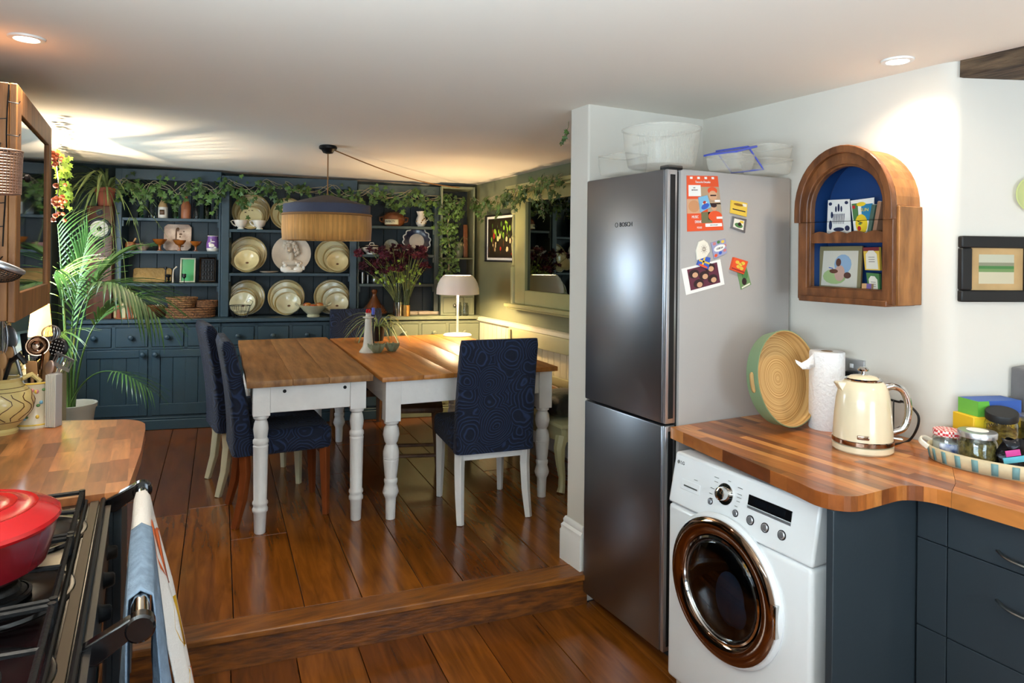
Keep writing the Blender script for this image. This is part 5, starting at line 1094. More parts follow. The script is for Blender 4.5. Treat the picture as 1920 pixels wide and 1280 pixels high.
def tile(p, b, w): p('inner_picture', m_cream2, rect(.15, .85, .15, .85)); b('bush', m_gr, .5, .6, .28, .18, 2); b('figure', m_dk, .55, .5, .12, .14, 3); p('sky_yellow', m_ye, rect(.55, .8, .2, .38), 2)
sticker('fridge_magnet', 'grey-framed picture magnet under the gold one', 'magnet', ((1371.5, 405), (1398, 411), (1395, 437), (1368, 427)), .005, m_silver, tile)
# heart
hc_ = ony(1317, 467, fy0); t = thing('fridge_magnet', 'white heart magnet with a brown star flower', 'magnet', (hc_.x, fy0-.0005, hc_.z), 0, 'things on the fridge side'); kx = 2.75/1280
H_ = [(-13, 20), (-15, 2), (-10, -13), (0, -17), (8, -12), (12, -4), (13, 4), (6, 14)]
MB().prism([(x*kx*1.15, -y*kx) for x, y in H_], 0, .008, m=FY).build('heart', m_cream2, t, bevel=.002)
for i in range(10): a = i*pi/5; MB().prism([(.004*cos(a-.3), .004*sin(a-.3)), (.019*cos(a), .019*sin(a)), (.004*cos(a+.3), .004*sin(a+.3))], .008, .0085, m=FY).build('star_ray', m_spot, t, smooth=False)
def lisboa(p, b, w):
    for a, c_, m2 in ((.2, .12, m_pk), (.5, .1, m_gr), (.8, .15, m_ye), (.15, .85, m_or), (.5, .8, m_bl), (.85, .75, m_pk), (.9, .45, m_pk)): b('printed_flower', m2, a, c_, .12, .1)
    b('white_oval', m_paper, .5, .48, .42, .2, 2); w('LISBOA', .011, m_dk, .5, .5)
sticker('fridge_magnet', 'floral magnet lettered LISBOA next to the heart', 'magnet', ((1332, 455), (1358, 447), (1362, 474), (1338, 485)), .004, mc('lilac', (150, 150, 180)), lisboa)
def sweden(p, b, w): p('yellow_cross', m_ye, rect(.35, .5, 0, 1)); p('yellow_cross', m_ye, rect(0, 1, .42, .58)); b('red_ribbon', m_or, .5, .9, .4, .1, 2)
sticker('fridge_magnet', 'blue and yellow flag magnet holding the group photo', 'magnet', ((1312, 479), (1330, 483), (1326, 505), (1305, 496)), .006, m_bl, sweden)
def snap(p, b, w):
    p('dark_picture', mc('plum', (96, 44, 60)), rect(.13, .9, .08, .88))
    for a, c_ in ((.28, .3), (.7, .22), (.35, .7), (.72, .66), (.52, .45)): b('dark_hair', m_dk, a, c_, .13, .17, 2); b('face_shape', m_skin, a+.02, c_+.05, .07, .1, 3)
sticker('instant_photo', 'white bordered photograph of a group of faces, pinned by the flag magnet', 'photograph', ((1277, 504), (1350, 486), (1358, 533), (1286, 553)), .0012, m_paper, snap)
def fries(p, b, w):
    for a, c_ in ((.3, .3), (.55, .4), (.7, .25), (.45, .6), (.7, .65)): b('golden_bit', m_ye, a, c_, .14, .13)
    p('red_stripe', mc('redstripe', (160, 50, 40)), rect(0, 1, .8, .92))
sticker('fridge_magnet', 'red and yellow snack box magnet, lower right of the group', 'magnet', ((1373, 482), (1399, 490), (1391, 514), (1367, 505)), .01, m_or, fries)
def park(p, b, w): b('tree', m_gr, .65, .3, .3, .3); b('trunk', m_dk, .45, .65, .22, .2, 2); p('path', m_cream2, rect(.1, .9, .88, .96))
sticker('instant_photo', 'small garden snapshot hanging below the snack box magnet', 'photograph', ((1382, 512), (1399, 500), (1408, 533), (1389, 543)), .0012, mc('leafy', (110, 140, 90)), park)
# ------------------------------------------------------------------ plastic boxes on the fridge
def tub(name, label, px, py, w, d, h, top=1.12, rot=0, ribs=0, lidc=None, z=fh+.004, round_=.3, yoff=0):
    p = onz(px, py, z); p.y += yoff; t = thing(name, label, 'container', (p.x, p.y, z), radians(rot), 'plastic boxes on the fridge')
    def pr(s, hh, th=0):
        out = []
        for i in range(32):
            a = 2*pi*i/32; ca, sa = cos(a), sin(a); e = round_
            out.append((s*(w/2-th)*math.copysign(abs(ca)**e, ca), s*(d/2-th)*math.copysign(abs(sa)**e, sa), hh))
        return out
    mb = MB(); rings = [pr(.86, 0), pr(.95, .006), pr(1.0*(1+top)/2, h*.5), pr(top, h), pr(top*1.03, h), pr(top*1.03, h-.006)]
    rv = [[mb.b.verts.new(q) for q in r_] for r_ in rings]
    for A, B in zip(rv, rv[1:]):
        for i in range(32): mb.b.faces.new((A[i], A[(i+1) % 32], B[(i+1) % 32], B[i]))
    mb.b.faces.new(rv[0][::-1]); mb.build('tub', m_plastic, t, solid=.0016)
    if ribs:
        for i in range(ribs): a = -pi*.95+i*pi*.9/ribs; MB().tube([(.93*w/2*cos(a), .93*d/2*sin(a), .02), (1.04*w/2*cos(a), 1.04*d/2*sin(a), h*.8)], .0016, 5).build('rib', m_plastic, t)
    if lidc:
        q_ = pr(top*1.05, h-.004); MB().prism([(a[0], a[1]) for a in q_], h-.002, h+.006).build('lid', m_plastic, t, bevel=.002); MB().tube([Vector((a[0], a[1], h)) for a in q_+q_[:1]], .0035, 6).build('seal', lidc, t)
    return t
tub('plastic_box', 'low clear plastic box at the left end of the fridge top', 1190, 326, .15, .16, .085, 1.03, 0, round_=.25, yoff=.08)
tb = tub('plastic_bowl', 'big clear ribbed plastic tub in the middle of the fridge top', 1280, 309, .25, .25, .15, 1.1, 0, 26, round_=.8, yoff=.12)
MB().lathe([(0, 0), (.12, 0), (.122, .006), (.115, .008), (0, .004)], 32, m=T3((.01, 0, .115)) @ Matrix.Rotation(radians(-17), 4, 'Y')).build('loose_lid', m_plastic, tb)
b_ = tub('plastic_box', 'small clear plastic box with a tilted blue-sealed lid', 1380, 319, .12, .14, .06, 1.08, 8, round_=.22, yoff=.03)
for m_ in (T3((-.0, 0, .075)) @ Matrix.Rotation(radians(-14), 4, 'Y'), T3((.10, .03, .053)) @ Matrix.Rotation(radians(38), 4, 'Y')):
    q_ = [(-.065, -.075), (.065, -.075), (.065, .075), (-.065, .075)]
    l_ = MB().prism(q_, 0, .006, m=m_).build('lid', m_plastic, b_, bevel=.002); MB().tube([m_ @ Vector((a, c, .003)) for a, c in q_+q_[:1]], .004, 6).build('seal', m_plasticblue, l_)
tub('plastic_box', 'lower of two stacked round-cornered plastic boxes, right end of the fridge top', 1448, 327, .15, .15, .06, 1.06, 0, round_=.35, yoff=.03)
p_ = onz(1448, 327, fh+.004); tub('plastic_box', 'upper of two stacked round-cornered plastic boxes, right end of the fridge top', 1448, 327, .15, .15, .055, 1.06, 4, round_=.35, yoff=.03).location.z = fh+.066
# ------------------------------------------------------------------ worktops with single staves
def worktop(name, label, outline, z, th, mt, rowx, rot=0, group=None, lens=(.18, .42), sw=.042, seed=1):
    t = thing(name, label, 'worktop', (0, 0, z), radians(rot), group); rn = random.Random(seed)
    x0 = min(p[0] for p in outline); x1 = max(p[0] for p in outline); y0 = min(p[1] for p in outline); y1 = max(p[1] for p in outline); x = x0-rn.uniform(0, sw*.5)
    while x < x1:
        y = y0-rn.uniform(0, lens[1])
        while y < y1:
            l = rn.uniform(*lens); Q = clip(outline, (x, x+sw, y, y+l))
            if Q: MB().prism(Q, -th, rn.uniform(-.0002, .0002)).build('stave', mt, t, smooth=False)
            y += l
        x += sw
    return t
m_endgrain = m_stave
wzR, wzL = .91, .92
def arc(cx, cy, rx, ry, a0, a1, n=8): return [(cx+rx*cos(radians(a0+(a1-a0)*i/n)), cy+ry*sin(radians(a0+(a1-a0)*i/n))) for i in range(n+1)]
front = [(1.745, 1.978), (1.738, 1.93), (1.648, 1.33)]
curve = arc(1.715, 1.262, .08, .085, 165, 270, 8)+[(1.78, 1.178)]+arc(1.865, 1.09, .09, .09, 95, 5, 8)
outA = front+curve+[(1.957, 1.08), (2.05, 1.12), (2.415, 1.345), (2.415, 1.978)]
worktop('worktop', 'oiled wooden block worktop with a wavy front edge over the washing machine', outA, wzR, .042, m_stave, 0, seed=4, sw=.034, lens=(.22, .55), group='wood block worktops')
outB = [(1.9575, 1.0793), (1.985, .5), (2.0, -1.0), (2.85, -1.0), (2.85, 1.11), (2.80, 1.17), (2.44, 1.318), (2.4155, 1.3443), (2.0505, 1.1193)]
worktop('worktop', 'oiled wooden block worktop under the tea tray at the right edge', outB, wzR, .042, m_stave, 0, seed=9, sw=.034, lens=(.22, .55), group='wood block worktops')
outL = [(WL+.005, 2.06), (-.04, 2.06), (-.035, 2.1), (-.008, 2.45), (.004, 2.75)]+arc(-.12, 2.8, .125, .15, 10, 80, 7)+[(-.25, 3.005), (WL+.005, 3.05)]
worktop('worktop', 'oiled wooden block worktop with a rounded end, left of the picture', outL, wzL, .04, m_stave_y, 0, seed=2, group='wood block worktops', sw=.05, lens=(.16, .36))
# ------------------------------------------------------------------ right-hand units and washing machine
un = thing('base_unit', 'slate blue end panel and cupboard side beside the washing machine', 'cabinet', (2.1, 1.22, 0))
MB().box(1.645, 2.4, 1.212, 1.234, .0, wzR-.043).build('end_panel', m_unit, un, world=True, bevel=.002)
dr = thing('drawer_unit', 'slate blue drawer unit with bow handles under the right worktop', 'cabinet', (2.3, .6, 0))
MB().box(2.035, 2.55, -.95, 1.2, .1, wzR-.046).build('carcass', m_unit, dr, world=True, smooth=False)
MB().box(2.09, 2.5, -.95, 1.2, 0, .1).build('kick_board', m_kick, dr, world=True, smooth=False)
zA = onx(1775, 1026, 2.01).z; zB = onx(1775, 1196, 2.01).z; yF = onx(1776, 945, 2.01).y
levels = [(zA, wzR-.05), (zB, zA), (.11, zB)]
for a, b in levels: MB().box(2.012, 2.034, yF+.0015, 1.205, a+.0015, b-.0015).build('filler_front', m_unit, dr, world=True, smooth=False, bevel=.0015)
for y1_, y2_ in ((yF-.42, yF), (yF-.86, yF-.43), (yF-1.3, yF-.87)):
    for k_, (a, b) in enumerate(levels):
        d_ = MB().box(2.012, 2.034, y1_+.0015, y2_-.0015, a+.0015, b-.0015).build('drawer_front', m_unit, dr, world=True, smooth=False, bevel=.0015)
        if k_ < 3:
            zh = b-.035-(.05 if k_ == 0 else .055); yc = (y1_+y2_)/2; o_ = -Vector(dr.location)
            MB().tube([Vector((2.012, yc+.08*s, zh))+Vector((-.028*(1-abs(s)**3), 0, -.006*(1-s*s)))+o_ for s in (i/8-1 for i in range(17))], [.0075-.002*abs(i/8-1) for i in range(17)], 8, flat=.6).build('handle', m_pewter, d_, loc=(0, 0, 0))
wm = thing('washing_machine', 'white front-loading washing machine with a large chrome door', 'washing machine', (1.95, 1.6, 0))
wx, wy0, wy1, wh = 1.652, 1.283, 1.882, .852; wo = -Vector(wm.location)
MB().rbox(wx+.1, 2.25, wy0+.004, wy1-.004, .012, wh-.003, .01).build('cabinet', m_offwhite, wm, world=True)
zp = onx(1499, 1057, wx).z; zp0 = zp
fa = MB().rbox(wx, wx+.105, wy0, wy1, .06, zp-.0015, .016, seg=3); fa.build('front_panel', m_white_en, wm, world=True)
pz_ = [(wx, zp+.0015), (wx+.035, wh), (wx+.105, wh), (wx+.105, zp+.0015)]
MB().prism([(a, b) for a, b in pz_], -wy1, -wy0, m=Matrix.Rotation(radians(90), 4, 'X')).build('control_panel', m_white_en, wm, world=True, bevel=.008)
MB().box(wx+.03, 2.2, wy0+.02, wy1-.02, 0, .06).build('base', m_offwhite, wm, world=True)
sl = math.atan2(.035, wh-zp)
def cpan(px, py):                                            # a point on the sloping control panel, from the photograph
    n = Vector((-cos(sl), 0, sin(sl))); p0 = Vector((wx, 0, zp+.0015)); r = ray(px, py); t_ = (p0-Vector((0, 0, EYE))).dot(n)/r.dot(n); p = r*t_; p.z += EYE; return p
CPM = Matrix.Rotation(sl, 4, 'Y') @ FX
def onpan(px, py): return T3(cpan(px, py)+wo) @ CPM
kn = MB().lathe([(0, .03), (.012, .031), (.02, .028), (.0225, .004), (.034, .003), (.034, 0), (0, 0)], 32, m=onpan(1360, 926)).build('programme_dial', m_chrome, wm)
for i in range(8): a = radians(-30+i*26); MB().box(.026, .032, -.0008, .0008, .003, .0036, m=onpan(1360, 926) @ Matrix.Rotation(a, 4, 'Z')).build('dial_mark', m_darkmetal, kn)
a_ = cpan(1404, 926); b_ = cpan(1486, 955); dy_ = a_.y-b_.y; zd = cpan(1402, 942).z
dsp = MB().box(0, dy_, -.032, 0, 0, .002, m=onpan(1405, 926)).build('display', m_black, wm, bevel=.001)
MB().box(.022, .075, -.024, -.006, .002, .0024, m=onpan(1405, 926)).box(.08, dy_-.022, -.024, -.006, .002, .0024, m=onpan(1405, 926)).build('display_window', m_darkglass, dsp, smooth=False)
MB().box(0, dy_, -.042, -.034, 0, .0015, m=onpan(1405, 926)).build('label_strip', m_silver, wm, smooth=False)
for px, py, r_ in ((1332, 939.5, .0095), (1379, 962, .0105), (1407, 975, .0135), (1434.5, 989, .0135), (1466, 1003, .0135)):
    MB().lathe([(0, .006), (r_*.7, .0055), (r_*.88, .003), (r_*.9, 0), (0, 0)], 22, m=onpan(px, py)).build('button', m_silver, wm); MB().lathe([(r_*.92, 0), (r_*.92, .002), (r_*1.08, .002), (r_*1.08, 0)], 22, m=onpan(px, py), closed=True).build('button_ring', m_darkmetal, wm)
text('LG', .016, m_darkmetal, wm, onpan(1280, 868)); MB().lathe([(0, .0008), (.0065, .0008), (.0065, 0)], 18, m=onpan(1273, 865)).build('logo_disc', m_pewter, wm)
mdr = onpan(1294, 915); MB().box(-.045, .045, -.012, .022, -.001, .0012, m=mdr).build('detergent_drawer', m_white_en, wm, bevel=.001); MB().box(-.03, .035, .0, .005, .0012, .002, m=mdr).build('drawer_grip', m_pewter, wm)
mb = MB()
for px, py, w_ in ((1344, 895, .02), (1343, 903, .016), (1336, 915, .018), (1333, 925, .014), (1334, 934, .014), (1368, 902, .012), (1388, 915, .02), (1387, 927, .018), (1386, 933, .018), (1384, 940, .014), (1380, 949, .012), (1305, 900, .016)): mb.box(-w_/2, w_/2, -.001, .001, 0, .0004, m=onpan(px, py))
mb.build('printed_legend', m_pewter, wm, smooth=False)
dcn = T3(Vector((wx, 1.608, .486))+wo) @ FX
dw_ = MB().lathe([(.232, -.002), (.234, .008), (.226, .02), (.22, .02), (.22, -.002)], 64, m=dcn, closed=True).build('door_rim', m_white_en, wm)
do_ = MB().lathe([(.22, .004), (.2215, .024), (.212, .032), (.2, .034), (.176, .03), (.162, .02), (.158, .01), (.158, .004)], 64, m=dcn, closed=True).build('door', m_darkchrome, wm)
MB().lathe([(.162, .02), (.164, .026), (.158, .028), (.154, .02)], 64, m=dcn, closed=True).build('inner_ring', m_chrome, do_)
MB().lathe([(.157, .012), (.13, .007), (.09, .004), (0, .0025)], 48, m=dcn).build('drum', mat('dark_drum', (26, 30, 36), .25, metal=.5), do_); MB().lathe([(.157, .018), (.14, .025), (.1, .031), (.05, .034), (0, .035)], 48, m=dcn).build('door_glass', glass('smoked_glass', (120, 140, 150), .01), do_, solid=.002)
MB().ball((.03, -.02, .008), (.06, .085, .012), 20, 12, m=dcn).ball((.06, -.05, .01), (.04, .05, .012), 16, 10, m=dcn).build('laundry', mat('pale_laundry', (120, 136, 160), .6, var=.4, vs=12), do_)
MB().tube([Vector((.148*cos(a), .148*sin(a), .016)) for a in (radians(i*6) for i in range(190, 62, -1))], .005, 6, m=dcn).build('gasket', m_silver, do_)
MB().rbox(.214, .226, -.05, .05, .004, .03, .004, m=dcn).build('door_catch', m_chrome, do_)
# ------------------------------------------------------------------ kettle, paper roll, tray
kp = onz(1617, 842, wzR); kt = thing('kettle', 'cream electric kettle with chrome handle on the worktop', 'kettle', (kp.x, kp.y, wzR), -YAW+radians(-4))
m_kcream = mat('cream_enamel', (222, 206, 172), .22, coat=.5)
MB().lathe([(0, 0), (.088, 0), (.094, .006), (.094, .022), (.088, .025), (0, .025)], 40).build('power_base', m_kcream, kt)
MB().lathe([(.0925, .026), (.0945, .028), (.0945, .04), (.092, .042)], 40).build('copper_band', m_darkchrome, kt)
MB().lathe([(.092, .04), (.0915, .06), (.088, .12), (.083, .17), (.076, .205), (.066, .225), (.058, .232), (0, .232)], 40).build('body', m_kcream, kt)
MB().lathe([(.058, .231), (.06, .236), (.052, .24), (.05, .236)], 36, closed=True).build('chrome_collar', m_chrome, kt)
ld_ = MB().lathe([(.05, .238), (.04, .246), (.02, .25), (0, .251)], 32).build('lid', m_kcream, kt); MB().lathe([(.006, .25), (.006, .262), (.017, .264), (.018, .27), (.012, .276), (0, .277)], 20).build('lid_knob', m_chrome, ld_)
MB().tube(smooth_path([(.07, 0, .208), (.1, 0, .214), (.13, 0, .2), (.146, 0, .16), (.145, 0, .11), (.13, 0, .075), (.1, 0, .062), (.085, 0, .062)], 6), .0112, 14, flat=1.1).build('handle', m_chrome, kt)
MB().prism([(-.07, .19), (-.09, .222), (-.086, .226), (-.055, .226)], -.02, .02, m=Matrix.Rotation(radians(90), 4, 'X')).build('spout', m_kcream, kt, bevel=.004)
MB().rbox(-.018, .018, -.0945, -.088, .052, .066, .003, m=Matrix.Rotation(radians(-22), 4, 'Z')).build('badge', m_darkchrome, kt)
MB().tube([(.085, -.02, .045), (.115, -.03, .043)], [.004, .006], 8).build('switch_lever', m_chrome, kt)
MB().grid(lambda i, j: ((.0925)*sin(1.35+(i-.5)*.12), -(.0925)*cos(1.35+(i-.5)*.12)*1.0, .07+.1*j), 4, 4).build('water_gauge', m_rubber, kt, solid=.002)
kc = [onz(1668, 836, wzR+.008), onz(1690, 833, wzR+.008)+Vector((0, .0, 0))]
cab_ = [(kp.x+.08, kp.y-.03, wzR+.012)]+[tuple(onx(px, py, 2.36)) for px, py in ((1700, 828), (1718, 806), (1722, 780), (1705, 760), (1690, 752))]+[tuple(onx(1680, 752, 2.405)), tuple(onx(1600, 730, 2.41))]
tag(MB().tube(smooth_path(cab_), .0042, 8).build('power_cable', m_rubber), 'black kettle cord looping up against the white wall', 'cord')
ps = onx(1590, 692, WK); so = thing('wall_socket', 'double wall socket half hidden behind the kettle', 'socket', (WK-.0005, ps.y, ps.z))
MB().rbox(-.01, 0, -.075, .075, -.044, .044, .003).build('plate', m_silver, so); MB().rbox(-.012, -.009, -.03, -.015, .01, .026, .001).rbox(-.012, -.009, .015, .03, .01, .026, .001).build('switch', m_white_en, so); MB().rbox(-.045, -.01, -.055, -.015, -.035, 0, .006).build('plug', m_rubber, so)
rp = onz(1549, 802, wzR); kr = thing('kitchen_roll', 'white kitchen paper roll standing behind the kettle', 'paper roll', (rp.x, rp.y, wzR))
MB().lathe([(.02, 0), (.06, 0), (.062, .004), (.062, .286), (.06, .29), (.02, .29)], 40, closed=True, rip=lambda i, z: .01*sin(i*1.7)).build('paper', m_tissue, kr)
MB().lathe([(.0185, .0), (.0205, .0), (.0205, .291), (.0185, .291)], 20, closed=True).build('cardboard_core', mat('cardboard', (150, 120, 90), .9), kr)
tr_ = [(-.058, -.02, .285), (-.085, -.028, .262), (-.11, -.034, .25), (-.135, -.036, .262)]
MB().grid(lambda i, j: (tr_[round(i*3)][0], tr_[round(i*3)][1]-.01*j, tr_[round(i*3)][2]-(.05-.012*i*3)*j*(1-.2*i)), 3, 3, m=Matrix.Rotation(-YAW, 4, 'Z')).build('torn_sheet', m_tissue, kr, solid=.001)
ty = onz(1450, 793, wzR); tt = thing('bamboo_tray', 'round green-rimmed bamboo tray leaning against the fridge side', 'tray', (ty.x-.035, ty.y-.045, wzR+.002), radians(4))
def bamboo():
    m = mat('spun_bamboo', (206, 166, 104), .5); nt = m.node_tree; P = nt.nodes['Principled BSDF']; N = nt.nodes.new; LK = nt.links.new
    tc = N('ShaderNodeTexCoord'); ln = N('ShaderNodeVectorMath'); ln.operation = 'LENGTH'; sc = N('ShaderNodeMath'); sc.operation = 'MULTIPLY'; sc.inputs[1].default_value = 55; nz = N('ShaderNodeTexNoise'); nz.noise_dimensions = '1D'; nz.inputs['Scale'].default_value = 4; nz.inputs['Detail'].default_value = 5
    LK(tc.outputs['Object'], ln.inputs[0]); LK(ln.outputs['Value'], sc.inputs[0]); LK(sc.outputs[0], nz.inputs['W'])
    r = N('ShaderNodeValToRGB'); r.color_ramp.elements[0].position = .35; r.color_ramp.elements[0].color = lin((168, 124, 68)); r.color_ramp.elements[1].position = .65; r.color_ramp.elements[1].color = lin((214, 176, 116)); LK(nz.outputs['Fac'], r.inputs['Fac']); LK(r.outputs['Color'], P.inputs['Base Color'])
    return m
m_bam = bamboo(); m_traygreen = mat('sage_green_lacquer', (124, 146, 108), .45)
RT = .178; tq = T3((0, 0, RT*cos(radians(10)))) @ Matrix.Rotation(radians(80), 4, 'X')
rot_e = (radians(80), 0, 0); lc_ = (0, 0, RT*cos(radians(10))+.006)
MB().lathe([(0, 0), (RT-.012, 0), (RT-.009, .004), (0, .004)], 64).build('woven_base', m_bam, tt, loc=lc_, rot=rot_e)
MB().lathe([(RT-.010, .002), (RT-.005, .055), (RT-.002, .056), (RT-.006, .002)], 64, closed=True).build('inner_rim', m_bam, tt, loc=lc_, rot=rot_e)
MB().lathe([(RT-.012, -.003), (RT-.006, .0), (RT+.001, .055), (RT-.002, .055), (RT-.009, .0)], 64, closed=True).build('outer_rim', m_traygreen, tt, loc=lc_, rot=rot_e)
for s in (-1, 1): MB().grid(lambda i, j: ((RT+.0015)*cos(pi*(s < 0)+(i-.5)*.42*(1-.25*abs(2*j-1)**3)), (RT+.0015)*sin(pi*(s < 0)+(i-.5)*.42*(1-.25*abs(2*j-1)**3)), .02+.018*j), 10, 4).build('handle_slot', m_bam, tt, loc=lc_, rot=rot_e, solid=.001)
# ------------------------------------------------------------------ arched wall cabinet
m_royal = mat('royal_blue_lining', (16, 58, 112), .6, var=.2, vs=4)
AX = 2.262; ac = thing('arched_cabinet', 'antique pine arched wall cabinet with blue lining, above the worktop', 'cabinet', (WK-.002, 1.643, 1.392))
aw, az1, ah = .2, .345, .575                                  # half width, spring line, full height (local y is world Y)
def arch(hw, z0, spring, top, n=16): return [(-hw, z0), (hw, z0)]+[(hw*cos(pi*i/n), spring+(top-spring)*sin(pi*i/n)) for i in range(n+1)]
YZ = Matrix(((0, 0, 1, 0), (1, 0, 0, 0), (0, 1, 0, 0), (0, 0, 0, 1)))        # (y,z,x)
def arch_ring(nm, mt, o, i_, xa, xb, par=ac, bevel=.003, skip=False):
    mb = MB(); n = len(o)
    A = [[mb.b.verts.new((x, p[0], p[1])) for p in P] for x in (xa, xb) for P in (o, i_)]
    for k in range(n):
        j = (k+1) % n
        mb.b.faces.new((A[0][k], A[0][j], A[1][j], A[1][k])); mb.b.faces.new((A[2][k], A[3][k], A[3][j], A[2][j])); mb.b.faces.new((A[0][j], A[0][k], A[2][k], A[2][j])); mb.b.faces.new((A[1][k], A[1][j], A[3][j], A[3][k]))
    bmesh.ops.recalc_face_normals(mb.b, faces=mb.b.faces[:]); return mb.build(nm, mt, par, bevel=bevel)
dx = AX-(WK-.002)
arch_ring('front_frame', m_archwood, arch(aw-.006, 0, az1, ah-.02), arch(aw-.046, .045, az1, ah-.068), dx, dx+.022)
arch_ring('blue_side_lining', MATS['royal_blue_lining'], arch(aw-.0265, .0145, az1, ah-.0305), arch(aw-.03, .016, az1, ah-.034), dx+.045, -.009, bevel=0)
arch_ring('inner_moulding', m_archwood, arch(aw-.04, .04, az1, ah-.062), arch(aw-.052, .05, az1, ah-.076), dx+.014, dx+.04)
hd_ = [(aw*cos(pi*i/20), az1-.0+(ah-az1)*sin(pi*i/20)) for i in range(21)]; hi_ = [((aw-.028)*cos(pi*i/20), az1+(ah-.028-az1)*sin(pi*i/20)) for i in range(21)]
arch_ring('hood_moulding', m_archwood, [(aw, az1-.05)]+hd_+[(-aw, az1-.05)], [(aw-.028, az1-.05)]+hi_+[(-(aw-.028), az1-.05)], dx-.018, dx+.01)
for k in range(7):                                            # the arched top is bent from single boards
    a0, a1 = pi*k/7, pi*(k+1)/7; Q = [((aw-.008)*cos(a0+(a1-a0)*i/3), az1+(ah-.012-az1)*sin(a0+(a1-a0)*i/3)) for i in range(4)]+[((aw-.026)*cos(a1-(a1-a0)*i/3), az1+(ah-.03-az1)*sin(a1-(a1-a0)*i/3)) for i in range(4)]
    MB().prism(Q, dx+.023, 0, m=YZ).build('roof_board', m_archside, ac, smooth=False)
for s in (-1, 1): MB().box(dx+.023, 0, s*(aw-.012)-.014, s*(aw-.012)+.014, -.004, az1-.002).build('side_board', m_archside, ac, bevel=.003)
MB().box(dx-.012, 0, -aw+.02, aw-.02, -.008, .014).build('base_board', m_archwood, ac, bevel=.004)
zsh = onx(1606, 446, 2.36).z-1.392
MB().prism(arch(aw-.03, .012, az1, ah-.034), -.008, -.002, m=YZ).build('back_panel', m_royal, ac, smooth=False)
MB().box(dx+.03, -.008, -aw+.03, aw-.03, zsh-.014, zsh).build('shelf', m_archwood, ac, bevel=.002)
sc_ = [(-.15+.3*i/48, zsh-.014+.028+.01*abs(sin(pi*i/12))) for i in range(49)]; MB().prism([(-.15, zsh-.02)]+[(.15, zsh-.02)]+sc_[::-1], dx+.022, dx+.03, m=YZ).build('scalloped_edge', m_archwood, ac, smooth=False)
# contents
def card(name, label, cat, x, quad, mt, th=.002, draw=None, group=None):
    P = [onx(a, b, x) for a, b in quad]; zb_ = min(p.z for p in P); c = sum(P, Vector())/4; t = thing(name, label, cat, (x, c.y, c.z), 0, group); P = [(-(p.y-c.y), p.z-c.z) for p in P]
    MB().prism(P, -th, 0, m=FX).build('card', mt, t, smooth=False)
    def at(a, b): return tuple((P[0][i]*(1-a)+P[1][i]*a)*(1-b)+(P[3][i]*(1-a)+P[2][i]*a)*b for i in (0, 1))
    def patch(nm, m2, pts, k=1): return MB().prism([at(*q_) for q_ in pts], 0, .0004*k, m=FX).build(nm, m2, t, smooth=False)
    def blob(nm, m2, a, b, ra, rb, k=1): return patch(nm, m2, [(a+ra*cos(i*pi/7), b+rb*sin(i*pi/7)) for i in range(14)], k)
    def word(s, size, m2, a, b, sx=1): q_ = at(a, b); text(s, size, m2, t, FX @ T3((q_[0], q_[1], .0016)), sx=sx, depth=.0004)
    if draw: draw(patch, blob, word)
    return t
m_ink = mc('ink', (40, 48, 78)); m_tq = mc('turquoise', (40, 128, 168)); m_brightyellow = mc('brightyellow', (236, 200, 40)); m_crim = mc('crimson', (190, 40, 40))
def folk(p, b, w):
    for i in range(9): p('ink_stroke', m_ink, [(.25+.06*i, .42), (.28+.06*i, .42), (.27+.055*i, .72), (.255+.055*i, .72)])
    for a, c_, r1, r2 in ((.12, .12, .08, .05), (.85, .1, .08, .05), (.15, .75, .07, .14), (.85, .85, .1, .08), (.5, .88, .22, .06), (.5, .24, .05, .12), (.38, .28, .04, .09), (.62, .28, .04, .09), (.2, .45, .05, .1)): b('ink_leaf', m_ink, a, c_, r1, r2)
card('greetings_card', 'white card printed with an ink-blue folk bird and leaves', 'card', 2.365, ((1552.5, 375), (1593, 373), (1596, 437), (1550, 438)), m_paper, draw=folk)
def sun(p, b, w):
    p('turquoise_field', m_tq, rect(.45, .95, .15, .6)); p('green_field', m_gr, rect(.04, .3, .1, .6)); b('yellow_face', m_brightyellow, .42, .7, .3, .28, 2); b('red_cheek', m_crim, .3, .82, .09, .07, 3); b('red_cheek', m_crim, .85, .62, .07, .05, 3); b('yellow_fish', m_brightyellow, .45, .14, .2, .06, 3); p('brow', m_dk, [(.25, .6), (.48, .66), (.48, .68), (.25, .63)], 4); b('eye', m_gr, .35, .69, .08, .03, 4); b('red_berry', m_crim, .12, .2, .07, .05, 3)
    w('SUN', .017, m_brightyellow, .6, .31)
card('greetings_card', 'colourful card with a yellow sun face lettered SUN', 'card', 2.35, ((1594.5, 376), (1639, 370), (1637, 440), (1602, 440)), m_paper, draw=sun)
cz = 1.392+zsh
for i, (px, h_, c_, lab) in enumerate(((1644, .115, (70, 92, 78), 'thin green-spined booklet leaning in the arched cabinet'), (1654, .125, (150, 110, 84), 'thin tan booklet at the right of the arched cabinet shelf'))):
    yb = onx(px, 430, 2.35).y; t = thing('booklet', lab, 'book', (2.35, yb, cz+.002), 0, 'booklets in the arched cabinet'); R_ = Matrix.Rotation(radians(10), 4, 'X')
    MB().box(-.05, .05, -.007, .007, 0, h_, m=R_).build('cover', mc('cover%d' % i, c_), t, bevel=.001); MB().box(-.048, .045, -.005, .005, .002, h_+.001, m=R_).build('pages', m_paper, t, smooth=False)
    t.location.z = cz+.004
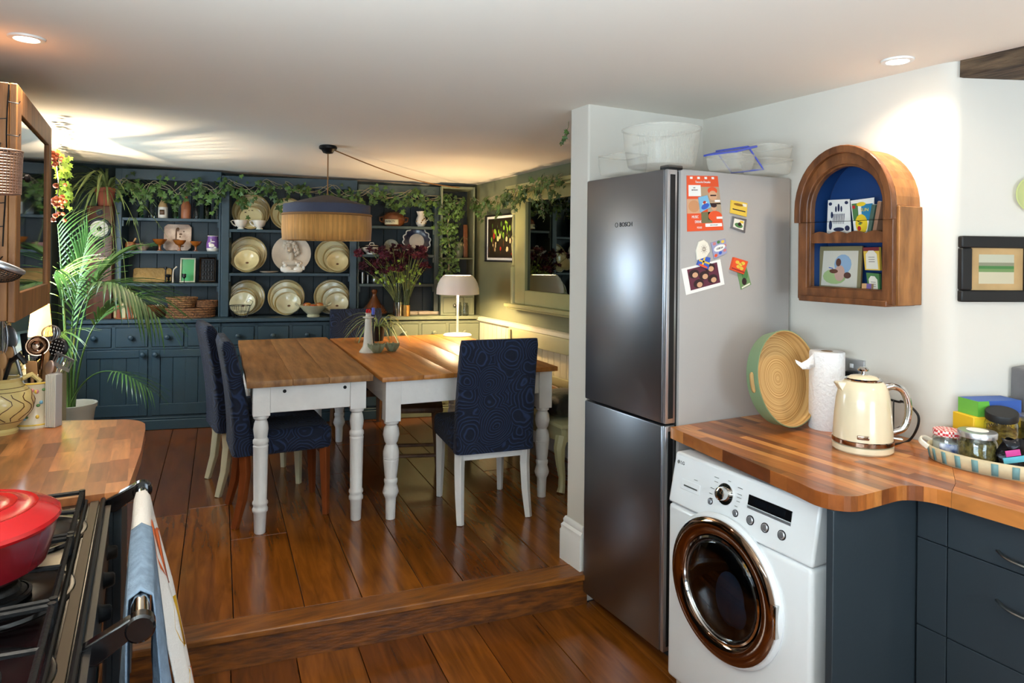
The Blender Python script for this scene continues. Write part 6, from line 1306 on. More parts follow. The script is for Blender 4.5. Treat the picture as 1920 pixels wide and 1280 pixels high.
def garden(p, b, w):
    p('painted_border', mc('sagebrown', (132, 122, 86)), rect(0, 1, 0, 1)); p('paper', mc('washpaper', (206, 200, 184)), rect(.1, .92, .1, .9), 2); b('green_wash', mc('washgreen', (160, 180, 122)), .4, .68, .27, .17, 3); b('blue_wash', mc('washblue', (142, 170, 196)), .58, .4, .2, .22, 3)
    b('pink_dress', mc('dustypink', (196, 158, 142)), .52, .6, .12, .18, 4); b('brown_head', mc('washbrown', (96, 60, 46)), .48, .36, .06, .09, 5); b('brown_arm', mc('washbrown2', (104, 66, 50)), .38, .56, .1, .05, 5); b('brown_foot', mc('washbrown3', (86, 54, 44)), .7, .64, .08, .07, 5); p('blue_plate', m_bl, [(.26, .47), (.36, .49), (.36, .51), (.26, .49)], 5)
card('framed_watercolour', 'small watercolour in a patterned frame, in the lower arched cabinet', 'picture', 2.36, ((1538, 462), (1617, 461), (1613, 549), (1531, 542)), mc('framebrown', (120, 96, 62)), .008, garden)
def seeds(p, b, w): p('red_top', mc('maroon', (120, 40, 44)), rect(0, 1, 0, .16)); p('cream_label', m_cream2, [(.15, .3), (.35, .14), (.65, .14), (.85, .3), (.9, .95), (.1, .95)], 2); [p('print_line', m_dk, rect(.3, .7, .42+.1*i, .44+.1*i), 3) for i in range(3)]
card('seed_packet', 'cream and maroon packet standing upright right of the watercolour', 'packet', 2.34, ((1618, 464), (1648, 463), (1650, 507), (1622, 506)), m_ye, .012, seeds, 'packets in the arched cabinet')
def seeds2(p, b, w): p('cream_label', m_cream2, [(.15, .3), (.35, .14), (.65, .14), (.85, .3), (.85, .95), (.15, .95)], 2); [p('print_line', m_dk, rect(.3, .7, .42+.1*i, .44+.1*i), 3) for i in range(3)]
card('seed_packet', 'green and cream packet below the maroon one', 'packet', 2.335, ((1624, 511), (1648, 513), (1650, 552), (1629, 550)), m_gr, .012, seeds2, 'packets in the arched cabinet')
card('matchbox', 'tiny orange and purple matchbox in the arched cabinet', 'matchbox', 2.315, ((1616, 531), (1634, 532), (1633, 552), (1615, 550)), mc('matchorange', (206, 160, 110)), .012, lambda p, b, w: p('purple_half', mc('mauve', (120, 96, 150)), rect(.5, 1, 0, 1)))
# ------------------------------------------------------------------ picture and plate on the rounded wall
wa, wb = Vector((2.455, 1.33, 0)), Vector((2.82, 1.185, 0)); wdv = (wb-wa).normalized(); wnv = Vector((wdv.y, -wdv.x, 0))
def onw(px, py, off=0):
    r = ray(px, py); t_ = (wa+wnv*off).dot(wnv)/r.dot(wnv); p = r*t_; return (p-wa).dot(wdv), p.z+EYE
WM = Matrix(((wdv.x, 0, wnv.x, 0), (wdv.y, 0, wnv.y, 0), (0, 1, 0, 0), (0, 0, 0, 1)))
s0, zt_ = onw(1803, 442, .02); s1, zb_ = onw(1800, 566, .02); fw_ = .28; fh_ = zt_-zb_
f0 = wa+wdv*(s0+fw_/2)+Vector((0, 0, (zt_+zb_)/2)); fp = thing('framed_picture', 'black framed landscape with a tan mount at the right edge', 'picture', f0+wnv*.001)
a_ = .04
MB().box(-fw_/2, fw_/2, fh_/2-a_, fh_/2, 0, .022, m=WM).box(-fw_/2, fw_/2, -fh_/2, -fh_/2+a_, 0, .022, m=WM).box(-fw_/2, -fw_/2+a_, -fh_/2+a_, fh_/2-a_, 0, .022, m=WM).box(fw_/2-a_, fw_/2, -fh_/2+a_, fh_/2-a_, 0, .022, m=WM).build('frame', m_rubber, fp, bevel=.005)
MB().box(-fw_/2+a_, fw_/2-a_, -fh_/2+a_, fh_/2-a_, .002, .008, m=WM).build('mount', mat('tan_mount', (196, 160, 108), .7, var=.2, vs=9), fp, smooth=False)
iw, ih = .066, .05
for nm, c_, b0_, b1_ in (('painted_sky', (186, 184, 160), .45, 1), ('painted_hills', (136, 134, 108), .22, .45), ('painted_trees', (70, 120, 62), .02, .22), ('painted_field', (112, 140, 84), -.2, .02), ('painted_foreground', (196, 186, 156), -1, -.2)):
    MB().box(-iw, iw, ih*b0_, ih*b1_, .008, .0085, m=WM).build(nm, flat(nm, c_), fp, smooth=False)
sp_, zp_ = onw(1936, 364, .02); wp_ = thing('wall_plate', 'pale green plate hanging at the right edge above the picture', 'plate', wa+wdv*sp_+wnv*.002+Vector((0, 0, zp_)))
MB().lathe([(0, 0), (.035, 0), (.058, .012), (.06, .015), (.056, .016), (.034, .006), (0, .005)], 36, m=WM).build('dish', mat('pale_green_glaze', (196, 202, 130), .2, coat=.5), wp_)
# ------------------------------------------------------------------ tea tray corner
tc_ = Vector((2.335, 1.125, wzR)); td = Vector((.34, -.94, 0)); ta = math.atan2(td.y, td.x)
ty_ = thing('tin_tray', 'oval tin tray with striped pattern holding the tea things', 'tray', tc_, ta); ea, eb = .205, .125
def ell(k, n=48): return [(ea*k*cos(2*pi*i/n), eb*k*sin(2*pi*i/n)) for i in range(n)]
MB().prism(ell(.985), 0, .003).build('base', m_cream2, ty_)
MB().grid(lambda i, j: (ea*(1+.03*j)*cos(2*pi*i), eb*(1+.03*j)*sin(2*pi*i), .001+.044*j), 64, 2, wrap=True).build('rim', mat('buff_tin', (206, 188, 150), .5, var=.15, vs=30), ty_, solid=.002)
m_bstripe = mc('tealstripe', (104, 142, 142))
for i in range(26):
    a = 2*pi*i/26; MB().grid(lambda q_, j: (ea*(1.014+.03*j)*cos(a+q_*.085), eb*(1.02+.03*j)*sin(a+q_*.085), .004+.036*j), 2, 2).build('printed_stripe', m_bstripe, ty_, solid=.0006)
for s in (-1, 1):
    MB().tube(smooth_path([(s*ea*.99, -.04, .035), (s*ea*1.1, -.03, .048), (s*ea*1.13, 0, .052), (s*ea*1.1, .03, .048), (s*ea*.99, .04, .035)], 5), .0045, 8, flat=2).build('handle', m_cream2, ty_)
def tray_at(px, py): return onz(px, py, wzR+.004)
m_tea = mat('dried_herb', (150, 128, 62), .9, var=.6, vs=60, bump=1, bs=90, col2=(92, 84, 40)); m_teay = mat('dried_camomile', (204, 164, 70), .9, var=.6, vs=50, bump=1, bs=80, col2=(140, 108, 50))
def gingham():
    m = mat('red_gingham', (200, 40, 44), .6); nt = m.node_tree; P = nt.nodes['Principled BSDF']; c = nt.nodes.new('ShaderNodeTexChecker'); c.inputs['Scale'].default_value = 130; c.inputs['Color1'].default_value = lin((196, 44, 48)); c.inputs['Color2'].default_value = lin((232, 214, 208)); tcn = nt.nodes.new('ShaderNodeTexCoord'); nt.links.new(tcn.outputs['Object'], c.inputs['Vector']); nt.links.new(c.outputs['Color'], P.inputs['Base Color']); return m
def jar(label, p, r, h, lidm, fill, fillh, lidh=.014, tilt=(0, 0), band=None):
    t = thing('storage_jar', label, 'jar', p, 0, 'jars on the tea tray'); t.rotation_euler = (tilt[0], tilt[1], 0)
    MB().lathe([(0, .0), (r*.92, 0), (r, .006), (r, h*.8), (r*.92, h*.9), (r*.88, h), (r*.85, h), (r*.89, h*.9), (r*.965, h*.8), (r*.965, .006), (0, .004)], 36).build('glass', g_clear, t)
    if fill: MB().lathe([(0, .005), (r*.95, .006), (r*.95, fillh*.96), (r*.6, fillh), (0, fillh*.97)], 28).build('contents', fill, t)
    MB().lathe([(r*.9, h-.004), (r*.98, h-.004), (r*.99, h+lidh-.003), (r*.95, h+lidh), (0, h+lidh+.001)], 36).build('lid', lidm, t)
    if band: MB().grid(lambda i, j: (r*1.004*sin((i-.5)*2.2-.5), -r*1.004*cos((i-.5)*2.2-.5), h*.22+h*.42*j), 16, 2).build('label_band', band, t, solid=.0006)
    return t
j1 = jar('jar with red gingham lid at the left end of the tea tray', tray_at(1776, 853), .042, .07, gingham(), m_paper, .05, band=mat('blue_print_label', (206, 212, 222), .6, var=.8, vs=40, col2=(50, 80, 150)))
j2 = jar('squat jar of dried herbs with a silver lid', tray_at(1832, 868), .054, .088, m_silver, m_tea, .074); MB().lathe([(0, .0), (.03, 0), (.03, .0006), (0, .0006)], 24, c=(0, 0, .1035)).build('lid_label', m_paper, j2)
pj3 = tray_at(1884, 862); j3 = jar('tall jar with a black lid tipped to one side', pj3+Vector((.03, .03, .012)), .046, .125, m_rubber, m_teay, .08, .02, tilt=(radians(8), radians(-12)))
jar('clear jar at the far right edge behind the foil bag', tray_at(1932, 862)+Vector((.05, .02, 0)), .04, .12, m_silver, m_tea, .09)
fb = thing('tea_bag_pouch', 'crumpled black foil pouch with pink and turquoise label on the tray', 'pouch', tray_at(1902, 884)+Vector((.015, .012, .0)), radians(-40))
rn = random.Random(3); mb = MB()
def pouch(i, j): k = sin(pi*min(1, j*1.0+.02))**.4; a = i*2*pi; return ((.045+.008*sin(3*a+j*9))*cos(a)*(1-.25*j), (.026*(1-j)**.5+.004)*sin(a)+.006*sin(5*j), .095*j+.004*sin(4*a))
mb.grid(pouch, 24, 8, wrap=True); mb.build('foil', mat('black_foil', (20, 20, 24), .25, metal=.5, bump=.4, bs=40), fb)
for nm, m2, z_, w_ in (('pink_label', mc('magenta', (196, 60, 140)), .05, .02), ('turquoise_label', mc('aqua', (90, 170, 190)), .03, .03)): MB().rbox(-w_, w_, -.03, -.026, z_, z_+.018, .001, m=Matrix.Rotation(radians(-12), 4, 'Y')).build(nm, m2, fb)
wrot = math.atan2(wdv.y, wdv.x)
yb_ = wa+wdv*.035+wnv*.062; yb_.z = wzR
tbx = thing('tea_box', 'yellow tea box lettered TWININGS behind the jars', 'box', yb_, wrot, 'boxes behind the tea tray'); MB().box(-.075, .095, -.045, .045, 0, .128).build('carton', mat('yellow_carton', (232, 186, 40), .5), tbx, bevel=.002)
text('TWININGS', .02, m_dk, tbx, T3((.015, -.0455, .1)) @ Matrix.Rotation(radians(90), 4, 'X')); MB().box(-.07, -.03, -.0456, -.045, .02, .12).build('folded_flap', m_brightyellow, tbx, smooth=False)
gb2 = thing('tea_box', 'blue and green tea box lying on top of the yellow one', 'box', yb_+Vector((0, 0, .1285)), wrot+radians(3), 'boxes behind the tea tray'); MB().box(-.06, .105, -.04, .04, 0, .05).build('carton', mat('blue_carton', (44, 84, 160), .5), gb2, bevel=.002)
MB().prism([(-.061, 0), (-.01, 0), (-.02, .05), (-.061, .05)], .0402, .0408, m=Matrix.Rotation(radians(90), 4, 'X')).build('green_end', mc('leafgreen', (96, 170, 60)), gb2, smooth=False); MB().box(-.0604, -.06, -.04, .04, 0, .05).build('green_end', mc('leafgreen2', (110, 180, 70)), gb2, smooth=False)
gx = wa+wdv*.225+wnv*.04; gx.z = wzR; gb3 = thing('coffee_bag', 'grey printed bag with orange swirls and a white fold at the right edge', 'bag', gx, wrot, 'boxes behind the tea tray')
MB().prism([(-.05, 0), (.09, 0), (.088, .27), (.03, .285), (-.045, .275)], -.03, .03, m=Matrix.Rotation(radians(90), 4, 'X')).build('bag', mat('grey_foil', (128, 126, 128), .4, metal=.3, var=.3, vs=6), gb3, bevel=.006)
MB().prism([(-.02, .24), (.09, .22), (.09, .283), (.0, .28)], .0305, .0315, m=Matrix.Rotation(radians(90), 4, 'X')).build('folded_top', m_paper, gb3, smooth=False)
MB().prism([(.03, .05), (.09, .05), (.09, .22), (.035, .22)], .0305, .031, m=Matrix.Rotation(radians(90), 4, 'X')).build('dark_panel', m_dk, gb3, smooth=False)
for cx_, cz_, r_ in ((-.03, .11, .016), (.012, .125, .014), (-.01, .09, .02)): MB().tube([(cx_+r_*(1-.07*i)*cos(i*.6), -.0315, cz_+r_*(1-.07*i)*sin(i*.6)) for i in range(14)], .003, 6).build('orange_swirl', m_or, gb3)
MB().lathe([(0, 0), (.014, 0), (.014, .001), (0, .001)], 18, m=T3((.035, -.032, .255)) @ Matrix.Rotation(radians(90), 4, 'X')).build('green_sticker', mc('lime', (150, 200, 90)), gb3)
# ------------------------------------------------------------------ left: base unit, range cooker
lb = thing('base_unit', 'slate blue base unit below the left worktop', 'cabinet', (-.3, 2.4, 0))
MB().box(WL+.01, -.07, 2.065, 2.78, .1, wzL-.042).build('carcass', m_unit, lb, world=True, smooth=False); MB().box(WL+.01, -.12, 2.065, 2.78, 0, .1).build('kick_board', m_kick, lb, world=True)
MB().box(-.07, -.05, 2.07, 2.775, .11, wzL-.045).build('door', m_unit, lb, world=True, bevel=.002); MB().ball((-.035, 2.68, .75), .016, 12, 8).build('knob', m_pewter, lb, world=True)
rg = thing('range_cooker', 'black range cooker with a steel front rail, at the lower left', 'cooker', (-.35, 1.54, 0)); ro = -Vector(rg.location)
ry0, ry1, rf, hz0 = 1.02, 2.045, -.085, .905
MB().box(WL+.01, rf-.01, ry0, ry1, .0, hz0-.02).build('body', m_fascia, rg, world=True, bevel=.006)
MB().box(WL+.01, rf, ry0-.004, ry1+.004, hz0-.02, hz0).build('hob_plate', m_hob, rg, world=True, bevel=.004)
MB().box(rf-.034, rf-.015, ry0, ry1, hz0, hz0+.004).build('front_trim', m_trimbrown, rg, world=True, bevel=.001)
MB().tube([(rf-.044, ry0, hz0+.006), (rf-.044, ry1, hz0+.006)], .005, 8).tube([(rf-.006, ry0, hz0+.004), (rf-.006, ry1, hz0+.004)], .006, 8).build('edge_bead', m_fascia, rg, world=True)
MB().box(rf-.012, rf+.008, ry0+.01, ry1-.01, .74, .885).build('control_fascia', m_fascia, rg, world=True, bevel=.004)
for i in range(6): yk = ry0+.12+i*.16; kn = MB().lathe([(0, .022), (.011, .022), (.015, .018), (.017, .004), (.019, 0), (0, 0)], 20, m=T3(Vector((rf+.008, yk, .81))+ro) @ Matrix.Rotation(radians(90), 4, 'Y')).build('knob', m_fascia, rg)
for a, b in ((ry0+.02, 1.52), (1.54, ry1-.02)): MB().rbox(rf-.012, rf+.006, a, b, .2, .72, .005).build('oven_door', m_black, rg, world=True)
for i in range(5): MB().box(rf-.006, rf+.012, ry0+.02, ry1-.02, .895-.0, .899).build('vent_slat', m_fascia, rg, world=True) if i == 0 else None
for yy in (2.06, 1.31):
    MB().prism([(rf-.01, .875), (rf-.01, .9), (-.02, .936), (.006, .936), (.018, .918), (.006, .9), (-.02, .9), (rf+.02, .87)], -yy-.011, -yy+.011, m=Matrix.Rotation(radians(90), 4, 'X')).build('rail_bracket', m_black, rg, world=True, bevel=.003)
    MB().lathe([(0, -.014), (.02, -.014), (.024, -.01), (.024, .01), (.02, .014), (0, .014)], 24, m=T3(Vector((-.003, yy, .917))+ro) @ Matrix.Rotation(radians(90), 4, 'X')).build('rail_cap', m_black, rg)
MB().tube([(-.003, 1.31, .917), (-.003, 2.06, .917)], .0155, 20).build('front_rail', m_chrome, rg, world=True)
wells = [(-.24, 1.86), (-.24, 1.55), (-.24, 1.24), (-.48, 1.86), (-.48, 1.55), (-.48, 1.24)]
for x, y in wells:
    MB().lathe([(.13, .001), (.125, .006), (.112, .007), (.1, .003), (.06, .0015), (0, .0015)], 40, c=(x, y, hz0)).build('burner_well', m_hob, rg, world=True)
    b_ = MB().lathe([(.052, .002), (.05, .014), (.042, .018), (.04, .024), (.036, .028), (0, .029)], 28, c=(x, y, hz0)).build('burner', m_iron, rg, world=True)
    MB().lathe([(.053, .004), (.058, .006), (.058, .012), (.053, .014)], 28, c=(x, y, hz0), closed=True).build('burner_ring', m_iron, rg, world=True)
for yc in (1.86, 1.55, 1.24):
    g = MB(); zg = hz0+.042; xa, xb, ya, yb = -.585, -.135, yc-.145, yc+.145
    for p0, p1 in (((xa, ya), (xb, ya)), ((xb, ya), (xb, yb)), ((xb, yb), (xa, yb)), ((xa, yb), (xa, ya))): g.tube([(p0[0], p0[1], zg), (p1[0], p1[1], zg)], .0055, 6)
    for x in (-.24, -.48):
        for a in range(4): c_, s_ = cos(a*pi/2), sin(a*pi/2); e_ = .105 if a % 2 == 0 else .145; g.tube([(x+.04*c_, yc+.04*s_, zg+.004), (x+e_*c_, yc+e_*s_, zg)], .005, 6)
    for x in (xa, (xa+xb)/2, xb):
        for y in (ya, yb): g.tube([(x, y, zg+.006), (x, y, hz0)], [.007, .006], 6)
    g.build('pan_support', m_iron, rg, world=True)
# casserole
cq = Vector((-.29, 1.57, hz0+.0505)); cs = thing('casserole', 'red cast-iron casserole with ringed lid on the hob', 'casserole', cq)
sc = (.86, .9, 1)
o = MB().lathe([(0, 0), (.13, 0), (.15, .012), (.165, .06), (.168, .085), (.16, .088), (0, .088)], 48).build('pot', m_reddk, cs); o.scale = sc
lid_ = MB().lathe([(.172, .084), (.176, .09), (.174, .097), (.16, .105), (.138, .113), (.132, .1165), (.126, .1145), (.1, .119), (.094, .1225), (.088, .1205), (.062, .1235), (.056, .127), (.05, .125), (0, .127)], 64).build('lid', m_red, cs); lid_.scale = sc
MB().lathe([(.012, .125), (.01, .14), (.022, .146), (.024, .154), (.016, .16), (0, .161)], 24).build('lid_knob', m_red, lid_)
for s in (-1, 1): MB().tube([(-.05, s*.15, .075), (-.045, s*.19, .08), (.045, s*.19, .08), (.05, s*.15, .075)], .01, 8).build('handle', m_red, cs)
# tea towels over the rail
def towel(label, y0, y1, zf, zb_, mt, seed, prints=None, off=0., group='tea towels on the rail', flare=.1):
    rn = random.Random(seed); ph = rn.uniform(0, 6); t = thing('tea_towel', label, 'tea towel', (-.003, (y0+y1)/2, .917), 0, group)
    Lf, Lb = .917-zf, .917-zb_; r = .0175+off; N_ = 30
    def f(i, j):
        y = (i-.5)*(y1-y0); d = j*(Lf+Lb+pi*r)
        if d < Lb: x, z, k = -r-.012*0, -(Lb-d), (Lb-d)/Lb
        elif d < Lb+pi*r: a = pi-(d-Lb)/r; x, z, k = r*cos(a), r*sin(a), 0
        else: x, z, k = r, -(d-Lb-pi*r), (d-Lb-pi*r)/Lf
        fold = (.012*sin(i*9+ph)+.008*sin(i*19+ph*2))*min(1, k*2.5)
        return (x+(fold+flare*k if x > 0 else -abs(fold)*.6+.0), y*(1-.06*k), z)
    MB().grid(f, 40, 44).build('cloth', mt, t, solid=.003, ang=90)
    if prints:
        for (a, b, ra, m2) in prints:
            pts = []
            for q_ in range(14):
                an = q_*pi/7; p = Vector(f(min(.99, max(.01, a+ra*cos(an))), (Lb+pi*r+Lf*b+ra*.34*sin(an))/(Lf+Lb+pi*r))); pts.append((p.x+.0032, p.y, p.z))
            MB().poly(pts).build('printed_fruit', m2, t, solid=.0004)
    return t
m_towelw = mat('white_cotton', (226, 220, 212), .9, bump=.3, bs=200); m_towelb = mat('blue_grey_chambray', (128, 150, 172), .95, var=.3, vs=40, bump=.3, bs=200)
mo, my_ = mc('fruitorange', (206, 96, 44)), mc('fruityellow', (214, 164, 30))
towel('white tea towel printed with orange slices and lemons, far end of the rail', 1.74, 2.0, .38, .6, m_towelw, 2, [(.25, .12, .2, mo), (.7, .25, .22, mo), (.3, .45, .22, my_), (.75, .58, .2, my_), (.3, .78, .22, my_), (.72, .9, .16, mo)])
towel('blue-grey tea towel bunched over the near end of the rail', 1.40, 1.745, .3, .5, m_towelb, 5, off=.004, flare=.05)
# ------------------------------------------------------------------ crock, jug, utensils
cr = onz(65, 797, wzL); cr.x -= .0; ct_ = thing('utensil_crock', 'cream painted pottery crock with flowers holding utensils', 'crock', (cr.x, cr.y, wzL))
m_crock = mat('cream_crock', (216, 202, 170), .35, coat=.3, var=.06, vs=6)
MB().lathe([(0, 0), (.062, 0), (.063, .006), (.055, .03), (.052, .06), (.054, .11), (.06, .155), (.062, .162), (.056, .162), (.05, .11), (.048, .03), (0, .02)], 36).build('body', m_crock, ct_)
for z_, m2 in ((.159, m_ye), (.012, m_ye), (.004, m_gr)): MB().lathe([((.0625 if z_ > .1 else .0615), z_-.003), ((.0628 if z_ > .1 else .061), z_+.003)], 36).build('painted_band', m2, ct_, solid=.0006)
rn = random.Random(6)
for i in range(26):
    a = -pi*.95+rn.uniform(0, pi*.9); z_ = rn.choice([.035, .04, .08, .085, .09, .13, .135]); r_ = .0535 if z_ < .11 else .0575
    MB().ball((r_*cos(a), r_*sin(a), z_), (.006, .006, rn.uniform(.004, .008)), 8, 6).build('painted_flower', rn.choice([m_gr, m_gr, m_ye, m_sky, m_pk]), ct_)
jp = onz(4, 812, wzL); jg = thing('bellied_jug', 'yellow round-bellied jug with brown scrolling lines, at the left edge', 'jug', (jp.x, jp.y, wzL))
m_jug = mat('yellow_slip_glaze', (214, 190, 122), .3, coat=.4, var=.1, vs=6)
jprof = [(0, 0), (.045, 0), (.047, .01), (.04, .018), (.06, .04), (.085, .075), (.092, .105), (.082, .14), (.058, .165), (.05, .178), (.055, .19), (.05, .19), (.045, .178), (0, .16)]
MB().lathe(jprof, 40).build('body', m_jug, jg)
def jr(z):
    for (r0, z0_), (r1, z1_) in zip(jprof[3:], jprof[4:]):
        if z0_ <= z <= z1_: return r0+(r1-r0)*(z-z0_)/max(1e-6, z1_-z0_)
    return .05
for k in range(9):
    a0 = -2.6+k*.42; MB().tube([((jr(z_)+.0008)*cos(a0+.22*sin(q_*.9+k)), (jr(z_)+.0008)*sin(a0+.22*sin(q_*.9+k)), z_) for q_, z_ in ((q_, .05+.0115*q_) for q_ in range(9))], .0016, 5).build('brown_scroll', m_spot, jg)
for z_ in (.148, .16, .045): MB().lathe([(jr(z_)+.0006, z_-.0012), (jr(z_)+.0012, z_), (jr(z_)+.0006, z_+.0012)], 40).build('brown_line', m_spot, jg)
MB().tube([(.05, .02, .18), (.075, .045, .19), (.1, .05, .165), (.088, .04, .13)], .009, 8).build('handle', m_jug, jg)
rv = onz(103, 797, wzL); vb = thing('ribbed_planter', 'pale grey ribbed upright planter behind the flowered crock', 'planter', (rv.x+.0, rv.y-.02, wzL), -YAW)
MB().box(-.018, .016, -.02, .02, 0, .19).build('body', mat('pale_grey_ceramic', (168, 164, 160), .6), vb, bevel=.004)
for i in range(6): MB().tube([(-.0165+i*.0062, -.021, .003), (-.0165+i*.0062, -.021, .188)], .0024, 6).build('rib', m_potcream, vb)
def utensil(name, label, px, py, lean, mt, build, hl=.2, hr=.0055, y=None, grp='utensils in the crock', base=None):
    "handle from the crock up to the head's photo position"
    base = base or Vector((cr.x, cr.y, wzL+.03)); hp = ony(px, py, (y if y is not None else cr.y)+lean); t = thing(name, label, 'utensil', base+Vector((0, 0, 0)), 0, grp)
    top = hp-base; base_in = Vector((top.x*.08, top.y*.08, 0)); d = (top-base_in).normalized()
    MB().tube([base_in, base_in+(top-base_in)*.5, top], [hr*.8, hr, hr], 8).build('handle', mt, t)
    xv = rt0-d*rt0.dot(d); xv.normalize(); yv = d.cross(xv)                     # head faces the viewer
    M_ = Matrix(((xv.x, yv.x, d.x, top.x), (xv.y, yv.y, d.y, top.y), (xv.z, yv.z, d.z, top.z), (0, 0, 0, 1)))
    build(t, M_); return t
spoonh = lambda mt, w=.028, l=.045: (lambda t, M_: MB().ball((0, 0, l*.8), (w, .007, l), 18, 12, m=M_).build('bowl', mt, t))
def slotted(mt, n=5, w=.04, l=.07, tl=0):
    def f(t, M_):
        mb = MB().box(-w, w, -.0015, .0015, 0, .012, m=M_).box(-w, w, -.0015, .0015, l-.008, l, m=M_)
        for i in range(n+1): x = -w+2*w*i/n; mb.box(max(-w, x-.003), min(w, x+.003), -.0015, .0015, .012, l-.008, m=M_)
        mb.build('slotted_blade', mt, t, smooth=False)
    return f
def perforated(mt, w=.035):
    def f(t, M_):
        h = MB().ball((0, 0, w*.9), (w, .012, w*1.05), 18, 12, m=M_).build('bowl', mt, t)
        for i in range(-2, 3):
            for j in range(-2, 3):
                if i*i+j*j < 7: MB().ball((i*w*.32, -.0115, w*.9+j*w*.34), (.0028, .0016, .0028), 8, 6, m=M_).build('hole', m_silver, h)
    return f
def whiskball(t, M_):
    mb = MB()
    for k in range(9):
        a = k*pi/9; mb.tube([M_ @ Vector((.03*sin(q_)*cos(a), .03*sin(q_)*sin(a), .03-.03*cos(q_))) for q_ in (i*2*pi/16 for i in range(17))], .0011, 4)
    mb.build('wire_ball', m_silver, t)
def ladle(mt):
    return lambda t, M_: (MB().lathe([(0, -.03), (.022, -.024), (.034, -.006), (.036, .004), (.033, .004), (.03, -.005), (.018, -.02), (0, -.025)], 24, m=M_ @ T3((-.02, 0, .02)) @ Matrix.Rotation(radians(70), 4, 'X') @ Matrix.Rotation(radians(25), 4, 'Y')).build('bowl', mt, t))
utensil('serving_spoon', 'large steel spoon standing at the left of the crock', 24, 648, .02, m_silver, spoonh(m_silver, .026, .042))
utensil('spatula', 'black plastic spatula with a straight handle in the crock', 46, 640, .03, m_rubber, lambda t, M_: MB().rbox(-.013, .013, -.003, .003, -.05, .03, .003, m=M_).build('blade', m_rubber, t))
utensil('ladle', 'dark steel ladle in front in the crock', 80, 660, -.03, m_darkchrome, ladle(m_darkchrome))
utensil('slotted_spoon', 'dark perforated spoon leaning right in the crock', 105, 668, .0, m_darkchrome, perforated(m_darkmetal))
utensil('slotted_turner', 'steel slotted turner sticking out to the right of the crock', 112, 690, -.05, m_silver, slotted(m_silver, 6, .035, .05))
utensil('ball_whisk', 'wire ball whisk with a pale wooden handle at the top', 93, 640, .04, m_paleW, whiskball, hr=.009)
utensil('wooden_spatula', 'flat wooden spatula in the middle of the crock', 60, 702, -.02, m_paleW, lambda t, M_: MB().rbox(-.02, .02, -.003, .003, -.01, .05, .004, m=M_).build('blade', m_paleW, t))
utensil('perforated_ladle', 'small dark skimmer with holes behind the wooden spatula', 67, 675, .01, m_darkmetal, perforated(m_darkmetal, .018))
utensil('wooden_spoon', 'pale wooden spoon with a handle rising behind the ladle', 76, 700, .02, m_paleW, spoonh(m_paleW, .018, .03))
utensil('copper_spoon', 'copper spoon low in the crock beside the turner', 90, 700, -.04, m_copper, spoonh(m_copper, .016, .028))
utensil('blue_spatula', 'pale blue silicone spatula behind the perforated spoon', 108, 680, .05, m_paleW, lambda t, M_: MB().rbox(-.018, .018, -.004, .004, -.02, .03, .004, m=M_).build('blade', mc('paleblue', (120, 176, 196)), t))
jb = Vector((jp.x, jp.y, wzL+.17))
utensil('wooden_spoon', 'left wooden spoon standing in the bellied jug', 3, 690, 0, m_paleW, spoonh(m_paleW, .02, .034), base=jb, y=jp.y, grp='utensils in the jug')
utensil('wooden_spoon', 'right wooden spoon standing in the bellied jug', 12, 682, .02, m_paleW, spoonh(m_paleW, .02, .034), base=jb, y=jp.y, grp='utensils in the jug')
utensil('potato_masher', 'black handled masher leaning from the jug towards the crock', 22, 672, -.02, m_rubber, lambda t, M_: MB().tube([M_ @ Vector(p) for p in ((0, 0, -.01), (.02, 0, .02), (.05, 0, .0))], [.009, .011, .008], 8).build('grip', m_rubber, t), base=jb, y=jp.y, hr=.007, grp='utensils in the jug')
def beehive(t, M_):
    mb = MB(); mb.lathe([(.006, 0)]+[(.016+.004*(i % 2), .006+.0045*i) for i in range(14)]+[(.006, .075), (0, .076)], 18, m=M_); mb.build('ridged_grip', m_woodturn, t)
    m2 = MB()
    for k in range(7): a = k*2*pi/7; m2.tube([M_ @ Vector((.018*sin(q_)*cos(a), .018*sin(q_)*sin(a), -.06+.06*cos(q_))) for q_ in (i*pi/8 for i in range(9))], .001, 4)
    m2.build('wire_loop', m_silver, t)
utensil('wire_whisk', 'wire whisk with a ridged wooden grip at the left edge', 4, 600, .0, m_silver, beehive, base=jb, y=jp.y, hr=.003, grp='utensils in the jug')
# ------------------------------------------------------------------ oak wall cabinet with hanging sieves
oc = thing('wall_cabinet', 'oak wall cabinet with a dark glass door, upper left', 'cabinet', (-.5, 3.05, 1.326)); oo = -Vector(oc.location)
ox, oy0, oy1, oz0, oz1 = -.362, 2.64, 3.53, 1.326, 2.075
MB().box(WL+.005, ox-.022, oy0, oy0+.02, oz0, oz1).build('side_panel', m_oak, oc, world=True, bevel=.002); MB().box(WL+.005, ox-.022, oy1-.02, oy1, oz0, oz1).build('side_panel', m_oak, oc, world=True, bevel=.002)
MB().box(WL+.005, ox-.022, oy0+.02, oy1-.02, oz0, oz0+.02).build('bottom_panel', m_oak, oc, world=True); MB().box(WL+.005, ox-.022, oy0+.02, oy1-.02, oz1-.02, oz1).build('top_panel', m_oak, oc, world=True)
MB().box(WL+.005, WL+.012, oy0+.02, oy1-.02, oz0+.02, oz1-.02).build('back_panel', m_oak, oc, world=True)
sw_ = .085
dd_ = MB().box(ox-.021, ox, oy0, oy0+sw_, oz0-.006, oz1).box(ox-.021, ox, oy1-sw_, oy1, oz0-.006, oz1).box(ox-.021, ox, oy0+sw_, oy1-sw_, oz0-.006, oz0+sw_).box(ox-.021, ox, oy0+sw_, oy1-sw_, oz1-sw_, oz1).build('door', m_oak, oc, world=True, bevel=.003)
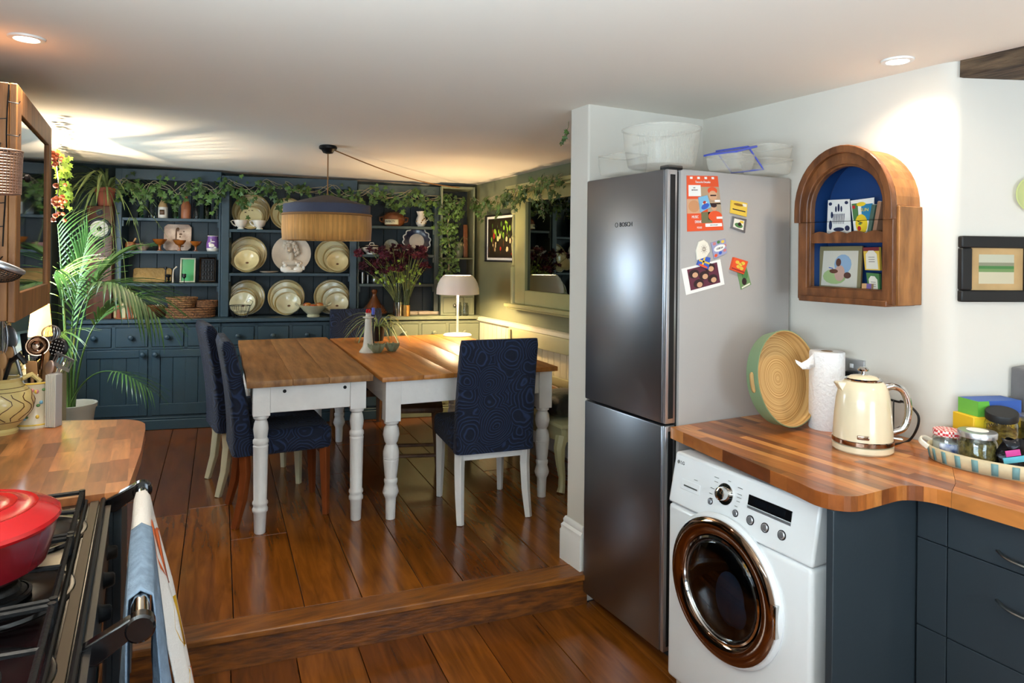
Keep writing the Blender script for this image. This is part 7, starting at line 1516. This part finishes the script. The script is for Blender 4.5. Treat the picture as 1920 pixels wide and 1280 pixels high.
MB().box(ox-.014, ox-.009, oy0+sw_-.004, oy1-sw_+.004, oz0+sw_-.004, oz1-sw_+.004).build('glass_pane', m_cabglass, dd_, loc=oo, smooth=False)
MB().lathe([(.004, 0), (.004, .012), (.013, .016), (.014, .024), (.008, .03), (0, .031)], 14, m=T3(Vector((ox, oy0+.055, 1.782))+oo) @ Matrix.Rotation(radians(90), 4, 'Y')).build('knob', m_darkmetal, dd_)
wr_ = MB().tube(smooth_path([ony(px, py, oy0-.004) for px, py in ((17, 158), (14, 200), (12, 250), (13, 300), (10, 370), (7, 420), (5, 462))], 4), .0022, 5)
for px, py in ((13, 190), (12, 222), (13, 252), (10, 380), (7, 424), (12, 282)): q0 = ony(px, py, oy0-.004); wr_.tube([q0, q0+Vector((.03 if px > 12 else -.03, 0, -.004)), q0+Vector((.034 if px > 12 else -.034, 0, .004))], .0016, 5)
tag(wr_.build('string_light_wire', m_rubber), 'black string-light wire pinned on the side of the oak cabinet', 'wire')
hb_ = ony(-10, 325, oy0-.09); hbk = thing('wire_basket', 'copper mesh basket hanging on the oak cabinet side', 'basket', (hb_.x, oy0-.09, ony(20, 364, oy0-.09).z)); bh_ = ony(20, 284, oy0-.09).z-hbk.location.z; br = ony(40, 325, oy0-.09).x-hb_.x
def weave(nm, par, fn, nu, nv, mt, r=.0011):
    mb = MB()
    for i in range(nu): mb.tube([fn(i/nu, j/12) for j in range(13)], r, 4, cap=False)
    for j in range(nv+1): mb.tube([fn(i/28, j/nv) for i in range(29)], r, 4, cap=False)
    o = mb.build(nm, mt, par); o['kind'] = 'stuff'; return o
weave('wire_mesh', hbk, lambda a, b: Vector((br*(1+.06*b)*cos(2*pi*a), br*(1+.06*b)*.85*sin(2*pi*a)*.98, bh_*b)), 44, 15, m_copper, .001)
weave('mesh_bottom', hbk, lambda a, b: Vector((br*b*cos(2*pi*a), br*b*.83*sin(2*pi*a), .0)), 30, 8, m_copper, .0012)
MB().tube([(br*1.06*cos(a), br*1.06*.83*sin(a), bh_) for a in (2*pi*i/32 for i in range(33))], .003, 6).build('rim', m_copper, hbk)
MB().tube([(0, .8*br, bh_), (0, .08, bh_+.03), (0, .089, bh_+.035)], .002, 6).build('hook', m_darkmetal, hbk)
sv = ony(-14, 492, oy0-.08); sr = ony(46, 510, oy0-.08).x-sv.x; si = thing('sieve', 'wire mesh sieve hanging below the copper basket', 'sieve', (sv.x, oy0-.08, sv.z-.01)); si.rotation_euler = (0, radians(24), 0)
weave('mesh_bowl', si, lambda a, b: Vector((sr*sin(b*pi/2)*cos(2*pi*a), sr*.7*sin(b*pi/2)*sin(2*pi*a), -.055*cos(b*pi/2)+.01)), 38, 14, m_darkmetal, .0008)
MB().tube([(sr*cos(a), sr*.7*sin(a), .012) for a in (2*pi*i/40 for i in range(41))], .0045, 8, flat=1.6).build('rim', m_silver, si)
MB().tube([(-sr, 0, .014), (-sr-.12, .0, .016)], .005, 8).build('handle', m_silver, si)
MB().tube([(0, sr*.7, .012), (0, .079, .03)], .002, 6).build('hook', m_darkmetal, si)
# small things in the dining room
p_, k_ = at_d(852, .055, CBz);
